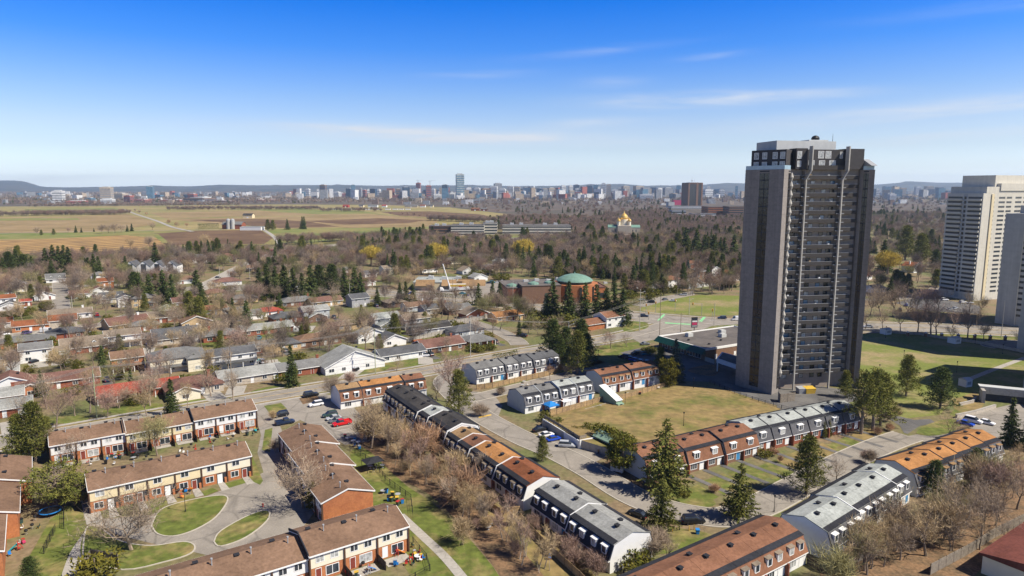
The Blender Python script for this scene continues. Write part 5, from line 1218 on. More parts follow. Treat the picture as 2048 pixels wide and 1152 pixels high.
for (u0,u1,vb,h,d,wall,lb,bd) in ((1343,1420,418,9,60,'siding_white','white podium building below the brown campus tower',2),(1347,1369,410,20,30,'plastic_pink','bright red hall beside the brown campus tower',0),(1337,1349,414,18,40,'mech','grey metal hall left of the bright red hall',0),(1344,1372,432,14,40,'siding_blue','blue grey campus block facing the woods',2),(1384,1400,436,10,30,'siding_white','white curved campus block with ribbon windows',3),(1400,1432,436,10,40,'siding_white','long white campus block with ribbon windows',3),(1416,1460,434,24,60,'brick_orange','orange brick campus block with rows of ledges',6),(1458,1486,436,26,50,'brick_brown','dark brick campus block touching the tall apartment tower outline',5)):
    root, ln = block('campus_building', u0, u1, vb, d, h, lb, wall, bands=bd)
# ------------------------------------------------------------------ the skyline
mat('sky_tan', (0.42,0.34,0.25), s=.12, amt=.25); mat('sky_white', (0.62,0.62,0.60), s=.12, amt=.25); mat('sky_brown', (0.20,0.14,0.11), s=.12, amt=.3)
mat('sky_glass', (0.10,0.19,0.26), s=.1, amt=.4, rough=.3, spec=.5); mat('sky_navy', (0.045,0.075,0.12), s=.1, amt=.4, rough=.3, spec=.5); mat('sky_red', (0.36,0.12,0.09), s=.12, amt=.25); mat('sky_grey', (0.27,0.28,0.29), s=.12, amt=.3); mat('sky_gold', (0.36,0.40,0.38), s=.10, amt=.4)
CK = dict(t='sky_tan', w='sky_white', b='sky_brown', g='sky_glass', n='sky_navy', r='sky_red', y='sky_grey', o='sky_gold')
CN = dict(t='tan', w='white', b='brown', g='blue glass', n='dark glass', r='red', y='grey', o='gold tinted glass')
SKY = [(105,126,381.5,'w',3400),(201,224,374.5,'t',3600),(201,226,398,'w',3000),(230,252,387,'t',3800),(248,264,391,'r',3300),(293,307,373,'g',4000),(133,175,402,'r',3100),(270,298,399,'r',3300),(322,372,400,'r',3500),(376,392,388,'r',3800),(372,425,396,'b',3400),(392,418,394,'w',3900),(425,446,398,'w',3700),(428,470,402,'r',3400),(170,186,396,'g',3500),(84,98,411,'r',2900),(310,322,399,'w',3900),
 (640,653,370,'b',4300),(597,611,384,'g',4600),(589,598,386,'t',4300),(610,620,378,'w',4900),(633,638,379,'w',4900),(666,680,384,'w',4700),(683,692,387,'r',4500),(692,703,377,'n',4500),(701,711,370,'g',4700),(703,716,384,'t',4200),(716,724,377,'y',4700),(722,733,380,'r',4800),(733,743,379,'w',4700),(743,750,381,'g',4800),(750,761,379,'w',4700),(791,802,378,'b',4300),(803,820,374.5,'n',4200),(822,832,383,'g',4600),(832,842,366,'r',4700),(844,851,382,'y',4800),(851,863,371,'r',4300),(862,870,378,'w',4700),(884,897,370,'n',4200),(865,885,389,'w',4100),(897,911,386,'w',4300),(911,929,348.5,'o',4100),(932,945,382,'n',4300),(931,943,376,'w',4900),(948,961,376,'w',4700),(961,982,377,'b',4100),(980,996,373,'w',4700),(987,1004,367,'y',4900),(998,1012,378,'w',4400),(512,530,400,'r',3600),(535,560,399,'r',3700),(560,572,401,'b',3500),
 (1000,1013,378,'y',4500),(1014,1028,373,'w',5000),(1028,1041,374,'t',4900),(1034,1047,388,'r',4200),(1045,1058,375,'n',4900),(1058,1070,375,'g',5000),(1048,1062,390,'y',4200),(1064,1075,388,'w',4300),(1070,1085,377,'n',4800),(1078,1088,382,'t',4600),(1095,1110,376,'t',4700),(1112,1123,383,'b',4300),(1121,1132,371.5,'w',4900),(1137,1146,371.5,'w',4900),(1146,1160,370,'n',5000),(1137,1149,381,'t',4500),(1150,1164,377,'w',4600),(1172,1186,371,'n',4900),(1186,1198,370,'g',4900),(1202,1212,367,'w',5000),(1212,1223,369,'t',4800),(1224,1236,379,'w',4700),(1243,1259,372.5,'t',4800),(1267,1287,372.5,'t',4800),(1300,1313,375,'n',4700),(1314,1325,381,'w',4500),(1325,1345,376,'y',4700),(1352,1362,371,'g',5000),(1278,1308,389,'w',3700),(1290,1298,386,'w',4000),
 (1405,1425,379,'w',4600),(1412,1422,374,'w',5200),(1438,1450,380,'w',4700),(1470,1476,372,'g',5000),(1742,1752,378,'n',4500),(1752,1759,378,'w',4500),(1766,1782,373,'g',5400),(1786,1794,372,'y',5600),(1798,1812,376,'t',5400),(1830,1842,374,'w',5600),(1850,1866,373,'t',5600),(1872,1886,375,'n',5400),(1778,1793,388,'w',3200)]
for (u0,u1,vt,k,D) in SKY:
    h = H+(375.4-vt)/1380*D
    root = far('city_tower' if h > 60 else 'city_block', u0, u1, vt, D, None, CK[k], bands=0 if k in 'gn' else (11 if k == 'o' else (7 if vt < 376 else 4)), bandm='sky_navy' if k in 'br' else ('sky_glass' if k == 'o' else 'sky_grey'))
    nm = 'tower' if h > 60 else 'block'
    sz = 'tall' if h > 95 else ('slim' if u1-u0 < 11 else ('wide' if u1-u0 > 18 else 'plain'))
    later(root, f'{sz} {CN[k]} {nm}', f'{sz} {CN[k]} {nm}s', (u0+u1)/2, vt+20, nm, 'buildings of the far skyline')
for u, vt, D in ((836,360,4700),(860,361,4300)):
    x = (u-1024)/1380*D; z = H+(375.4-vt)/1380*D; root = thing('tower_crane', (x, D, 0)); mb = MB(); mb.tube((0,0,0),(0,0,z),1.4,1.4,4); part('mast', mb, M['metal_grey'], root); mb = MB(); mb.tube((-12,0,z-6),(34,10,z-2),1.0,.8,4); part('jib', mb, M['metal_grey'], root)
    tag(root, f'grey tower crane above the {"thinner" if u < 850 else "wider"} red tower under construction', 'crane')
# landmarks people can find, used to say which one of many look-alikes is meant
LM += [('tall grey apartment tower',1600,700),('copper-domed church',1140,575),('gold-domed church',1248,450),('dark brown campus tower',1385,392),('striped tan field',150,488),('red barn with silos',465,452),('white gabled modern townhouses',300,535),('red-roofed porch house',255,775),('cream modern house',358,715),('white front-gabled bungalow',712,725),('green-fascia plaza',1405,690),('green-marked crossroads',1360,645),('brown park lawn',1300,830),('black mansard roofs',830,820),('orange mansard roofs',990,900),('white mansard end wall',1190,1050),('orange-gabled brick row',650,930),('unbroken brown roof',340,940),('green oval lawn',380,1030),('stepped brick row',30,1000),('bottom brick row',600,1110),('red pickup truck',640,830),('slate mansard row',1610,870),('brown mansard row',1420,925),('pale grey mansard row',1740,1030),('orange mansard row',1930,930),('cream slab tower',1950,480),('shadowed park lawn',1850,720),('right parking lot',1950,845),('dark grey mansard row',1020,735),('white-dormered brown row',1250,760),('maroon tan bungalow',262,648),('white van',95,662),('tan-gabled roadside plaza',870,565),('concrete offices',1000,460),('tallest skyline tower',920,380),('white travel trailer',634,630),('white minivan',890,695),('far farm buildings',760,408),('slim red construction towers',848,388),('grey-roofed brick bungalow',445,672),('rust-roofed woodland house',1835,535),('curved suburban street',450,550),('left skyline apartments',115,395),('turquoise swimming pool',470,715),('short orange-roofed row',760,790),('right arterial road',1880,655),('dark glass skyline cluster',1180,385),('bare hedge strip',860,960),('red-roofed corner building',2000,1110)]
# ------------------------------------------------------------------ trees and shrubs
def rand_unit(r):
    z = r.uniform(-1, 1); t = r.uniform(0, 2*math.pi); q = math.sqrt(1-z*z)
    return Vector((q*math.cos(t), q*math.sin(t), z))
def blades(pts, dirs, ln, wd, seed):
    """many small leaf or twig blades as triangles"""
    r = np.random.default_rng(seed); n = len(pts)
    P = np.asarray(pts); Dv = np.asarray(dirs); Dv = Dv/np.linalg.norm(Dv, axis=1, keepdims=True)
    o = r.normal(size=(n,3)); sde = np.cross(Dv, o); sde /= np.linalg.norm(sde, axis=1, keepdims=True)+1e-9
    l = (np.asarray(ln)*r.uniform(.7,1.3,n))[:,None]; w = (np.asarray(wd)*r.uniform(.7,1.3,n))[:,None]
    V = np.empty((n*3,3)); V[0::3] = P - sde*w/2; V[1::3] = P + sde*w/2; V[2::3] = P + Dv*l
    return V
def mesh_np(name, V, Fv, m):
    me = bpy.data.meshes.new(name)
    nf, k = Fv.shape
    me.vertices.add(len(V)); me.vertices.foreach_set('co', V.astype(np.float32).ravel())
    me.loops.add(nf*k); me.loops.foreach_set('vertex_index', Fv.astype(np.int32).ravel())
    me.polygons.add(nf); me.polygons.foreach_set('loop_start', np.arange(0, nf*k, k, dtype=np.int32)); 
    me.update(calc_edges=True); me.validate()
    me.materials.append(m)
    return me
def tri_mesh(name, V, m): return mesh_np(name, V, np.arange(len(V)).reshape(-1,3), m)
def leaf_mesh(name, pts, dirs, ln, wd, seed, m): return tri_mesh(name, blades(pts, dirs, ln, wd, seed), m)

def bare_tree(seed, h=11.0, spread=4.6, fork=.22, dens=1.0, trunk=.30, up=.55, multi=1, br=(4,3,2)):
    r = random.Random(seed); mb = MB(); tp, td, tl, tw_ = [], [], [], []
    def grow(p, d, ln, rad, lev):
        n = 3; q = p; dd = d.normalized()
        for k in range(n):
            e = (dd + rand_unit(r)*.22 + Vector((0,0,.10))).normalized()
            nx = q + e*ln/n; ra = rad*(1-k*.22); rb_ = rad*(1-(k+1)*.22)
            if lev < 3: mb.tube(q, nx, ra, rb_, 6 if lev == 0 else (5 if lev == 1 else 3), cap=False)
            else: pass
            if lev >= 1:
                for _ in range(max(1, int((1.3 if lev >= 2 else .5)*dens))):
                    tp.append(q + e*ln/n*r.random()); td.append(e*.7 + rand_unit(r)*.9 + Vector((0,0,.25))); tl.append(r.uniform(.7,1.6)); tw_.append(.046)
            if lev == 3:
                tp.append(q); td.append(e); tl.append(ln/n*1.2); tw_.append(.06)
            q, dd = nx, e
            if lev < 3 and k >= (1 if lev == 0 else 0):
                m = br[lev]
                for j in range(m):
                    a = rand_unit(r); a.z = abs(a.z)*.6
                    side = (a - e*a.dot(e)).normalized()
                    grow(q, (e*up + side*r.uniform(.55,1.0)).normalized(), ln*r.uniform(.55,.8) if lev else spread*r.uniform(.75,1.05), rb_*.68, lev+1)
    for i in range(multi):
        d0 = Vector((r.uniform(-.08,.08), r.uniform(-.08,.08), 1)) if multi == 1 else Vector((math.cos(i*2.4)*.35, math.sin(i*2.4)*.35, 1))
        grow(Vector((0,0,-.2)), d0, h*(fork*2.4), trunk/(1 if multi == 1 else 1.5), 0)
    zz = max(p.z for p in tp)
    return mb, tp, td, tl, tw_, h/max(zz, .1)
def make_bare(name, key, seed, bark='bark', twig='twig_grey', **kw):
    mb, tp, td, tl, tw_, s = bare_tree(seed, **kw)
    root = thing(name, (0,-400,0))
    mb.v = [(x*s,y*s,z*s) for x,y,z in mb.v]
    part('trunk', mb, M[bark], root)
    ob('crown', leaf_mesh('crown', [tuple(p*s) for p in tp], [tuple(d) for d in td], tl, np.asarray(tw_), seed, M[twig]), root)
    remember(root); PROTO[key] = (root, kw.get('h', 11.0)); return root
PROTO = {}
make_bare('bare_tree','bare1',1); make_bare('bare_tree','bare2',2,h=12,spread=5.2,fork=.18); make_bare('bare_tree','bare3',3,h=12,spread=4.0,fork=.26,up=.8)
make_bare('bare_tree','bare4',4,h=10,spread=4.8,fork=.2,up=.5,dens=1.0); make_bare('bare_tree','bare5',8,h=11,spread=4.4,fork=.2,dens=1.6); make_bare('bare_tree','bare6',12,h=13,spread=4.2,fork=.3,up=.9)
make_bare('bare_tree','open1',14,h=12,spread=4.8,fork=.2,up=.7,br=(3,3,1),trunk=.32); make_bare('bare_tree','open2',15,h=11,spread=4.4,fork=.24,up=.85,br=(4,2,2),trunk=.30); make_bare('bare_tree','open3',16,h=12,spread=5.0,fork=.16,up=.6,br=(3,3,1),trunk=.34)
make_bare('bare_shrub','shrub1',21,h=4,spread=1.9,fork=.16,trunk=.08,multi=4,up=.9,dens=.6,br=(2,2,1)); make_bare('bare_shrub','shrub2',22,h=3,spread=1.8,fork=.14,trunk=.07,multi=5,up=.85,dens=.6,br=(2,2,1))
make_bare('sapling','sapling1',31,h=8,spread=1.9,fork=.26,trunk=.12,up=1.2,dens=.8,br=(2,2,1)); make_bare('sapling','sapling2',32,h=7,spread=1.6,fork=.28,trunk=.11,up=1.3,dens=.8,br=(3,2,1))

def make_leafy(name, key, pts, dirs, ln, wd, seed, m, trunk=None, bark='bark_dark', h=1.0, core=None):
    root = thing(name, (0,-400,0))
    if trunk is not None: part('trunk', trunk, M[bark], root)
    V = blades(pts, dirs, ln, wd, seed)
    ob('crown', tri_mesh('crown', V, M[m]), root)
    remember(root); PROTO[key] = (root, h); return root
def spruce(key, seed, h=13.0, rad=2.9, m='needle', power=.95, droop=-.25, base=.06, dens=1.0):
    r = random.Random(seed); pts, dirs, ln, wd = [], [], [], []
    lv = int(26*dens)
    for i in range(lv):
        t = base + (1-base)*i/lv; z0 = h*t; R0 = rad*(1-t)**power*r.uniform(.78,1.12)+.12
        for j in range(max(5, int(11*(1-t)+5))):
            a = r.uniform(0, 2*math.pi); rr = R0*r.uniform(.72,1.12); d = Vector((math.cos(a), math.sin(a), droop+r.uniform(-.1,.12)))
            for k in range(max(3, int(rr*3.2))):
                f = (k+.4)/max(3, int(rr*3.2)); p = Vector((0,0,z0)) + d*rr*f
                for q in range(2):
                    pts.append(tuple(p+rand_unit(r)*.14)); dirs.append(tuple(d*.8+rand_unit(r)*.75+Vector((0,0,-.15)))); ln.append(.62); wd.append(.30)
    for k in range(14): pts.append((0,0,h*.93+k*.05)); dirs.append((r.uniform(-.4,.4),r.uniform(-.4,.4),1)); ln.append(.5); wd.append(.14)
    tk = MB(); tk.tube((0,0,-.3),(0,0,h*.95),h*.016,.03,7)
    make_leafy('spruce_tree', key, pts, dirs, ln, wd, seed, m, tk, h=h)
spruce('spruce1',41); spruce('spruce2',42,h=14,rad=2.4,power=.8); spruce('spruce3',43,h=12,rad=3.4,power=1.05,droop=-.12); spruce('spruce_blue',44,h=12,rad=3.0,m='needle_blue')
spruce('spruce_open',45,h=14,rad=5.4,power=.8,droop=-.10,base=.10,dens=.9,m='needle_pine')
def clump_tree(name, key, seed, h, clumps, m, leaf=.5, per=26, width=.24, crad=1.0, bark='bark', limbs=True, lean=0):
    """crown of leaf clumps carried on limbs; clumps = list of (x, y, z, radius)"""
    r = random.Random(seed); pts, dirs, ln, wd = [], [], [], []; tk = MB()
    tk.tube((0,0,-.3),(lean*.5,0,h*.5),h*.022,h*.015,7,cap=False); tk.tube((lean*.5,0,h*.5),(lean,0,h*.92),h*.015,.04,6)
    for x, y, z, cr_ in clumps:
        if limbs: tk.tube((lean*z/h*.8,0,max(h*.08, z-1.0-.25*math.hypot(x,y))),(x,y,z),.07,.03,4,cap=False)
        for _ in range(int(per*cr_*cr_)):
            d = rand_unit(r); p = Vector((x,y,z)) + Vector((d.x,d.y,d.z*.55))*cr_*r.random()**.4
            pts.append(tuple(p)); dirs.append(tuple(d+rand_unit(r)*.8+Vector((0,0,.5)))); ln.append(leaf); wd.append(width)
    make_leafy(name, key, pts, dirs, ln, wd, seed, m, tk, bark, h=h)
def pine_clumps(seed, h, rad, n, base=.3, top=.4):
    r = random.Random(seed); out = []
    for i in range(n):
        t = base + (1-base)*((i+.5)/n); R0 = rad*(1-((t-base)/(1-base))**1.6*(1-top*.4))*(.75+.25*math.sin(i*2.1))
        a = i*2.399; rr = R0*r.uniform(.35,1.0)
        out.append((math.cos(a)*rr, math.sin(a)*rr, h*t, r.uniform(.75,1.25)))
    return out
clump_tree('pine_tree','pine1',51,13,pine_clumps(51,13,4.0,84,.14),'needle_pine',leaf=.6,per=56,width=.19)
clump_tree('pine_tree','pine2',52,15,pine_clumps(52,15,5.2,92,.14,.2),'needle_pine',leaf=.65,per=54,width=.19)
clump_tree('pine_tree','pine_dark',53,14,pine_clumps(53,14,5.2,104,.12,.3),'needle',leaf=.6,per=54,width=.2)
clump_tree('pine_tree','pine_tall',54,17,pine_clumps(54,17,4.6,62,.34,.2),'needle_pine',leaf=.65,per=50,width=.19)
def blob(seed, rx, rz, n, zc):
    r = random.Random(seed); out = []
    for i in range(n):
        d = rand_unit(r); f = r.uniform(.55,1.0); z = zc + d.z*rz*f
        out.append((d.x*rx*f, d.y*rx*f, max(.3, z), r.uniform(.55,.9)*min(1, rx/2)))
    return out
clump_tree('round_pine','pine_round',55,9.5,blob(55,4.6,3.9,120,5.2),'needle_pine',leaf=.5,per=44,width=.20)
clump_tree('round_cedar','cedar_round',61,8,blob(61,2.6,3.9,90,4.0),'cedar',leaf=.38,per=85,width=.22,limbs=False)
clump_tree('round_cedar','cedar_gold',62,8,blob(62,2.8,3.9,95,4.0),'cedar_gold',leaf=.38,per=80,width=.22,limbs=False)
clump_tree('evergreen_shrub','bush',63,2.4,blob(63,1.4,1.1,40,1.2),'cedar',leaf=.30,per=70,width=.2,limbs=False)
clump_tree('evergreen_shrub','bush_gold',64,2.4,blob(64,1.4,1.1,40,1.2),'cedar_gold',leaf=.30,per=70,width=.2,limbs=False)
clump_tree('column_cedar','cedar_column',65,6,[(math.cos(i*2.4)*.55*(1-i/60), math.sin(i*2.4)*.55*(1-i/60), .4+i*.112, .62*(1-i/75)) for i in range(50)],'cedar',leaf=.30,per=120,width=.16,limbs=False)
# weeping yellow willow
r = random.Random(71); pts, dirs, ln, wd = [], [], [], []
for x, y, z, c_ in blob(71,5.2,3.4,150,7.6):
    for k in range(22):
        pts.append((x+r.gauss(0,.6), y+r.gauss(0,.6), z+r.gauss(0,.5))); dirs.append((r.gauss(0,.35), r.gauss(0,.35), -1)); ln.append(1.3); wd.append(.13)
tk = MB(); tk.tube((0,0,-.3),(0,0,4),.5,.38,8,cap=False)
for i in range(7): tk.tube((0,0,3.6),(math.cos(i*.9)*3.4,math.sin(i*.9)*3.4,8.4),.24,.07,5,cap=False)
make_leafy('willow_tree','willow',pts,dirs,ln,wd,71,'willow',tk,'bark',h=11)

TREES = []
TWN = dict(twig_grey='grey brown', twig_red='reddish', twig_tan='tan', twig_rust='rusty', twig_olive='olive')
def plant(key, u, v, h=None, top=None, twig=None, w=1.0, label=None, look=None, cat='tree', grp=None, rz=None, bark=None, z=0.0):
    """plant a copy of a tree kind with its foot where the photograph shows it; h in metres, or top = pixel row of its tip"""
    src, h0 = PROTO[key]; p = G(u, v, z)
    if h is None: h = (v-top)*(p.y*CP-(z-H)*SP)/F*1.02
    s = h/h0; mats = {}
    if twig: mats['crown'] = M[twig]
    if bark: mats['trunk'] = M[bark]
    o = clone(src, p, rz if rz is not None else (u*12.9898+v*78.233) % 6.283, (s*w, s*w, s), mats)
    TREES.append((p.x, p.y, h0*s*.35*w))
    sz = 'tall' if h > 12.5 else ('small' if h < 7 else 'mid-height')
    if key.startswith('shrub') or 'bush' in key: cat = 'shrub'
    nm = src.name.split('.')[0].replace('_', ' ')
    if label: tag(o, label, cat, grp)
    else:
        if look is None:
            if nm.startswith(('bare','sapling')): look = f'{sz if "shrub" not in nm else "low"} {TWN.get(twig or "twig_grey")} {"leafless tree" if nm == "bare tree" else ("bare shrub" if "shrub" in nm else "bare sapling")}'
            else: look = f'{sz} {"pale blue " if "blue" in key else ("dark " if key in ("pine_dark","spruce1","spruce2","spruce3") else ("golden " if "gold" in key else "green "))}{nm.replace(" tree","") if nm != "spruce tree" else "spruce"}'
        later(o, look, look+'s', u, v, cat, grp or {'tree':'trees of the neighbourhood','shrub':'shrubs of the neighbourhood'}[cat])
    return o
# -- near evergreens
for a in [('pine_round',115,1018,916),('pine_round',150,1012,938),('pine1',72,922,806),('pine1',42,925,830),('pine1',95,905,835),('pine_dark',62,1175,1112),('pine2',918,828,742),('spruce_open',1328,985,832),('spruce_open',1322,1062,955),
          ('spruce_open',1478,1038,922),('pine2',1612,988,872),('pine_tall',1722,868,742),('pine_tall',1745,862,738),('pine2',1760,850,748),('pine1',1690,795,742),('pine2',1812,792,712),('pine_dark',1880,818,736),('spruce1',2018,890,792),('spruce3',2062,900,800),('pine_dark',1866,992,920),('pine_dark',1950,956,896),
          ('pine1',1085,922,872),('spruce1',345,832,755),('spruce2',345,838,790),('spruce2',584,773,688),('pine_dark',1105,716,640),('pine_dark',1162,712,640),('pine_dark',1132,722,655),('pine_dark',1118,728,672),('pine_dark',1172,726,668),('pine2',1155,748,664),('pine1',1320,748,695),('spruce_blue',1350,762,677),('pine1',850,655,625)]:
    plant(a[0], a[1], a[2], top=a[3], w={'spruce_open':1.05,'pine2':1.25,'pine_dark':1.3,'pine_tall':1.25}.get(a[0],1.1))
plant('cedar_gold',1335,772,top=712); plant('cedar_round',1245,944,top=862,w=1.15); plant('cedar_gold',632,1020,top=963); plant('bush_gold',192,1160,h=4.6,w=1.5); plant('cedar_round',1232,915,top=868)
plant('cedar_column',1648,876,top=842); plant('cedar_column',1658,873,top=838); plant('bush',1508,905,h=2.8); plant('bush',1530,915,h=2.4,w=1.3); plant('bush_gold',1368,992,h=1.4,w=1.8); plant('bush_gold',1480,1000,h=1.4,w=1.6)
plant('bush',1090,842,h=3.2); plant('bush',1118,852,h=2.6); plant('bush_gold',1152,868,h=2.4); plant('bush',1176,868,h=3.4); plant('bush',1266,1140,h=3.6,w=1.4); plant('bush',1285,1128,h=2.8,w=1.2)
# -- near leafless trees
for a in [('bare4',263,1100,970,'twig_grey'),('bare2',606,1016,888,'twig_grey'),('bare5',315,912,823,'twig_olive'),('bare3',112,858,772,'twig_red'),('bare1',180,826,738,'twig_red'),('bare6',294,832,773,'twig_tan'),('bare6',375,817,762,'twig_tan'),('bare6',466,799,738,'twig_grey'),('bare1',150,832,770,'twig_red'),('bare5',215,835,775,'twig_red'),
          ('bare4',742,896,786,'twig_tan'),('bare3',735,880,800,'twig_grey'),('bare5',666,802,745,'twig_grey'),('bare1',775,905,812,'twig_tan'),('bare4',830,918,845,'twig_tan'),
          ('bare3',898,805,698,'twig_red'),('bare1',872,802,748,'twig_red'),('bare4',793,742,706,'twig_grey'),('bare2',1222,697,652,'twig_red'),('bare4',1254,694,662,'twig_grey'),('bare1',1210,690,655,'twig_red'),
          ('bare1',1734,1150,1056,'twig_grey'),('bare4',1852,1112,982,'twig_tan'),('bare2',1905,1080,948,'twig_grey'),('bare1',2006,1015,902,'twig_red'),('bare5',1975,1000,915,'twig_red'),('bare5',1800,1120,1040,'twig_grey'),('bare4',1690,1165,1090,'twig_grey'),('bare1',1940,1040,965,'twig_tan'),('bare5',1880,1060,985,'twig_olive'),
          ('bare2',1895,876,818,'twig_tan'),('bare4',1674,966,898,'twig_grey'),('bare1',1335,1130,1060,'twig_grey'),('bare1',148,930,860,'twig_grey'),('bare3',108,915,850,'twig_grey'),('bare1',985,668,622,'twig_rust'),('bare2',1000,660,612,'twig_rust'),('bare1',1100,760,725,'twig_rust')]:
    plant({'bare1':'open1','bare2':'open3','bare4':'open3','bare6':'open2','bare3':'open2'}.get(a[0], a[0]) if a[1] not in (263,606) else a[0], a[1], a[2], top=a[3], twig=a[4], w=1.35 if a[1] == 263 else 1.0)
# row along the arterial road on the right
for i, (u, v, t, tw) in enumerate([(1731,662,612,'twig_grey'),(1765,657,608,'twig_red'),(1801,666,610,'twig_grey'),(1834,669,605,'twig_red'),(1862,673,590,'twig_red'),(1872,672,596,'twig_red'),(1935,679,612,'twig_red'),(1968,681,640,'twig_grey'),(1952,652,605,'twig_grey'),(1905,655,612,'twig_red'),(1740,632,578,'twig_grey'),(1762,634,572,'twig_grey'),(1785,632,570,'twig_red'),(1810,634,572,'twig_grey'),(1832,630,580,'twig_grey'),(1850,628,566,'twig_red'),(1875,625,572,'twig_red'),(1940,625,575,'twig_grey'),(1960,630,590,'twig_tan'),(2040,690,660,'twig_grey'),(1752,612,562,'twig_grey'),(1800,608,560,'twig_grey'),(1905,684,650,'twig_grey')]):
    plant(('open1','open3','open2','bare1')[i % 4], u, v, top=t, twig=tw)
# hedge strip of saplings and scrub behind the long mansard row
r = random.Random(81)
for i in range(52):
    t = i/51; u = 775 + t*(1095-775) + r.uniform(-16,16); v = 900 + t*(1150-900) + r.uniform(-16,16)
    k = r.choice(['sapling1','sapling2','sapling1','sapling2','shrub1','sapling2','sapling1','open2'])
    plant(k, u, v, h=r.uniform(4.5,8.5) if not k.startswith('shrub') else r.uniform(2.2,4), twig=r.choice(['twig_red','twig_tan','twig_grey','twig_tan']), bark='bark_pale' if k.startswith('sap') else None)
for i in range(18):
    t = r.random(); u = 735 + t*(980-735) + r.uniform(-30,30); v = 855 + t*(1010-855) + r.uniform(-20,24)
    plant(r.choice(['sapling1','shrub2','sapling2','open2']), u, v, h=r.uniform(4,8), twig=r.choice(['twig_tan','twig_rust','twig_tan','twig_grey']))
for i in range(16):
    t = r.random(); u = 985 + t*(1195-985) + r.uniform(-8,14); v = 1010 + t*(1145-1010) + r.uniform(-4,14)
    plant(r.choice(['shrub1','shrub2','sapling1']), u, v, h=r.uniform(2.2,4.6), twig=r.choice(['twig_red','twig_red','twig_grey']))
for i in range(62):
    t = r.random(); u = 1690 + t*(2040-1690) + r.uniform(-30,30); v = 1150 - t*200 + r.uniform(-20,30)
    plant(r.choice(['shrub1','sapling2','sapling1','open1','open2']), u, v, h=r.uniform(4,9), twig=r.choice(['twig_tan','twig_grey','twig_tan','twig_olive']))
for (u,v,h,tw) in ((1742,930,4,'twig_grey'),(1730,925,3.2,'twig_red'),(1790,836,3.6,'twig_tan'),(1775,842,3.2,'twig_grey'),(1780,862,2.2,'twig_rust'),(1755,870,2.2,'twig_rust'),(1920,872,3,'twig_tan'),(1935,870,2.6,'twig_tan'),(962,832,4,'twig_grey'),(1002,790,3,'twig_grey'),(700,770,5,'twig_red'),(1560,925,2,'twig_rust'),(1545,912,2.2,'twig_rust'),(1120,745,4,'twig_rust'),(1135,750,4,'twig_grey'),(380,600,4,'twig_grey'),(1428,985,2,'twig_rust'),(1355,978,2,'twig_rust'),(545,840,3,'twig_tan'),(552,905,4,'twig_grey'),(228,1000,3,'twig_rust'),(250,988,3.4,'twig_grey'),(170,1010,4,'twig_grey'),(690,1120,2,'twig_tan'),(1295,1112,5,'twig_grey'),(1312,1095,4,'twig_grey'),(925,1090,5.5,'twig_tan')):
    plant(r.choice(['shrub1','shrub2']), u, v, h=h, twig=tw)
for i in range(16):
    u = r.uniform(1880,2045); v = 1040 + r.uniform(-30,95) - (u-1880)*.25
    plant(r.choice(['open1','open2','open3','sapling1']), u, v, h=r.uniform(6,11), twig=r.choice(['twig_tan','twig_grey','twig_grey']))
# -- suburb: conifers picked out in the photograph
for (k,u,v,t) in [('spruce1',328,612,540),('spruce2',346,615,548),('spruce3',395,605,540),('spruce1',405,622,565),('spruce3',280,612,545),('spruce1',300,605,548),('pine_dark',270,590,545),('spruce1',495,668,600),('pine1',380,640,585),('pine1',400,650,595),('spruce2',520,600,535),('spruce1',535,598,528),('spruce1',552,600,532),('spruce3',570,598,530),('spruce1',588,602,535),('spruce2',605,604,545),('spruce3',622,596,530),('pine_dark',640,592,532),('pine_dark',665,590,530),('spruce1',690,596,535),('spruce3',710,594,535),('spruce1',722,600,545),('spruce1',800,604,565),('spruce2',812,606,562),('spruce1',826,606,568),('spruce1',957,610,566),('spruce2',985,612,562),('spruce1',1000,612,564),('pine1',790,672,628),
     ('spruce1',1105,640,556),('spruce2',1095,640,590),('spruce1',1137,644,562),('spruce1',1170,640,565),('spruce2',1193,646,568),('spruce3',1212,645,575),('spruce1',1228,648,572),('spruce3',1245,650,578),('spruce_blue',1092,632,586),('spruce1',930,530,486),('spruce3',1168,528,492),('spruce1',1185,530,488),('spruce3',1200,526,490),('spruce1',1150,565,532),('spruce1',1118,545,505),('spruce1',120,545,492),('spruce2',130,545,490),('spruce1',108,545,490),('spruce1',93,545,496),('spruce1',140,548,494),('spruce1',35,548,498),('pine_dark',20,555,505),('pine_dark',50,558,510),('spruce1',8,560,515),('spruce3',65,548,512),('spruce1',105,560,518),('spruce1',190,558,508),('spruce2',200,560,512),('spruce3',178,560,515),('spruce1',252,550,512),('spruce1',312,532,485),('spruce1',345,518,492),('spruce1',378,515,494),
     ('pine1',1355,505,465),('spruce1',1370,515,455),('spruce1',1392,520,460),('spruce3',1408,525,470),('spruce1',1425,525,470),('spruce1',1447,528,475),('spruce1',1466,530,470),('pine1',1345,520,485),('spruce1',1300,540,500),('spruce1',1285,545,505),('spruce1',1318,545,505),('spruce_blue',1375,556,520),('spruce1',1415,568,530),('spruce1',1445,572,535),('spruce1',1460,575,530),('pine1',1810,520,455),('pine1',1840,530,470),('spruce1',1765,545,480),('pine_dark',1870,540,500),('spruce1',1780,600,555),('pine_dark',1790,580,540),('pine_dark',1815,582,548),('pine_dark',1800,590,545),('spruce1',605,458,433),('spruce1',575,460,438),('spruce2',609,459,433),('pine1',536,461,440),('pine1',546,461,441),('spruce1',152,466,451),('spruce1',163,466,455),('pine1',108,470,458),('pine1',83,471,460),('spruce1',188,464,456),('spruce1',264,463,447),('spruce1',255,464,450),('spruce1',755,612,575),('spruce1',560,618,585)]:
    plant(k, u, v, top=t, w=1.3 if k.startswith('spruce') else 1.2)
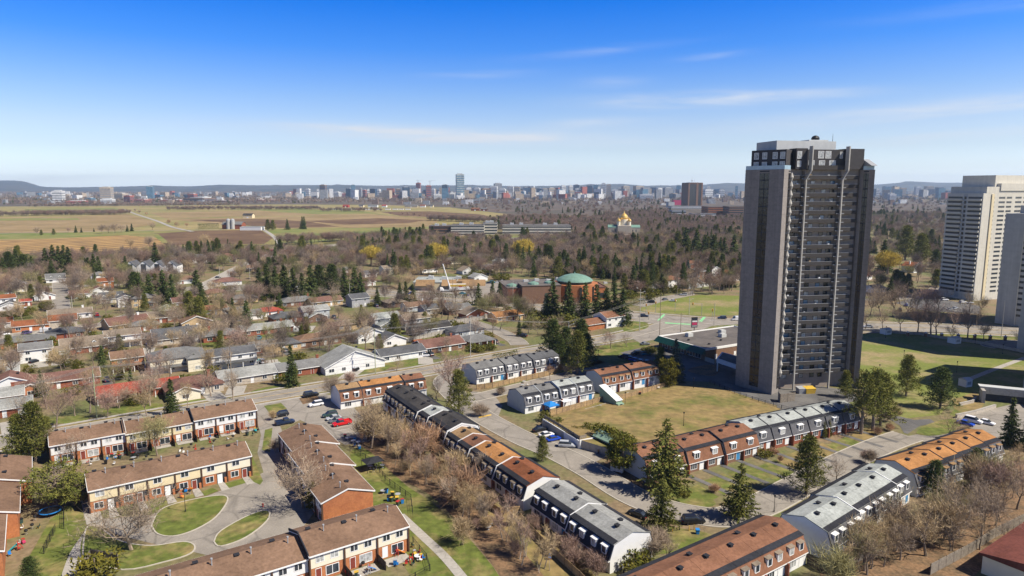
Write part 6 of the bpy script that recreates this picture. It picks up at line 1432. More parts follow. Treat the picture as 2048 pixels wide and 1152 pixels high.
for (u,v,t) in ((743,527,492),(1775,545,503),(875,522,487),(1047,515,479)): plant('willow', u, v+4, top=t-1, w=1.1)
for (u,v,h) in ((98,622,6),(85,620,5),(565,505,5)): plant('cedar_round', u, v, h=h, w=1.3)
for (u,v,h,w) in ((10,640,4,1.6),(28,634,4.4,1.6),(46,632,4.2,1.6),(62,628,4,1.6),(5,652,3.4,1.6),(135,655,3,1.5),(120,652,3,1.5),(150,640,3,1.6),(146,598,3.4,1.6),(165,600,3.4,1.4),(920,664,5,1.2),(905,660,5,1.2),(880,685,4,1.5),(900,690,4,1.5),(1060,632,5,1.5),(1080,640,5,1.5),(1100,655,6,1.5),(1130,650,6,1.5),(1065,655,6,1.4),(1130,628,5,1.5),(1310,592,5,1.5),(1300,600,5,1.3),(1260,596,5,1.6),(1348,585,5,1.5),(570,664,3,1.6),(945,702,3.4,1.4),(960,704,3.2,1.4),(980,700,3.2,1.4),(1296,709,3.2,1.3),(1305,707,3.2,1.3),(1290,708,3,1.3),(108,725,5,.8),(105,700,6,.8),(470,600,4,1.3),(435,585,4,1.3),(425,605,4,1.4),(700,605,4,1.4),(205,715,4,1.2),(215,640,3,1.4),(60,655,3,1.4),(850,690,3,1.4),(995,560,5,1.6),(1010,560,5,1.6),(950,552,5,1.6),(975,548,5,1.6)):
    plant('bush', u, v, h=h, w=w)
# ------------------------------------------------------------------ scattered garden trees of the suburb, then the woods as one mass
def inpoly(x, y, poly):
    c = False; n = len(poly)
    for i in range(n):
        x1,y1 = poly[i]; x2,y2 = poly[(i+1) % n]
        if (y1 > y) != (y2 > y) and x < (x2-x1)*(y-y1)/(y2-y1)+x1: c = not c
    return c
ROADS_PX = [([(118,560),(122,585),(122,612),(126,635),(118,650)],9),([(-60,592),(60,577),(122,573),(240,570)],8),([(128,660),(190,652),(230,640),(262,630),(300,626),(360,622)],8),([(380,588),(420,566),(455,548),(482,534),(530,515)],13),
  ([(560,640),(610,622),(650,612),(700,606),(760,600)],8),([(640,668),(700,652),(760,640),(830,628)],8),([(1040,690),(1000,664),(930,640)],8),([(380,573),(700,582),(850,592),(960,602),(1100,617),(1280,633),(1400,643),(1500,649),(1740,654),(1900,657),(2060,663)],24),
  ([(-260,926),(110,868),(300,834),(512,797),(760,757),(1000,713),(1200,680),(1310,655)],17),([(-40,690),(40,668),(120,655),(170,652)],8)]
ROADS_W = [([G(*p) for p in px], w) for px, w in ROADS_PX]
def near_road(x, y, pad=1.5):
    for pts, w in ROADS_W:
        for a, b in zip(pts, pts[1:]):
            dx, dy = b.x-a.x, b.y-a.y; t = max(0, min(1, ((x-a.x)*dx+(y-a.y)*dy)/(dx*dx+dy*dy)))
            if math.hypot(a.x+dx*t-x, a.y+dy*t-y) < w/2+pad: return True
    return False
HB = [(o.location.x, o.location.y, L_, D_) for _,_,o,L_,D_ in HOUSES]
def near_house(x, y, pad=1.0):
    for hx, hy, L_, D_ in HB:
        cx, cy = hx+BACK.x*D_/2, hy+BACK.y*D_/2
        dx, dy = x-cx, y-cy
        a = abs(dx*ALONG.x+dy*ALONG.y); b = abs(dx*BACK.x+dy*BACK.y)
        if a < L_/2+pad and b < D_/2+pad: return True
    return False
OPEN = [[(1270,600),(1500,585),(1500,660),(1260,660)], [(820,600),(850,556),(1100,556),(1215,570),(1215,612),(1040,618),(950,606)], [(540,510),(560,488),(690,486),(710,498),(660,510)], [(270,560),(330,556),(335,535),(265,535)], [(1785,612),(1850,586),(1975,590),(2000,640),(1850,640)]]
FARM = [(-420,520),(60,512),(200,506),(330,497),(430,492),(560,490),(640,488),(760,478),(862,462),(1000,446),(1060,437),(1010,428),(900,415),(760,410),(560,409),(330,411),(60,413),(-500,416)]
def taken(u, v, x, y, gap):
    if near_road(x, y) or near_house(x, y): return True
    for P_ in OPEN:
        if inpoly(u, v, P_): return True
    for a, b, c in TREES:
        if (a-x)**2+(b-y)**2 < (gap)**2: return True
    return False
r = random.Random(91)
SUB = [(-10,540),(320,540),(560,552),(840,556),(1060,600),(1250,640),(1180,668),(1000,690),(760,735),(520,775),(300,815),(-10,858)]
nb = nc = 0
for i in range(4000):
    if nb + nc > 215: break
    u = r.uniform(-10,1250); v = 540 + 300*r.random()**1.5
    if not inpoly(u, v, SUB): continue
    p = G(u, v)
    if taken(u, v, p.x, p.y, 4.6): continue
    if r.random() < .16: plant(r.choice(['spruce1','spruce2','spruce3','pine1']), u, v, h=r.uniform(6,12)); nc += 1
    else:
        plant(r.choice(['bare1','bare2','open1','open2','open3','bare6','open1']), u, v, h=r.uniform(7.5,14), twig=r.choice(['twig_grey','twig_grey','twig_red','twig_tan','twig_grey','twig_olive','twig_tan','twig_grey'])); nb += 1
ng_ = 0
for i in range(2000):
    if ng_ > 60: break
    u = r.uniform(-10,1250); v = 545 + 290*r.random()**1.3
    if not inpoly(u, v, SUB): continue
    p = G(u, v)
    if taken(u, v, p.x, p.y, 3.0): continue
    q = r.random(); ng_ += 1
    if q < .6: plant(r.choice(['bush','bush','bush_gold']), u, v, h=r.uniform(2.2,4.4), w=r.uniform(1.1,1.8))
    elif q < .85: plant('cedar_round', u, v, h=r.uniform(3.5,6.5), w=1.1)
    else: plant('pine1', u, v, h=r.uniform(7,11))
# woods: light and dark clumps of bare twigs with evergreens between, one mass nobody could count
mat('woods_bare', (0.245,0.180,0.135), s=0.25, amt=0.35, c2=(0.180,0.140,0.098), s2=0.045, lo=.40, hi=.60)
mat('woods_green', (0.065,0.090,0.030), s=0.3, amt=0.4, c2=(0.085,0.095,0.030), s2=0.05)
def crowns(P, Rr, Hh, n, size, seed, conifer=False):
    g = np.random.default_rng(seed); k = len(P)
    d = g.normal(size=(k,n,3)); d /= np.linalg.norm(d, axis=2, keepdims=True)
    f = g.random((k,n,1))**.33
    if conifer:
        t = g.random((k,n))**1.6; a = g.random((k,n))*2*np.pi; rr = Rr[:,None]*(1-t)*(.55+.45*g.random((k,n)))
        Q = np.stack([np.cos(a)*rr, np.sin(a)*rr, (.08+.92*t)*Hh[:,None]], 2)
        dr_ = np.stack([np.cos(a), np.sin(a), -.25+0*a], 2)+g.normal(size=(k,n,3))*.4
    else:
        Q = d*f*np.stack([Rr, Rr, Hh*.42], 1)[:,None,:]; Q[:,:,2] += Hh[:,None]*.58
        dr_ = d*.5+g.normal(size=(k,n,3))*.7; dr_[:,:,2] += .3
    Q = Q + P[:,None,:]
    return Q.reshape(-1,3), dr_.reshape(-1,3)
def scatter(polys, n, seed, vpow=1.0, gap=4.0, avoid=True):
    rr = random.Random(seed); out = []
    for poly, share in polys:
        us = [a for a,_ in poly]; vs = [b for _,b in poly]; q = [G(a,b) for a,b in poly]
        y0, y1 = min(p.y for p in q), max(p.y for p in q); m = 0; tries = 0
        while m < n*share and tries < n*60:
            tries += 1; y = math.sqrt(rr.uniform(y0*y0, y1*y1)); 
            v_ = PX((0,y,0))[1]; u_ = rr.uniform(min(us), max(us))
            if not inpoly(u_, v_, poly): continue
            if inpoly(u_, v_, FARM) or any(inpoly(u_, v_, q_) for q_ in CLEAR): continue
            x = (u_-1024)/F*(y*CP+H*SP)
            if avoid and v_ > 470 and (near_house(x, y, 2) or near_road(x, y, 0) or any(inpoly(u_, v_, P_) for P_ in OPEN)): continue
            out.append((x,y,0)); m += 1
    return np.array(out)
CLEAR = [[(1330,404),(1492,404),(1492,440),(1400,441),(1340,436)], [(850,462),(1150,460),(1155,482),(1000,486),(860,480)], [(1212,460),(1288,460),(1292,484),(1208,484)], [(1095,429),(1212,431),(1210,441),(1095,440)]]
CLEAR += [[(u-15,v-4),(u+15,v-4),(u+17,v+26),(u-17,v+26)] for u,v in ((743,527),(1775,545),(875,522),(1047,515))]
MID = [([(640,492),(860,470),(1000,480),(1240,474),(1490,468),(1490,600),(1280,596),(1230,572),(1100,556),(840,552),(560,548),(540,516),(640,506)], .62), ([(1735,430),(2060,430),(2060,600),(1900,590),(1735,640)], .30), ([(-60,526),(200,524),(330,510),(540,510),(545,548),(320,540),(-60,548)], .07)]
FARW = [([(1000,445),(1490,415),(1490,470),(1240,472),(1000,476)], .30), ([(1735,385),(2060,385),(2060,432),(1735,432)], .25), ([(880,395),(1490,388),(1490,418),(1010,440),(890,420)], .25), ([(-100,398),(880,396),(880,407),(560,408),(330,410),(60,412),(-100,414)], .20)]
def woods(name, bareP, n, size, seed, m, Rr, Hh, conifer=False):
    g = np.random.default_rng(seed); k = len(bareP)
    s_ = g.uniform(.7,1.25,k)
    Q, D_ = crowns(bareP, Rr*s_, Hh*s_, n, size, seed, conifer)
    V = blades(Q, D_, np.full(len(Q), size), np.full(len(Q), size*.42), seed)
    return tag(ob(name, tri_mesh(name, V, M[m])), kind='stuff')
KIND_COL = {}
def wood_kinds(name, combos):
    """tree kinds the woods are made of, each one joined mesh"""
    col = bpy.data.collections.new(name)
    for key, tw in combos:
        root, h0 = PROTO[key]; V, T, mi, o = [], [], [], 0
        tr, cr_ = [c for c in root.children if c.name.startswith('trunk')][0].data, [c for c in root.children if c.name.startswith('crown')][0].data
        me = bpy.data.meshes.new(key); 
        vs = [tuple(x.co) for x in tr.vertices] + [tuple(x.co) for x in cr_.vertices]; k = len(tr.vertices)
        fs = [tuple(q.vertices) for q in tr.polygons] + [tuple(i+k for i in q.vertices) for q in cr_.polygons]
        me.from_pydata([(x/h0,y/h0,z/h0) for x,y,z in vs], [], fs)
        me.materials.append(tr.materials[0]); me.materials.append(M[tw] if tw else cr_.materials[0])
        me.polygons.foreach_set('material_index', [0]*len(tr.polygons)+[1]*len(cr_.polygons))
        col.objects.link(bpy.data.objects.new(name+'_'+key, me))
    return col
def woods_gn(name, P, col, h0, h1, wide=1.0, seed=1):
    me = bpy.data.meshes.new(name); me.from_pydata([tuple(q) for q in P], [], [])
    o = tag(ob(name, me), kind='stuff')
    ng = bpy.data.node_groups.new(name, 'GeometryNodeTree')
    ng.interface.new_socket('Geometry', in_out='INPUT', socket_type='NodeSocketGeometry'); ng.interface.new_socket('Geometry', in_out='OUTPUT', socket_type='NodeSocketGeometry')
    n, l = ng.nodes, ng.links
    i, u_ = n.new('NodeGroupInput'), n.new('NodeGroupOutput')
    ip = n.new('GeometryNodeInstanceOnPoints'); ci = n.new('GeometryNodeCollectionInfo')
    ci.inputs[0].default_value = col; ci.inputs[1].default_value = True; ci.inputs[2].default_value = True
    ip.inputs['Pick Instance'].default_value = True
    rz = n.new('FunctionNodeRandomValue'); rz.data_type = 'FLOAT_VECTOR'; rz.inputs[0].default_value = (0,0,0); rz.inputs[1].default_value = (0,0,6.283); rz.inputs['Seed'].default_value = seed
    rs = n.new('FunctionNodeRandomValue'); rs.data_type = 'FLOAT_VECTOR'; rs.inputs[0].default_value = (h0*wide,h0*wide,h0); rs.inputs[1].default_value = (h1*wide,h1*wide,h1*1.15); rs.inputs['Seed'].default_value = seed+7
    l.new(i.outputs[0], ip.inputs['Points']); l.new(ci.outputs[0], ip.inputs['Instance']); l.new(rz.outputs[0], ip.inputs['Rotation']); l.new(rs.outputs[0], ip.inputs['Scale']); l.new(ip.outputs[0], u_.inputs[0])
    md = o.modifiers.new('trees', 'NODES'); md.node_group = ng
    return o
BARE_K = wood_kinds('bare_kinds', [('bare1','woods_a'),('bare2','woods_b'),('bare3','woods_a'),('bare5','woods_b'),('bare6','woods_c'),('bare1','woods_c'),('bare5','woods_d'),('bare2','woods_a'),('bare3','woods_b'),('bare6','twig_tan'),('open1','woods_a'),('open3','woods_d')])
EVER_K = wood_kinds('evergreen_kinds', [('spruce1',None),('spruce2',None),('pine2',None),('pine_dark',None),('spruce3',None),('pine1',None)])
FAR_K = wood_kinds('far_kinds', [('bare1','woods_a'),('bare2','woods_b'),('bare5','woods_c'),('bare3','woods_a')])
P1 = scatter(MID, 3400, 5)
woods_gn('bare_woodland', P1, BARE_K, 9.0, 14.5, 1.15, 5)
def clustered(P, k, spread_, seed):
    g = np.random.default_rng(seed); out = []
    for q in P:
        for _ in range(int(g.integers(1, k))): out.append((q[0]+g.normal()*spread_, q[1]+g.normal()*spread_, 0))
    return np.array(out)
P2 = clustered(scatter(MID, 130, 6), 9, 8.0, 6)
woods_gn('evergreen_woodland', P2, EVER_K, 10.0, 18.0, 1.15, 6)
P3 = scatter(FARW, 7500, 7, avoid=False)
rw = np.random.default_rng(77)
for a, b, k in (((-60,433.5),(255,428.5),260),((50,431),(250,430),120),((330,420.5),(640,419.5),260),((640,424),(760,423),60),((60,414),(480,411.5),240),((860,441),(1000,447),120),((560,489),(720,481),60),((1000,441),(1100,440),90)):
    q0, q1 = G(*a), G(*b); t = rw.random(k); P3 = np.concatenate([P3, np.stack([q0.x+(q1.x-q0.x)*t+rw.normal(size=k)*4, q0.y+(q1.y-q0.y)*t+rw.normal(size=k)*9, 0*t], 1)])
woods_gn('distant_bare_woodland', P3, FAR_K, 9.0, 14.0, 1.3, 7)
P4 = clustered(scatter(FARW, 260, 8, avoid=False), 10, 22.0, 8)
woods_gn('distant_evergreen_woodland', P4, EVER_K, 9.0, 15.0, 1.2, 8)
GARDEN = [([(-60,526),(200,524),(330,510),(540,510),(560,552),(840,556),(830,590),(560,575),(380,578),(200,600),(-60,620)], .6), ([(-60,560),(560,560),(840,590),(1060,606),(1180,640),(1000,670),(760,700),(400,740),(-60,780)], .4)]
P5 = np.array([q for q in scatter(GARDEN, 420, 12) if all((a-q[0])**2+(b-q[1])**2 > 9 for a,b,c in TREES)])
woods_gn('bare_garden_trees', P5, BARE_K, 8.0, 14.0, 1.1, 12)
# far belt up to the hills
g = np.random.default_rng(9); n = 9000
y = np.sqrt(g.uniform(3200**2, 9300**2, n)); x = (g.uniform(-150,2200,n)-1024)/1380*y
woods('far_woodland_belt', np.stack([x,y,np.zeros(n)],1), 12, 11.0, 9, 'woods_bare', 15.0, 13.0)
# far roofs between the trees
g = np.random.default_rng(10); n = 1500
y = np.sqrt(g.uniform(2700**2, 8200**2, n)); u = g.uniform(-60,2120,n); x = (u-1024)/1380*y
mb_v, mb_f, mi = [], [], []
for i in range(n):
    if 300 < u[i] < 700 and y[i] < 3000: continue
    w, d, h = g.uniform(5,16), g.uniform(5,12), g.uniform(5,15)*(1+y[i]/9000)
    if u[i] < 950 and g.random() < .45: continue
    o = len(mb_v); mb_v += [(x[i]+a*w, y[i]+b*d, c*h) for c in (0,1) for a,b in ((-1,-1),(1,-1),(1,1),(-1,1))]
    mb_f += [tuple(o+k for k in q) for q in ((4,5,6,7),(0,1,5,4),(1,2,6,5),(2,3,7,6),(3,0,4,7))]; mi += [int(g.integers(0,5))]*5
me = bpy.data.meshes.new('distant_roofs'); me.from_pydata(mb_v, [], mb_f)
for k in ('sky_white','sky_tan','sky_grey','sky_brown','sky_grey'): me.materials.append(M[k])
me.polygons.foreach_set('material_index', mi)
tag(ob('distant_roofs', me), kind='stuff')
# the lower blocks of the far city
g = np.random.default_rng(21); V_, F_2, mi = [], [], []
for i in range(520):
    u = g.choice([g.uniform(560,1480), g.normal(1140,150), g.normal(940,90), g.uniform(1740,2050), g.uniform(0,560)], p=[.25,.33,.2,.12,.10]); Y = g.uniform(3900,6200); X_ = (u-1024)/1380*Y
    w, d = g.uniform(9,24), g.uniform(9,20); h = g.uniform(14,34) + (g.random()**2.2)*48*(1 if u > 580 else .3)
    o = len(V_); a_ = g.uniform(-.5,.5); ca_, sa_ = math.cos(a_), math.sin(a_)
    V_ += [(X_+ca_*a*w-sa_*b*d, Y+sa_*a*w+ca_*b*d, c*h) for c in (0,1) for a,b in ((-1,-1),(1,-1),(1,1),(-1,1))]
    F_2 += [tuple(o+k for k in q) for q in ((4,5,6,7),(0,1,5,4),(1,2,6,5),(2,3,7,6),(3,0,4,7))]; mi += [int(g.choice([0,1,2,3,4,5,0,1,2]))]*5
me = bpy.data.meshes.new('distant_city'); me.from_pydata(V_, [], F_2)
for k in ('sky_white','sky_tan','sky_grey','sky_red','sky_glass','sky_navy'): me.materials.append(M[k])
me.polygons.foreach_set('material_index', mi)
tag(ob('distant_city', me), kind='stuff')
# scattered trees on the farm and along its lanes
for (u,v,h,tw) in ((205,468,14,'twig_grey'),(218,467,15,'twig_grey'),(230,467,15,'twig_grey'),(242,466,13,'twig_grey'),(75,470,12,'twig_grey'),(136,466,8,'twig_red'),(305,461,14,'twig_grey'),(338,450,10,'twig_rust'),(352,456,10,'twig_rust'),(374,455,9,'twig_rust'),(262,500,12,'twig_tan'),(300,498,14,'twig_grey'),(410,498,16,'twig_tan'),(655,483,10,'twig_grey'),(668,482,9,'twig_grey'),(682,481,9,'twig_grey'),(735,478,9,'twig_grey'),(762,475,8,'twig_red'),(805,432,10,'twig_red'),(815,433,10,'twig_red'),(828,434,10,'twig_red'),(838,435,9,'twig_red'),(855,437,10,'twig_red'),(866,438,10,'twig_red'),(876,438,11,'twig_red'),(886,439,10,'twig_red'),(780,430,8,'twig_red'),(280,428,10,'twig_red'),(270,424,9,'twig_red'),(292,432,9,'twig_rust')):
    plant(r.choice(['bare1','bare5','bare2']), u, v, h=h*1.15, twig=tw)
# ------------------------------------------------------------------ podium lawn and garage
far_ = [((1098,834),0.0),((1150,818),0.0),((1215,799),0.0),((1275,786),0.0),((1330,772),0.0),((1420,768),0.0),((1498,795),0.0),((1562,818),0.0)]
near_ = [((1086,842),1.8),((1124,862),2.2),((1160,880),2.4),((1218,898),2.0),((1290,888),1.6),((1392,862),1.0),((1478,842),0.5),((1538,832),0.05)]
mb = MB(); fa = [G(*a) for a, z in far_]; ne = [G(*a, z) for a, z in near_]
for i in range(7):
    for j in range(4):
        t0, t1 = j/4, (j+1)/4
        q = lambda k, t: (fa[k]+(ne[k]-fa[k])*t) + Vector((0,0,.07))
        mb.quad(tuple(q(i,t1)), tuple(q(i+1,t1)), tuple(q(i+1,t0)), tuple(q(i,t0)))
for i in range(7): mb.quad((ne[i].x,ne[i].y,-.1),(ne[i+1].x,ne[i+1].y,-.1),(ne[i+1].x,ne[i+1].y,ne[i+1].z+.07),(ne[i].x,ne[i].y,ne[i].z+.07), m=1)
me = mb.mesh('podium_lawn', [M['lawn_dry'], M['concrete']]); tag(ob('podium_lawn', me), kind='structure')
def lawn_z(u, v):
    p = G(u, v, 1.0); best = min(range(8), key=lambda k: abs((fa[k].x+ne[k].x)/2-p.x)); t = (fa[best]-p).length/max(.1,(fa[best]-ne[best]).length)
    return ne[best].z*max(0,min(1,t))
def seg_box(mb, a, b, th, z0, z1, m=0):
    d = (b-a); d.z = 0; d.normalize(); n = Vector((-d.y, d.x, 0))*th/2
    mb.prism([(k.x,k.y) for k in (a+n, b+n, b-n, a-n)], z0, z1, m)
def wall_line(name, pts, th, z0, z1, m, label, cat='wall', cap=None):
    base = pts[0]; root = thing(name, (base.x, base.y, 0), 0, label, cat)
    for a, b in zip(pts, pts[1:]):
        mb = MB(); seg_box(mb, a-base, b-base, th, z0, z1); part('wall', mb, M[m], root)
        if cap: mb = MB(); seg_box(mb, a-base, b-base, th+.12, z1, z1+.1); part('coping', mb, M[cap], root)
    return root
ga, gb_ = G(1159,898), G(1193,891)
root = thing('garage_entrance', tuple(ga), 0, 'underground garage entrance with white side wall and pale green fascia', 'garage')
l = lambda p: p - ga
mb = MB(); seg_box(mb, l(ga), l(gb_), .35, -.3, 2.5); seg_box(mb, l(G(1086,852)), l(ga), .35, -.3, 2.3); part('wall', mb, M['siding_white'], root)
dd_ = -BACK
mb = MB(); seg_box(mb, l(gb_), l(gb_+dd_*9), .3, -.3, .2); seg_box(mb, l(gb_), l(gb_+dd_*9), .3, 2.6, 3.0); part('lintel', mb, M['trim_dark'], root)
for k in range(2):
    mb = MB(); seg_box(mb, l(gb_+dd_*(.4+k*4.3)), l(gb_+dd_*(4.3+k*4.3)), .12, 0, 2.6); part('garage_door', mb, M['siding_white'], root)
n_ = -ALONG
mb = MB(); a, b = l(gb_-dd_*.5), l(gb_+dd_*9.5)
mb.quad(tuple(a+n_*1.1+Vector((0,0,3.0))), tuple(b+n_*1.1+Vector((0,0,3.0))), tuple(b-n_*1.2+Vector((0,0,4.4))), tuple(a-n_*1.2+Vector((0,0,4.4))))
mb.quad(tuple(a+n_*1.1+Vector((0,0,2.7))), tuple(b+n_*1.1+Vector((0,0,2.7))), tuple(b+n_*1.1+Vector((0,0,3.0))), tuple(a+n_*1.1+Vector((0,0,3.0))))
part('fascia', mb, M['pale_green'], root)
p = G(1238,812); root = thing('stair_enclosure', (p.x,p.y,0), R(124.5), 'pale green wedge-shaped stair enclosure on the edge of the brown lawn', 'stair enclosure')
mb = MB(); mb.extr([(-1.3,-.3),(1.3,-.3),(1.3,1.0),(-1.3,1.0)], -1, 0); n = len(mb.v)
mb.v += [(0,-1.3,-.3),(8,-1.3,-.3),(8,1.3,-.3),(0,1.3,-.3),(0,-1.3,1.9),(8,-1.3,5.0),(8,1.3,5.0),(0,1.3,1.9)]
mb.f += [tuple(n+i for i in q) for q in ((0,3,2,1),(4,5,6,7),(0,1,5,4),(1,2,6,5),(2,3,7,6),(3,0,4,7))]; mb.m += [0]*6; part('wall', mb, M['pale_green'], root)
mb = MB(); mb.quad((-.3,-1.45,1.92),(8.2,-1.45,5.2),(8.2,1.45,5.2),(-.3,1.45,1.92)); mb.quad((-.3,-1.45,1.84),(-.3,1.45,1.84),(8.2,1.45,5.1),(8.2,-1.45,5.1)); part('roof', mb, M['siding_white'], root)
mb = MB(); mb.box(-1.06,-.99,-.5,.5,0,.9); part('hatch', mb, M['trim_dark'], root)

# ------------------------------------------------------------------ fences
def fence(px, label, h=1.8, m='wood_fence', kind='board', grp=None, post='wood_dark', gap=2.4, th=.06, z=0.0, world=False):
    pts = [Vector(q) if world else G(q[0], q[1]) for q in px]; base = pts[0]
    root = thing('wooden_fence' if kind == 'board' else 'chain_link_fence', (base.x, base.y, z), 0, label, 'fence', grp)
    pm = shared(('post', h, post), lambda: MB().box(-.06,.06,-.06,.06,-.3,h+.08).mesh('post', M[post]))
    cnt = 0
    for a, b in zip(pts, pts[1:]):
        L_ = (b-a).length; mb = MB(); d = (b-a)/L_
        if kind == 'board':
            n = max(1, int(L_/.6)); rr = random.Random(int(L_*100))
            for i in range(n): seg_box(mb, a-base+d*(L_*i/n+.01), a-base+d*(L_*(i+1)/n-.01), th, .05, h-rr.random()*.05)
            seg_box(mb, a-base, b-base, th+.08, h*.8, h*.8+.1)
        else:
            n = max(1, int(L_/.28))
            for i in range(n): seg_box(mb, a-base+d*(L_*i/n), a-base+d*(L_*i/n+.025), .02, .05, h)
            seg_box(mb, a-base, b-base, .05, h-.05, h); seg_box(mb, a-base, b-base, .03, h*.5, h*.5+.03)
        part('panel', mb, M[m], root)
        k = max(1, int(L_/gap))
        for i in range(k):
            if cnt < 96: q = a-base+d*(L_*i/k); ob('post', pm, root, (q.x, q.y, 0), math.atan2(d.y, d.x)); cnt += 1
    return root
fence([(953,779),(985,776),(1040,763),(1100,750),(1122,744)], 'long timber fence in front of the dark grey mansard row', h=1.9)
fence([(1100,832),(1150,819),(1207,803)], 'timber fence between the half pale grey mansard row and the brown lawn', h=1.9)
fence([(1238,801),(1285,788),(1330,774)], 'weathered timber fence between the brown mansard row and the brown lawn', h=1.8)
fence([(1040,1040),(1058,1062),(1100,1105),(1160,1160),(1200,1200)], 'timber fence along the back yards of the grey roofed mansard row', h=1.7)
fence([(862,915),(880,932),(905,950)], 'short timber fence behind the tan roofed end of the long mansard row', h=1.7)
fence([(905,950),(935,948)], 'timber side fence of the back yard below the brown roof', h=1.7)
fence([(965,1010),(1000,1030),(1040,1026)], 'timber fence around the back yard below the rust roofs', h=1.7)
fence([(1075,1050),(1095,1040)], 'timber side fence at the near corner of the grey row', h=1.7)
fence([(1120,1095),(1140,1085)], 'timber yard divider halfway along the grey mansard row', h=1.6)
fence([(1150,1125),(1172,1112)], 'timber yard divider at the near end of the grey mansard row', h=1.6)
fence([(1614,1128),(1640,1145),(1668,1152)], 'dark timber fence between the brown and the pale grey mansard rows', h=1.8, m='wood_dark')
fence([(1690,1135),(1745,1112),(1800,1085),(1850,1058)], 'grey timber fence behind the pale grey mansard row', h=1.6, m='wood_grey')
fence([(1860,1150),(1935,1110),(1990,1075),(2060,1040)], 'grey board fence along the red roofed corner building', h=2.2, m='wood_grey', th=.1)
fence([G(1089,836,2.3),G(1126,858,2.3),G(1159,879,2.3),G(1173,875,2.3)], 'brown timber fence on top of the garage wall', h=1.0, m='wood_grey', z=2.3, world=True)
for i in range(7):
    q = gb_ + ALONG*2.3 + dd_*(i*1.9-1.2); q.z = 2.2; uu, vv = PX(q); plant('bush', uu, vv, h=3.4, w=1.1, z=2.2)
fence([(1196,908),(1206,903),(1217,897)], 'low timber fence beside the garage ramp', h=1.2)
fence([(1420,766),(1480,792),(1530,808),(1580,822)], 'black railing between the brown lawn and the tall tower', h=1.2, m='metal_black', kind='link', post='metal_black')
fence([(1345,1064),(1362,1060)], 'yellow timber barrier left of the footpath mouth', h=1.1, m='pole_wood', kind='link', post='plastic_yellow', gap=3)
fence([(1378,1062),(1388,1060),(1412,1066)], 'yellow timber barrier right of the footpath mouth', h=1.1, m='pole_wood', kind='link', post='plastic_yellow', gap=3)
fence([(826,1086),(853,1120),(860,1142),(800,1175)], 'chain link fence round the toy filled yard of the bottom brick row', h=1.3, m='metal_black', kind='link', post='metal_black')
fence([(770,962),(822,1000),(826,1035)], 'chain link fence beside the blank orange gable', h=1.4, m='metal_black', kind='link', post='metal_black')
fence([(700,900),(742,925),(772,960)], 'chain link fence below the leaf litter strip', h=1.3, m='metal_black', kind='link', post='metal_black')
fence([(128,1058),(128,1020),(118,995)], 'chain link fence around the trampoline yard', h=1.5, m='metal_black', kind='link', post='metal_black')
fence([(88,1108),(112,1060)], 'sagging chain link fence between the left yards', h=1.5, m='metal_black', kind='link', post='metal_black')
fence([(165,1140),(182,1112),(236,1122),(238,1138)], 'dark board fence around the golden bush at the bottom left', h=1.5, m='wood_grey')
fence([(196,920),(280,902),(360,885),(516,858)], 'black chain link fence along the yards of the main road brick row', h=1.2, m='metal_black', kind='link', post='metal_black')
fence([(880,650),(960,640),(1010,626)], 'pale board fence behind the black roofed shed in the suburb', h=2.0, m='concrete')
fence([(790,690),(870,672),(925,662)], 'pale board fence behind the timber gazebo', h=2.0, m='concrete')
wall_line('concrete_wall', [G(1722,662),G(1765,664),G(1800,668),G(1840,670),G(1880,677),G(1960,688),G(2050,706)], .4, -.2, 1.3, 'concrete', 'long low concrete wall along the back of the park lawn')
wall_line('concrete_wall', [G(1410,722),G(1428,728),G(1476,716)], .3, -.2, 1.8, 'concrete', 'low concrete wall screening the plaza back yard')
wall_line('stone_wall', [G(1912,836),G(1950,828),G(1990,816)], .6, -.2, 1.1, 'stone', 'rough stone retaining wall above the right parking lot', cap='concrete')
wall_line('stone_wall', [G(1918,812),G(1945,806),G(1952,798)], .5, -.2, .9, 'stone', 'curved stone retaining wall on the bank', cap='concrete')
# ramp opening under the park lawn
p = G(1958,800); root = thing('ramp_portal', (p.x,p.y,0), R(-24), 'grey concrete portal of the ramp under the park lawn', 'ramp portal')
mb = MB(); mb.box(0,16,0,.6,2.4,4.6); mb.box(0,1,-3.5,0,-.3,4.2); mb.box(15,16,-4,0,-.3,4.6); mb.box(16,27,-.5,.2,-.3,4.2); part('wall', mb, M['concrete'], root)
mb = MB(); mb.box(1,15,.6,6,-.3,2.4); part('opening', mb, M['trim_dark'], root); mb = MB(); mb.box(-.2,16.2,-.1,3,4.6,4.8); part('coping', mb, M['mech'], root)
for (u,v,s,lb) in ((1771,668,3.6,'pale vent house under the trees behind the park lawn'),(1908,686,3.8,'pale vent house at the concrete wall of the park lawn'),(1930,772,3.0,'pale vent house beside the large dark pine')):
    p = G(u,v); root = thing('vent_house', (p.x,p.y,0), R(20), lb, 'vent house', 'vent houses of the underground garage')
    mb = MB(); mb.box(-s/2,s/2,-s/2,s/2,-.2,2.6); part('wall', mb, M['siding_white'], root); mb = MB(); mb.extr([(-s/2-.2,2.6),(0,3.2),(s/2+.2,2.6)], -s/2-.2, s/2+.2); part('roof', mb, M['mech'], root)
    mb = MB(); mb.box(-s*.3,s*.3,-s/2-.05,-s/2,.9,2.0); part('louvre', mb, M['metal_grey'], root)
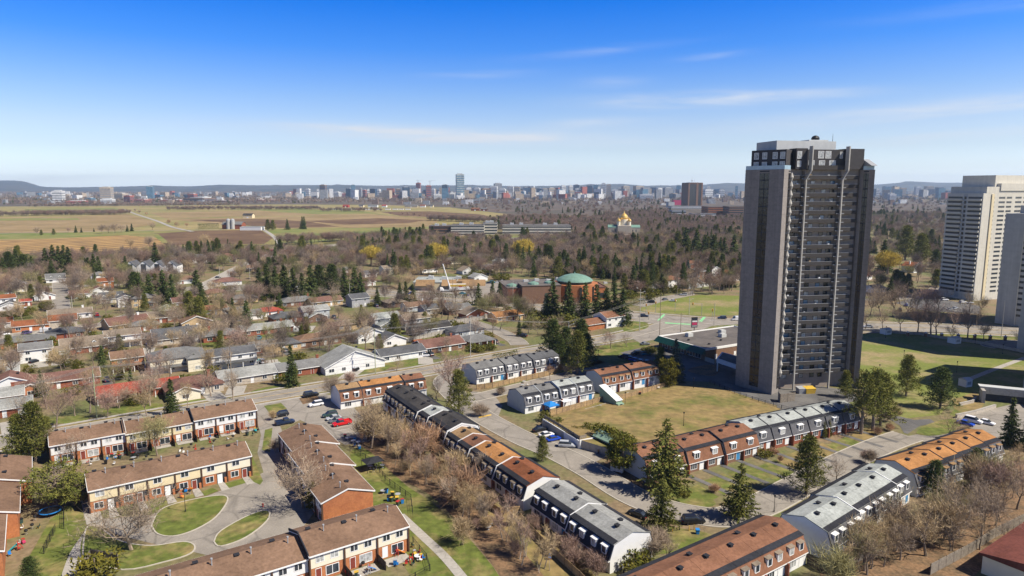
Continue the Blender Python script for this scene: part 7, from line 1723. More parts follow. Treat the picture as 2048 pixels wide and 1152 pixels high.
for i, u in enumerate((1815,1851,1883,1916,1949,1980,2010)):
    p = G(u, 672+(u-1815)*.045); root = thing('brick_pier', (p.x,p.y,0)); mb = MB(); mb.box(-.5,.5,-.5,.5,-.2,1.8); part('shaft', mb, M['brick_brown'], root); mb = MB(); mb.box(-.6,.6,-.6,.6,1.8,2.0); mb.lathe([(.25,2.0),(.3,2.3),(.1,2.5)],8); part('cap', mb, M['siding_white'], root)
    later(root, 'brown brick pier with white lamp cap', 'brick piers with white lamp caps', u, 672, 'pier', 'brick piers along the right road')

# ------------------------------------------------------------------ poles, wires, lamps, signals
def pole(u, v, top, m='pole_wood', arms=1, label=None, lamp=False, r0=.17):
    p = G(u, v); h = (v-top)*(p.y*CP+H*SP)/F; root = thing('utility_pole', (p.x,p.y,0), ROT_A+R(90), label, 'utility pole', 'utility poles')
    mb = MB(); mb.tube((0,0,-.3),(0,0,h),r0,r0*.65,8); part('shaft', mb, M[m], root)
    for k in range(arms):
        mb = MB(); mb.box(-1.3,1.3,-.07,.07,h-.5-k*1.3,h-.32-k*1.3)
        for x in (-1.15,-.5,.5,1.15): mb.lathe([(.07,h-.32-k*1.3),(.1,h-.2-k*1.3),(.05,h-.08-k*1.3)],6,(x,0))
        part('crossarm', mb, M['pole_wood'], root)
    if lamp:
        mb = MB(); mb.tube((0,0,h-2),(0,-2.6,h-1.4),.05,.05,6); mb.box(-.15,.15,-3.2,-2.5,h-1.5,h-1.32); part('lamp_arm', mb, M['metal_grey'], root)
    if arms:
        mb = MB(); mb.tube((.32,0,h-3.4),(.32,0,h-2.3),.25,.25,8); part('transformer', mb, M['metal_grey'], root)
    return p, h
WP = [pole(194,836,731,'pole_green',1,'greenish utility pole in front of the red roofed house'), pole(465,790,690,'pole_wood',1,'thin utility pole behind the white cream brick row'), pole(751,748,655,'pole_green',1,'pale green utility pole beside the white front-gabled bungalow'), pole(941,716,630,'pole_concrete',1,'grey concrete utility pole near the red brick house with white columns'), pole(1137,690,642,'pole_concrete',1,'concrete utility pole among the dark pines',True)]
for (u,v,t,lb) in ((1279,663,577,'tall lamp pole on the corner lawn of the crossroads'),(1319,677,584,'tall dark utility pole behind the plaza bush'),(1361,668,625,'dark utility pole left of the plaza sign'),(1428,650,605,'pale pole on the right corner of the crossroads'),(1378,630,593,'pale lamp pole on the far side of the crossroads'),(906,612,556,'dark utility pole beside the long clipped hedge'),(2002,675,600,'leaning pale utility pole in front of the grey concrete tower'),(650,564,545,'white pole in the conifers of the suburb')):
    pole(u,v,t,'pole_wood' if 'dark' in lb else 'pole_concrete',0,lb,'lamp' in lb)
for (u,v,t) in ((145,618,600),(298,582,560),(440,562,540),(460,566,545),(500,560,540),(580,566,548),(700,600,575),(613,664,645),(1026,608,570),(1048,606,580)):
    pole(u,v,t-8,'pole_concrete',0,None,True); o = bpy.data.objects[[k for k in bpy.data.objects.keys() if k.startswith('utility_pole')][-1]]
    later(o, 'thin pale street pole', 'thin pale street poles', u, v, 'utility pole', 'utility poles')
root = thing('power_lines', tuple(WP[0][0]), 0, 'power lines strung along the main road between the utility poles', 'power lines'); b0_ = WP[0][0]
pts = [(G(-120,898), 13.5)] + WP + [(G(1290,640), 13)]
k_ = 0
for off_, dz in ((-1.1,-.1),(-.5,-.1),(.5,-.1),(1.1,-.1),(0,-3.2),(0,-4.4)):
    mb = MB()
    for (a,ha),(b,hb) in zip(pts, pts[1:]):
        d = (b-a).normalized(); n = Vector((-d.y,d.x,0))*off_; prev = None
        for i in range(9):
            t = i/8; q = a+(b-a)*t+n-b0_; q = Vector((q.x,q.y,(ha+(hb-ha)*t)+dz-4*t*(1-t)*1.1))
            if prev is not None: mb.tube(prev, q, .035, .035, 3, cap=False)
            prev = q
    part('wire', mb, M['wire'], root)
def lamp_post(u, v, top, label, m='metal_black', z=0.0, h=None):
    p = G(u, v, z); h = h or (v-top)*(p.y*CP+(H-z)*SP)/F; root = thing('lamp_post', tuple(p), 0, label, 'lamp post', 'lamp posts')
    mb = MB(); mb.tube((0,0,-.2),(0,0,.5),.14,.12,8); mb.tube((0,0,.5),(0,0,h-.5),.07,.05,8); part('post', mb, M[m], root)
    mb = MB(); mb.lathe([(.12,h-.5),(.24,h-.1),(.26,h-.02),(.04,h+.06)],10); part('lamp_head', mb, M[m], root)
    mb = MB(); mb.lathe([(.10,h-.48),(.2,h-.12)],10,(0,0)); part('lamp_glass', mb, M['lamp_glass'], root)
for a in ((371,1024,972,'black lamp post standing in the green oval lawn'),(1387,777,755,'black lamp post on the far rim of the brown lawn'),(1250,811,783,'black lamp post with white foot beside the wedge stair'),(1359,1060,1024,'black lamp post in front of the black car at the bend'),(1247,1146,1112,'black lamp post at the white end wall'),(1548,1024,988,'black lamp post behind the brown bottom row'),(1758,753,728,'lamp post on the bare patch of the park lawn'),(1807,722,700,'lamp post behind the tall pine of the park lawn'),(1913,745,722,'lamp post at the tip of the park lawn shadow'),(1771,676,652,'lamp post by the far vent house'),(2005,708,688,'lamp post in the park lawn shadow near the right edge'),(1950,688,668,'lamp post by the curved driveway'),(1272,726,708,'lamp post in the shaded lawn by the plaza'),(1197,712,700,'short lamp post by the dark conifers')):
    lamp_post(*a)
lamp_post(1367,853,823,'black lamp post in the middle of the brown lawn', z=.9)
def signal(u, v, h, arm, label):
    p = G(u, v); root = thing('traffic_signal', tuple(p), 0, label, 'traffic signal', 'traffic signals')
    mb = MB(); mb.tube((0,0,-.2),(0,0,h),.13,.1,8)
    if arm: mb.tube((0,0,h-.3),(arm,0,h),.08,.05,6)
    part('post', mb, M['metal_grey'], root)
    for x in ([arm] if arm else [0]):
        mb = MB(); mb.box(x-.32,x+.32,-.22,.18,h-.9,h+.5); part('backboard', mb, M['plastic_yellow'], root)
        for k, c in enumerate(('car_red','plastic_orange','green_metal')):
            q = MB(); q.tube((x,-.22,h+.25-k*.42),(x,-.34,h+.25-k*.42),.15,.15,8); part('light', q, M[c], root)
for a in ((1292,627,5,0,'yellow traffic signal at the near left corner of the crossroads'),(1297,640,4,0,'short yellow traffic signal by the parked dark suv'),(1311,626,6,0,'yellow traffic signal on the far left kerb'),(1350,623,6.5,0,'yellow traffic signal in the middle of the far kerb'),(1403,632,7,-5,'yellow traffic signal hanging from a long mast arm'),(1424,642,6,0,'yellow traffic signal on the right kerb')): signal(*a)
p = G(1388,667); root = thing('plaza_sign', tuple(p), R(10), 'dark pylon sign with a white and crimson panel behind the plaza', 'sign')
mb = MB(); mb.tube((0,0,-.3),(0,0,3.2),.16,.16,8); part('post', mb, M['metal_black'], root)
mb = MB(); mb.box(-1.5,1.5,-.25,.25,3.0,8.0); part('frame', mb, M['trim_dark'], root)
for z0, z1, c in ((5.7,6.4,'plastic_white'),(4.3,5.5,'plastic_pink'),(3.4,4.1,'metal_grey')): mb = MB(); mb.box(-1.3,1.3,-.3,-.25,z0,z1); part('sign_panel', mb, M[c], root)
# ------------------------------------------------------------------ vehicles
def loft(mb, st, m=0, capm=None):
    """stations (x, half width, low z, high z, top half width)"""
    rings = []
    for x, w, z0, z1, wt in st:
        o = len(mb.v); zm = z0+(z1-z0)*.62
        mb.v += [(x,-w*.93,z0),(x,-w,z0+(z1-z0)*.25),(x,-w,zm),(x,-wt,z1),(x,wt,z1),(x,w,zm),(x,w,z0+(z1-z0)*.25),(x,w*.93,z0)]
        rings.append(o)
    for a, b in zip(rings, rings[1:]):
        for i in range(8): mb.f.append((a+i, a+(i+1)%8, b+(i+1)%8, b+i)); mb.m.append(m)
    mb.f.append(tuple(rings[0]+i for i in range(7,-1,-1))); mb.f.append(tuple(rings[-1]+i for i in range(8))); mb.m += [m,m]
def car_proto(kind):
    root = thing({'pickup':'pickup_truck','van':'delivery_van'}.get(kind,'parked_car'), (0,-420,0))
    L2 = dict(sedan=2.3,suv=2.35,pickup=2.85,van=2.9,minivan=2.5)[kind]; W2 = dict(sedan=.9,suv=.95,pickup=1.0,van=1.0,minivan=.98)[kind]
    hb = dict(sedan=.86,suv=1.05,pickup=1.08,van=1.15,minivan=1.0)[kind]; ht = dict(sedan=1.42,suv=1.74,pickup=1.82,van=2.35,minivan=1.75)[kind]
    mb = MB(); loft(mb, [(-L2,W2*.84,.42,hb*.82,W2*.78),(-L2+.12,W2*.95,.30,hb*.96,W2*.86),(-L2*.5,W2,.26,hb,W2*.93),(L2*.35,W2,.26,hb,W2*.93),(L2*.72,W2*.98,.26,hb*.92,W2*.86),(L2-.1,W2*.9,.30,hb*.78,W2*.8),(L2,W2*.78,.42,hb*.66,W2*.7)])
    if kind == 'pickup':
        mb.box(-L2+.15,-.55,-W2*.98,-W2*.86,hb-.05,hb+.28); mb.box(-L2+.15,-.55,W2*.86,W2*.98,hb-.05,hb+.28); mb.box(-L2+.05,-L2+.15,-W2*.95,W2*.95,hb-.1,hb+.28)
    if kind == 'van': loft(mb, [(-L2+.05,W2*.94,hb-.1,ht,W2*.86),(L2*.35,W2*.97,hb-.1,ht,W2*.88),(L2*.42,W2*.95,hb-.1,ht-.15,W2*.84)])
    part('body', mb, M['car_black'], root)
    c0, c1, c2, c3 = dict(sedan=(-1.75,-1.05,.35,1.15),suv=(-2.2,-1.95,.45,1.2),pickup=(-.55,-.3,1.0,1.65),van=(1.0,1.1,1.6,2.2),minivan=(-2.35,-2.05,.7,1.6))[kind]
    mb = MB(); loft(mb, [(c0,W2*.86,hb-.06,hb+.03,W2*.80),(c1,W2*.88,hb-.06,ht-.06,W2*.72),(c2,W2*.88,hb-.06,ht-.06,W2*.72),(c3,W2*.86,hb-.06,hb+.03,W2*.80)])
    part('windows', mb, M['glass'], root)
    if kind != 'van':
        mb = MB(); mb.box(c1+.02,c2-.02,-W2*.71,W2*.71,ht-.06,ht); 
        for x in (c1+.05, (c1+c2)/2, c2-.1): mb.box(x-.05,x+.05,-W2*.86,W2*.86,hb,hb+.02)
        part('roof', mb, M['car_black'], root)
    wm_ = shared('wheel', lambda: MB().tube((0,-.12,0),(0,.12,0),.34,.34,14).tube((0,-.13,0),(0,.13,0),.2,.2,10,m=1).mesh('wheel', [M['rubber'], M['hub']]))
    for x in (-L2*.60, L2*.62):
        for y in (-W2+.10, W2-.10): 
            ob('wheel', wm_, root, (x,y,.34))
    for y in (-W2*.62, W2*.62):
        mb = MB(); mb.box(L2-.14,L2+.0,y-.17,y+.17,hb*.58,hb*.72); part('headlight', mb, M['lamp_glass'], root)
        mb = MB(); mb.box(-L2-.01,-L2+.1,y-.14,y+.14,hb*.62,hb*.84); part('tail_light', mb, M['car_red'], root)
    remember(root); CAR[kind] = root
CAR = {}
for k in ('sedan','suv','pickup','van','minivan'): car_proto(k)
AA, BB = ROT_A, ROT_A+R(90)
def car(kind, u, v, col, rz, label=None, s=1.0):
    p = G(u, v); o = clone(CAR[kind], (p.x,p.y,.06), rz, s, {'body': M['car_'+col], 'roof': M['car_'+col]})
    nm = {'suv':'suv','pickup':'pickup truck','van':'van','minivan':'minivan','sedan':'car'}[kind]; cat = nm if nm != 'suv' else 'car'
    if label: tag(o, label, cat, 'vehicles parked and driving')
    else: later(o, f'{col} {nm}', f'{col} {nm}s', u, v, cat, 'vehicles parked and driving')
car('suv',622,793,'black',AA,'large black suv nearest the road entrance of the court',1.1); car('suv',632,812,'white',AA+math.pi,'white suv with dark windows alone in the court'); car('suv',562,833,'black',AA+math.pi,'black suv beside the small square lawn'); car('pickup',570,848,'navy',AA,'dark navy truck half hidden by the brown roof edge')
car('suv',660,833,'green',AA+math.pi,'dark green suv first in the parked line of the court'); car('sedan',667,839,'silver',AA+math.pi,'silver car next to the dark green suv'); car('sedan',673,844,'grey',AA+math.pi,'grey car squeezed beside the red pickup'); car('pickup',684,850,'red',AA+math.pi,'bright red pickup truck at the end of the parked line')
car('suv',1134,894,'silver',R(-10),'silver suv in front of the garage wall'); car('sedan',1107,881,'blue',R(28),'bright blue car parked by the garage wall'); car('sedan',1093,873,'white',R(28),'white car beside the bright blue car'); car('sedan',1080,862,'black',R(28),'dark car beside the white car at the garage wall')
car('sedan',1276,1032,'black',BB+R(12),'black sedan parked at the kerb by the grey row'); car('suv',1386,1046,'black',R(6),'black suv in the pine shade at the bend',1.05); car('suv',1946,845,'white',R(-52),'white suv facing the camera in the right parking lot',1.05); car('sedan',1931,850,'blue',R(-52),'small blue car left of the white suv'); car('sedan',1972,848,'white',R(-52),'white sedan right of the white suv')
for (k,u,v,c,a) in (('suv',1272,709,'black',R(200)),('suv',1291,710,'teal',R(20)),('suv',1248,716,'navy',R(150)),('sedan',1258,719,'navy',R(150)),('sedan',1268,722,'blue',R(150)),('sedan',1279,725,'silver',R(150)),('sedan',1292,727,'silver',R(150)),('suv',1366,704,'blue',R(210)),('suv',1382,710,'black',R(210)),('sedan',1396,714,'white',R(190)),('sedan',1348,697,'blue',R(200)),('sedan',1330,694,'black',R(200)),('suv',1288,634,'navy',R(0)),('suv',1444,638,'navy',R(180)),('van',1474,641,'white',R(180)),
  ('sedan',1284,601,'silver',R(170)),('suv',1302,606,'black',R(170)),('sedan',1345,603,'white',R(160)),('suv',1367,591,'silver',R(170)),('sedan',1330,600,'grey',R(40)),('sedan',1028,582,'white',R(90)),('sedan',1034,584,'blue',R(90)),('sedan',1040,582,'silver',R(90)),('suv',1046,594,'brown',R(20)),('suv',1062,594,'grey',R(20)),('sedan',932,592,'purple',R(20)),('sedan',925,588,'teal',R(0)),('suv',940,572,'red',R(0)),('suv',985,566,'teal',R(0)),('sedan',978,567,'navy',R(0)),('sedan',1005,564,'white',R(0)),('sedan',995,566,'white',R(0)),
  ('sedan',686,742,'silver',R(100)),('pickup',716,740,'black',R(60)),('minivan',849,713,'white',R(10)),('pickup',518,679,'teal',R(100)),('sedan',69,725,'black',R(80)),('suv',8,671,'white',R(60)),('van',94,665,'white',R(5)),('suv',54,668,'purple',R(80)),('sedan',10,690,'silver',R(20)),('sedan',86,584,'white',R(10)),('sedan',306,612,'navy',R(60)),('suv',1045,674,'black',R(150)),('sedan',1290,1000-310,'grey',R(20)),('sedan',238,596,'blue',R(60)),('sedan',335,612,'red',R(60)),('minivan',122,719,'brown',R(80)),
  ('sedan',565,502,'white',R(90)),('suv',575,501,'red',R(90)),('sedan',588,500,'silver',R(90)),('sedan',600,499,'blue',R(90)),('suv',612,498,'white',R(90)),('van',625,496,'red',R(0)),('sedan',640,495,'black',R(90)),('sedan',655,494,'white',R(90)),('van',545,503,'red',R(0)),('suv',1800,622,'black',R(60)),('sedan',1812,612,'blue',R(60)),('suv',1889,601,'white',R(10)),('sedan',1899,620,'silver',R(30)),('sedan',1910,618,'silver',R(30)),('suv',1925,606,'white',R(20)),('sedan',1940,607,'white',R(20)),('sedan',1736,655,'silver',R(178)),('sedan',1838,598,'blue',R(30)),
  ('sedan',230,868,'black',AA),('suv',600,575,'white',R(5)),('sedan',820,588,'blue',R(180)),('sedan',436,556,'black',R(40)),('sedan',470,546,'silver',R(40))):
    car(k,u,v,c,a)
# caravan, box truck and boom truck
p = G(601,664); root = thing('travel_trailer', tuple(p), R(6), 'white rounded travel trailer in front of the blue grey house', 'trailer')
mb = MB(); loft(mb, [(-3.4,1.0,.5,2.2,.8),(-3.0,1.2,.45,2.8,1.0),(2.6,1.2,.45,2.8,1.0),(3.3,1.1,.6,2.2,.9)]); part('body', mb, M['plastic_white'], root)
for x in (-2,0,1.7): window(root, x, -1.19, 1.5, .8, .6, bars=0, frame='metal_grey')
for y in (-1.05,1.05): ob('wheel', CACHE['wheel'], root, (-.3,y,.34))
p = G(916,582); root = thing('box_truck', tuple(p), R(4), 'white box truck with a yellow and red panel at the roadside plaza', 'truck')
mb = MB(); mb.box(-6,5.5,-1.6,1.6,.9,4.8); part('box', mb, M['plastic_white'], root); mb = MB(); mb.box(-6,5.5,-1.65,-1.6,3.2,4.8); part('side_panel', mb, M['plastic_yellow'], root); mb = MB(); mb.box(.5,3,-1.7,-1.65,3.0,3.6); part('stripe', mb, M['plastic_red'], root)
mb = MB(); loft(mb, [(5.6,1.3,.6,3.0,1.2),(7.2,1.3,.6,3.0,1.1),(8.2,1.3,.6,1.8,1.1)]); part('cab', mb, M['plastic_white'], root)
for x in (-4,-2.9,6.6):
    for y in (-1.3,1.3): ob('wheel', CACHE['wheel'], root, (x,y,.5), 0, 1.5)
p = G(888,584); root = thing('boom_truck', tuple(p), R(8), 'white boom truck with its long boom raised steeply at the plaza', 'truck')
mb = MB(); loft(mb, [(-2.6,1.2,.7,3.2,1.1),(-1.0,1.2,.7,3.2,1.0),(0,1.2,.7,1.7,1.1)]); part('cab', mb, M['plastic_white'], root); mb = MB(); mb.box(0,8,-1.2,1.2,.8,1.4); part('flatbed', mb, M['metal_grey'], root)
mb = MB(); mb.tube((4.5,0,1.4),(-.5,2,19),.5,.3,6); part('boom', mb, M['plastic_white'], root)
for x in (-1.5,5,6.2):
    for y in (-1.1,1.1): ob('wheel', CACHE['wheel'], root, (x,y,.5), 0, 1.5)
for (u,v,c,lb) in ((1618,786,'plastic_yellow','yellow skip container at the foot of the tall tower'),(1604,786,'metal_grey','grey skip container beside the yellow one')):
    p = G(u,v); root = thing('skip_container', tuple(p), R(8), lb, 'skip', 'skips at the tower')
    mb = MB(); n = 0; mb.v += [(-1.6,-1,0),(1.6,-1,0),(1.6,1,0),(-1.6,1,0),(-1.8,-1.3,1.8),(1.8,-1.3,1.8),(1.8,1.3,1.9),(-1.8,1.3,1.9)]; mb.f += [(0,3,2,1),(0,1,5,4),(1,2,6,5),(2,3,7,6),(3,0,4,7)]; mb.m += [0]*5
    part('bin', mb, M[c], root); mb = MB(); mb.quad((-1.85,-1.35,1.85),(1.85,-1.35,1.85),(1.85,1.35,2.2),(-1.85,1.35,2.2)); mb.box(-2,-1.8,-.3,.3,1.1,1.3); mb.box(1.8,2,-.3,.3,1.1,1.3); part('lid', mb, M[c], root)
fence([(1556,800),(1560,806),(1590,802)], 'dark timber screen fence at the foot of the tall tower', h=3.0, m='wood_grey')
# ------------------------------------------------------------------ yard things
p = G(1101,822); root = thing('pop_up_canopy', tuple(p), ROT_A, 'bright blue pop up canopy in a yard of the grey mansard row', 'canopy')
mb = MB(); n = 0; mb.v += [(-2,-2,2.3),(2,-2,2.3),(2,2,2.3),(-2,2,2.3),(0,0,3.3)]; mb.f += [(0,1,4),(1,2,4),(2,3,4),(3,0,4)]; mb.m += [0]*4
for x0,x1,y0,y1 in ((-2,2,-2,-2),(2,2,-2,2),(-2,2,2,2),(-2,-2,-2,2)): mb.quad((x0,y0,2.0),(x1,y1,2.0),(x1,y1,2.3),(x0,y0,2.3))
part('cover', mb, M['tarp_blue'], root)
for x in (-1.9,1.9):
    for y in (-1.9,1.9): mb = MB(); mb.tube((x,y,0),(x,y,2.25),.04,.04,6); part('leg', mb, M['metal_grey'], root)
p = G(1128,814); root = thing('pergola', tuple(p), ROT_A, 'white pergola at the wall of the grey mansard row', 'pergola')
mb = MB(); mb.quad((-1.6,-1.8,2.4),(1.6,-1.8,2.4),(1.6,1.8,2.8),(-1.6,1.8,2.8)); mb.quad((-1.6,1.8,2.65),(1.6,1.8,2.65),(1.6,-1.8,2.25),(-1.6,-1.8,2.25)); mb.box(-1.6,1.6,-1.8,-1.7,2.2,2.42); part('roof', mb, M['trim_white'], root)
for x in (-1.5,1.5): mb = MB(); mb.box(x-.1,x+.1,-1.75,-1.55,0,2.3); part('post', mb, M['trim_white'], root)
for (u,v) in ((1181,820),(1195,816),(1209,812)):
    p = G(u,v); root = thing('planter_box', (p.x,p.y,0), ROT_A); mb = MB(); mb.box(-1.6,1.6,-.9,-.75,0,.5); mb.box(-1.6,1.6,.75,.9,0,.5); mb.box(-1.6,-1.45,-.75,.75,0,.5); mb.box(1.45,1.6,-.75,.75,0,.5); part('frame', mb, M['concrete'], root); mb = MB(); mb.box(-1.45,1.45,-.75,.75,0,.4); part('soil', mb, M['litter'], root)
    later(root, 'raised planter bed by the timber fence', 'raised planter beds by the timber fence', u, v, 'planter', 'raised planter beds')
p = G(101,1028); root = thing('trampoline', (p.x,p.y,0), 0, 'round trampoline with bright blue padding and dark safety net', 'trampoline')
mb = MB(); mb.lathe([(1.9,.78),(2.2,.80),(2.2,.9),(1.9,.92)],24,cap=False); part('padding', mb, M['tarp_blue'], root); mb = MB(); mb.lathe([(1.9,.84),(.01,.83)],24); part('mat', mb, M['metal_black'], root)
for i in range(6):
    a = i*math.pi/3; mb = MB(); mb.tube((2.3*math.cos(a),2.3*math.sin(a),0),(2.3*math.cos(a),2.3*math.sin(a),2.5),.04,.04,6); part('leg', mb, M['metal_black'], root)
mb = MB()
for i in range(40):
    a = i*math.pi/20; b = a+math.pi/20; mb.tube((2.3*math.cos(a),2.3*math.sin(a),2.45),(2.3*math.cos(b),2.3*math.sin(b),2.45),.03,.03,4,cap=False); mb.tube((2.3*math.cos(a),2.3*math.sin(a),.9),(2.3*math.cos(a),2.3*math.sin(a),2.45),.012,.012,3,cap=False)
part('net', mb, M['metal_black'], root)
p = G(1234,944); root = thing('mailbox_cluster', tuple(p), R(-30), 'white community mailbox cluster beside the round cedar', 'mailbox')
mb = MB(); mb.box(-1.6,1.6,-.35,.35,.25,1.7); mb.box(-1.4,-1.2,-.3,.3,-.1,.25); mb.box(1.2,1.4,-.3,.3,-.1,.25); part('cabinet', mb, M['siding_white'], root); mb = MB()
for i in range(4): mb.box(-1.5+i*.77,-.82+i*.77,-.38,-.35,.4,1.55)
part('door_panel', mb, M['mech'], root)
def small(name, u, v, build, label=None, cat=None, rz=0.0):
    p = G(u, v); root = thing(name, (p.x,p.y,.06), rz, label, cat); build(root); return root
def slide(root, c1, c2):
    mb = MB(); mb.quad((-1,-.25,.1),(-1,.25,.1),(.5,.25,1.1),(.5,-.25,1.1)); mb.quad((-1,-.3,.15),(.5,-.3,1.2),(.5,-.25,1.1),(-1,-.25,.1)); mb.quad((-1,.25,.1),(.5,.25,1.1),(.5,.3,1.2),(-1,.3,.15)); part('chute', mb, M[c1], root)
    mb = MB(); mb.box(.5,.9,-.35,.35,1.0,1.1); mb.box(.5,.6,-.35,-.25,0,1.7); mb.box(.5,.6,.25,.35,0,1.7); mb.tube((.9,-.3,1.0),(1.3,-.3,0),.05,.05,6); mb.tube((.9,.3,1.0),(1.3,.3,0),.05,.05,6); part('ladder', mb, M[c2], root)
def toycar(root, c1, c2):
    mb = MB(); loft(mb, [(-.5,.28,.12,.5,.25),(-.2,.32,.1,.6,.28),(.3,.32,.1,.5,.28),(.5,.24,.14,.36,.2)]); part('body', mb, M[c1], root); mb = MB(); mb.box(-.35,.1,-.28,.28,.95,1.02)
    for x in (-.33,.06):
        for y in (-.26,.22): mb.box(x,x+.04,y,y+.04,.5,.95)
    part('roof', mb, M[c2], root)
    for x in (-.3,.3):
        for y in (-.3,.3): ob('wheel', CACHE['wheel'], root, (x,y,.13), 0, .38)
def table(root, c1, c2):
    mb = MB(); mb.lathe([(.65,.70),(.65,.74)],16); mb.tube((0,0,.02),(0,0,.70),.04,.04,6); mb.lathe([(.3,0),(.28,.04)],12); part('table_top', mb, M[c1], root)
def chair(root, c1, c2):
    mb = MB(); mb.box(-.25,.25,-.25,.25,.40,.45); part('seat', mb, M[c1], root); mb = MB(); mb.box(-.25,.25,.2,.26,.45,.95); part('backrest', mb, M[c1], root)
    for x in (-.22,.22):
        for y in (-.22,.22): mb = MB(); mb.tube((x,y,0),(x,y,.42),.025,.025,5); part('leg', mb, M[c2], root)
def grill(root, c1, c2):
    mb = MB(); mb.lathe([(.1,.62),(.32,.75),(.36,.95),(.28,1.12),(.05,1.2)],12); part('kettle', mb, M[c1], root)
    for a in (0,2.1,4.2): mb = MB(); mb.tube((.28*math.cos(a),.28*math.sin(a),0),(.12*math.cos(a),.12*math.sin(a),.7),.025,.025,5); part('leg', mb, M[c2], root)
def bin_(root, c1, c2):
    mb = MB(); n = 0; mb.v += [(-.28,-.28,0),(.28,-.28,0),(.28,.28,0),(-.28,.28,0),(-.36,-.36,.95),(.36,-.36,.95),(.36,.36,1.0),(-.36,.36,1.0)]; mb.f += [(0,3,2,1),(0,1,5,4),(1,2,6,5),(2,3,7,6),(3,0,4,7)]; mb.m += [0]*5; part('bin', mb, M[c1], root)
    mb = MB(); mb.quad((-.4,-.42,.97),(.4,-.42,.97),(.4,.4,1.08),(-.4,.4,1.08)); mb.box(-.4,.4,-.42,-.38,.92,.98); part('lid', mb, M[c2], root)
def paddling(root, c1, c2):
    mb = MB(); mb.lathe([(.75,0),(.85,.12),(.83,.28),(.72,.3),(.68,.12)],20,cap=False); part('rim', mb, M[c1], root); mb = MB(); mb.lathe([(.69,.14),(.01,.15)],20); part('water', mb, M[c2], root)
KINDS_ = dict(slide=(slide,'toy_slide','toy slide'),toycar=(toycar,'toy_car','toy car'),table=(table,'patio_table','patio table'),chair=(chair,'patio_chair','patio chair'),grill=(grill,'kettle_grill','grill'),bin=(bin_,'waste_bin','bin'),paddling=(paddling,'paddling_pool','paddling pool'))
PN = dict(plastic_red='red',plastic_yellow='yellow',plastic_orange='orange',plastic_teal='teal',plastic_pink='pink',plastic_white='white',tarp_blue='blue',metal_black='black',metal_grey='grey',car_green='dark green')
r = random.Random(17)
YARD = []
def spread(px, n, kinds):
    us = [a for a,_ in px]; vs = [b for _,b in px]; k = 0; t = 0
    while k < n and t < 400:
        t += 1; u, v = r.uniform(min(us),max(us)), r.uniform(min(vs),max(vs))
        if not inpoly(u,v,px) or any((u-a)**2+((v-b)*1.6)**2 < 36 for a,b in YARD): continue
        YARD.append((u,v)); k += 1
        kd = r.choice(kinds); f, nm, cat = KINDS_[kd]
        c1 = {'grill':'metal_black','bin':r.choice(['tarp_blue','car_green','metal_black']),'chair':r.choice(['plastic_white','car_green','plastic_red','tarp_blue']),'table':r.choice(['plastic_white','metal_grey']),'paddling':'tarp_blue'}.get(kd) or r.choice(['plastic_red','plastic_yellow','plastic_pink','plastic_orange','plastic_teal','plastic_white','tarp_blue'])
        c2 = {'grill':'metal_grey','paddling':'pool'}.get(kd) or r.choice(['metal_grey','plastic_yellow','plastic_red','metal_black'])
        root = small(nm, u, v, lambda o: f(o, c1, c2), None, None, r.uniform(0,6.28))
        later(root, f'{PN[c1]} {cat}', f'{PN[c1]} {cat}s', u, v, cat, 'things left in the back yards')
ALLK = ['slide','toycar','table','chair','grill','bin','chair','bin','chair','grill']
spread([(800,1108),(826,1092),(850,1120),(815,1140)], 11, ['slide','toycar','chair','chair','bin','table'])
spread([(745,1128),(780,1112),(800,1130),(765,1150)], 3, ['chair','bin']); spread([(690,1150),(735,1130),(745,1146),(700,1165)], 7, ALLK)
spread([(208,918),(250,905),(262,925),(215,940)], 9, ALLK); spread([(262,912),(300,905),(310,918),(270,925)], 4, ALLK); spread([(150,930),(185,925),(190,938),(155,945)], 3, ['grill','chair'])
spread([(355,900),(390,890),(400,902),(360,915)], 6, ['grill','chair','bin']); spread([(405,880),(440,870),(450,885),(410,895)], 6, ALLK); spread([(450,868),(480,862),(486,876),(455,882)], 4, ['chair','grill']); spread([(490,862),(514,858),(518,870),(494,874)], 5, ALLK)
spread([(765,985),(800,990),(812,1012),(775,1010)], 9, ['toycar','bin','bin','table']); spread([(685,868),(715,880),(720,900),(690,890)], 8, ['bin','table','chair']); spread([(735,925),(765,930),(770,950),(740,945)], 6, ['table','chair','grill'])
spread([(38,1030),(80,1028),(78,1070),(36,1072)], 8, ALLK); spread([(12,1088),(50,1084),(50,1110),(10,1115)], 5, ALLK); spread([(352,985),(385,978),(388,992),(355,998)], 5, ['grill','chair','toycar'])
spread([(960,1035),(985,1050),(975,1062)], 2, ['table','chair']); spread([(1090,1105),(1110,1120),(1100,1130)], 3, ['table','chair','grill']); spread([(1085,768),(1060,772),(1030,778),(1050,764)], 3, ['table','chair']); spread([(1150,812),(1190,802),(1195,806),(1155,816)], 4, ['table','chair','grill']); spread([(1250,792),(1320,776),(1322,780),(1255,797)], 5, ['table','chair','grill','bin'])
small('recycling_bin', 1395, 1068, lambda o: bin_(o,'tarp_blue','tarp_blue'), 'bright blue recycling bin beside the yellow barrier', 'bin'); small('fire_hydrant', 526, 1014, lambda o: part('body', MB().lathe([(.18,0),(.14,.1),(.14,.6),(.2,.65),(.12,.8),(.03,.86)],10).tube((-.28,0,.5),(.28,0,.5),.07,.07,8), M['plastic_red'], o), 'red fire hydrant on the asphalt court', 'hydrant')
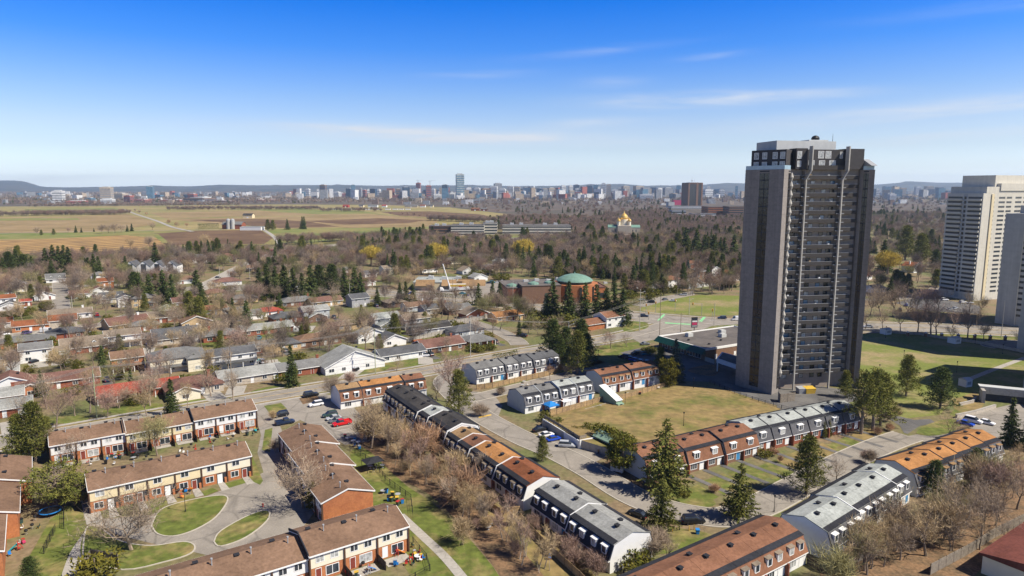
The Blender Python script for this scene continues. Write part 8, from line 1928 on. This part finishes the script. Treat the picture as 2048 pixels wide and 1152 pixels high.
# gazebo with a dark top behind the leaf litter, timber sauna hut and pool in the suburb
p = G(746,938); root = thing('gazebo', tuple(p), ROT_A, 'gazebo with a dark cloth roof at the leaf litter strip', 'gazebo')
mb = MB(); mb.v += [(-2.4,-2,2.3),(2.4,-2,2.3),(2.4,2,2.3),(-2.4,2,2.3),(0,0,3.3)]; mb.f += [(0,1,4),(1,2,4),(2,3,4),(3,0,4),(3,2,1,0)]; mb.m += [0]*5; part('roof', mb, M['roof_edge'], root)
for x in (-2.2,2.2):
    for y in (-1.8,1.8): mb = MB(); mb.tube((x,y,0),(x,y,2.3),.06,.06,6); part('leg', mb, M['metal_black'], root)
p = G(838,694); root = thing('timber_shed', tuple(p), ROT_A, 'orange timber garden shed beside the brown long bungalow', 'shed')
mb = MB(); mb.box(-1.8,1.8,0,2.4,-.2,2.5); part('wall', mb, M['brick_orange'], root); mb = MB(); mb.extr([(-.4,2.5),(1.2,3.3),(2.8,2.5)], -2.2, 2.2); part('roof', mb, M['roof_rust'], root); door(root, .2, 0, 0, m='trim_brown')
p = G(490,724); root = thing('swimming_pool', (p.x,p.y,0), ROT_A, 'turquoise swimming pool behind the dark roofed white house', 'pool')
mb = MB(); mb.box(-7,7,-2.6,2.6,-.1,.09); part('deck', mb, M['concrete'], root); mb = MB(); mb.box(-6,6,-1.9,1.9,0,.12); part('water', mb, M['pool'], root)
# clipped hedges
def hedge(px, h, w, label, m='cedar'):
    pts = [G(*q) for q in px]; base = pts[0]; root = thing('clipped_hedge', tuple(base), 0, label, 'hedge')
    Pn, Dn = [], []; rr = random.Random(int(px[0][0]))
    for a, b in zip(pts, pts[1:]):
        L_ = (b-a).length; d = (b-a)/L_; n = Vector((-d.y,d.x,0))
        for i in range(int(L_*h*24)):
            f = rr.choice((0,1,2)); t = rr.random()*L_
            if f == 2: q = a-base+d*t+n*rr.uniform(-w/2,w/2)+Vector((0,0,h*rr.uniform(.92,1.0)))
            else: q = a-base+d*t+n*(w/2 if f else -w/2)*rr.uniform(.8,1)+Vector((0,0,rr.uniform(0,h)))
            Pn.append(tuple(q)); Dn.append(tuple(rand_unit(rr)+Vector((0,0,.4))))
    ob('foliage', tri_mesh('foliage', blades(Pn, Dn, np.full(len(Pn),.45), np.full(len(Pn),.26), 3), M[m]), root)
hedge([(843,591),(930,597),(932,594)], 2.2, 1.6, 'long clipped hedge between the plaza lot and the arterial road', 'cedar'); hedge([(396,458.5),(438,457.5)], 9, 14, 'dark block-shaped tall hedge left of the red barn', 'needle'); hedge([(1255,612),(1288,606)], 6, 4, 'tall green hedge beside the crossroads park', 'cedar'); hedge([(0,642),(74,636)], 4.5, 3, 'wide evergreen hedge behind the rust roofed bungalow', 'cedar')
hedge([(985,722),(1020,716),(1036,712)], 2.4, 2, 'dark evergreen hedge along the main road', 'cedar'); hedge([(860,577),(950,556)], 3, 3, 'dark hedge behind the plaza under renovation', 'needle'); 
# patios and yard dividers of the brick rows
def yards(L, Rr, n, lab, depth=5.0):
    ln, rz = row_frame(L, Rr); X = (Rr-L).normalized(); Yf = Vector((X.y,-X.x,0)); uw = ln/n
    for i in range(n):
        a = L + X*(i*uw); mb = MB(); k = [a+X*.8+Yf*.4, a+X*(uw-.8)+Yf*.4, a+X*(uw-.8)+Yf*3.2, a+X*.8+Yf*3.2]
        mb.quad(*[(q.x,q.y,.055+i*.0006) for q in k]); setting('patio', mb, M['concrete'])
        f = fence([a+Yf*.3, a+Yf*3.9], None, h=1.7, m='wood_dark', world=True, post='wood_dark')
        u, v = PX(a); later(f, 'dark timber yard divider', 'dark timber yard dividers', u, v, 'fence', 'yard dividers')
for Lw, Rw, n in ((G(1342,956), R3, 5), (L4, R4, 6)):
    X = (Rw-Lw).normalized(); Yf = Vector((X.y,-X.x,0)); uw = (Rw-Lw).length/n
    for i in range(n):
        a = Lw + X*((i+.76)*uw); e = a + Yf*(14.5-i*.3) + X*1.5; nn = X*.75; mb = MB()
        mb.quad(*[(q.x,q.y,.07) for q in (a-nn+Yf*.5, a+nn+Yf*.5, e+nn, e-nn)]); setting('front_walk', mb, M['asphalt_dark'])
Lb, Rb_ = G(181,1027), G(504,951); X = (Rb_-Lb).normalized(); Yf = Vector((X.y,-X.x,0)); uw = (Rb_-Lb).length/6
for i in range(6):
    a = Lb + X*((i+.72)*uw); nn = X*.7; e = a+Yf*5; mb = MB(); mb.quad(*[(q.x,q.y,.07) for q in (a-nn, a+nn, e+nn*1.3, e-nn*1.3)]); setting('front_walk', mb, M['concrete'])
yards(G(103,931), G(513,853), 9, 'main road row'); yards(Rd-u_*19.4, Rd, 3, 'bottom row')

r = random.Random(33); hs = [q for q in HOUSES if q[1] > 590]; r.shuffle(hs)
for (u, v, o, L_, D_) in hs[:34]:
    q = Vector(o.location) + ALONG*(L_/2+2.2) + BACK*r.uniform(-4,3); uu, vv = PX(q)
    if any((a-q.x)**2+(b-q.y)**2 < 5 for a,b,c in TREES) or near_house(q.x, q.y, .6) or near_road(q.x, q.y, 0): continue
    mb = MB(); k = [q-ALONG*1.5-BACK*7, q+ALONG*1.5-BACK*7, q+ALONG*1.5+BACK*4, q-ALONG*1.5+BACK*4]; mb.quad(*[(w.x,w.y,.08) for w in k]); setting('driveway', mb, M['asphalt_dark'])
    car(r.choice(['sedan','suv','minivan','suv']), uu, vv, r.choice(['black','white','silver','grey','blue','navy','red','brown']), BB+R(r.choice((0,180))))
# ------------------------------------------------------------------ the air
m = bpy.data.materials.new('haze'); m.use_nodes = True
t = m.node_tree; t.nodes.clear()
vo = t.nodes.new('ShaderNodeVolumePrincipled'); vo.inputs['Color'].default_value = (0.55,0.73,0.97,1); vo.inputs['Density'].default_value = 5.2e-5; vo.inputs['Anisotropy'].default_value = 0.25
mo = t.nodes.new('ShaderNodeOutputMaterial'); t.links.new(vo.outputs[0], mo.inputs['Volume'])
mb = MB(); mb.box(-15600,15600,-500,15800,-12,330)
hz = part('haze', mb, m, None); hz['kind'] = 'stuff'
# the patterns the copies were made from stay out of the scene
for root in [x[0] for x in PROTO.values()] + list(CAR.values()):
    for ch in list(root.children_recursive): bpy.data.objects.remove(ch)
    bpy.data.objects.remove(root)
LM[:] = [l for l in LM]
resolve_labels()
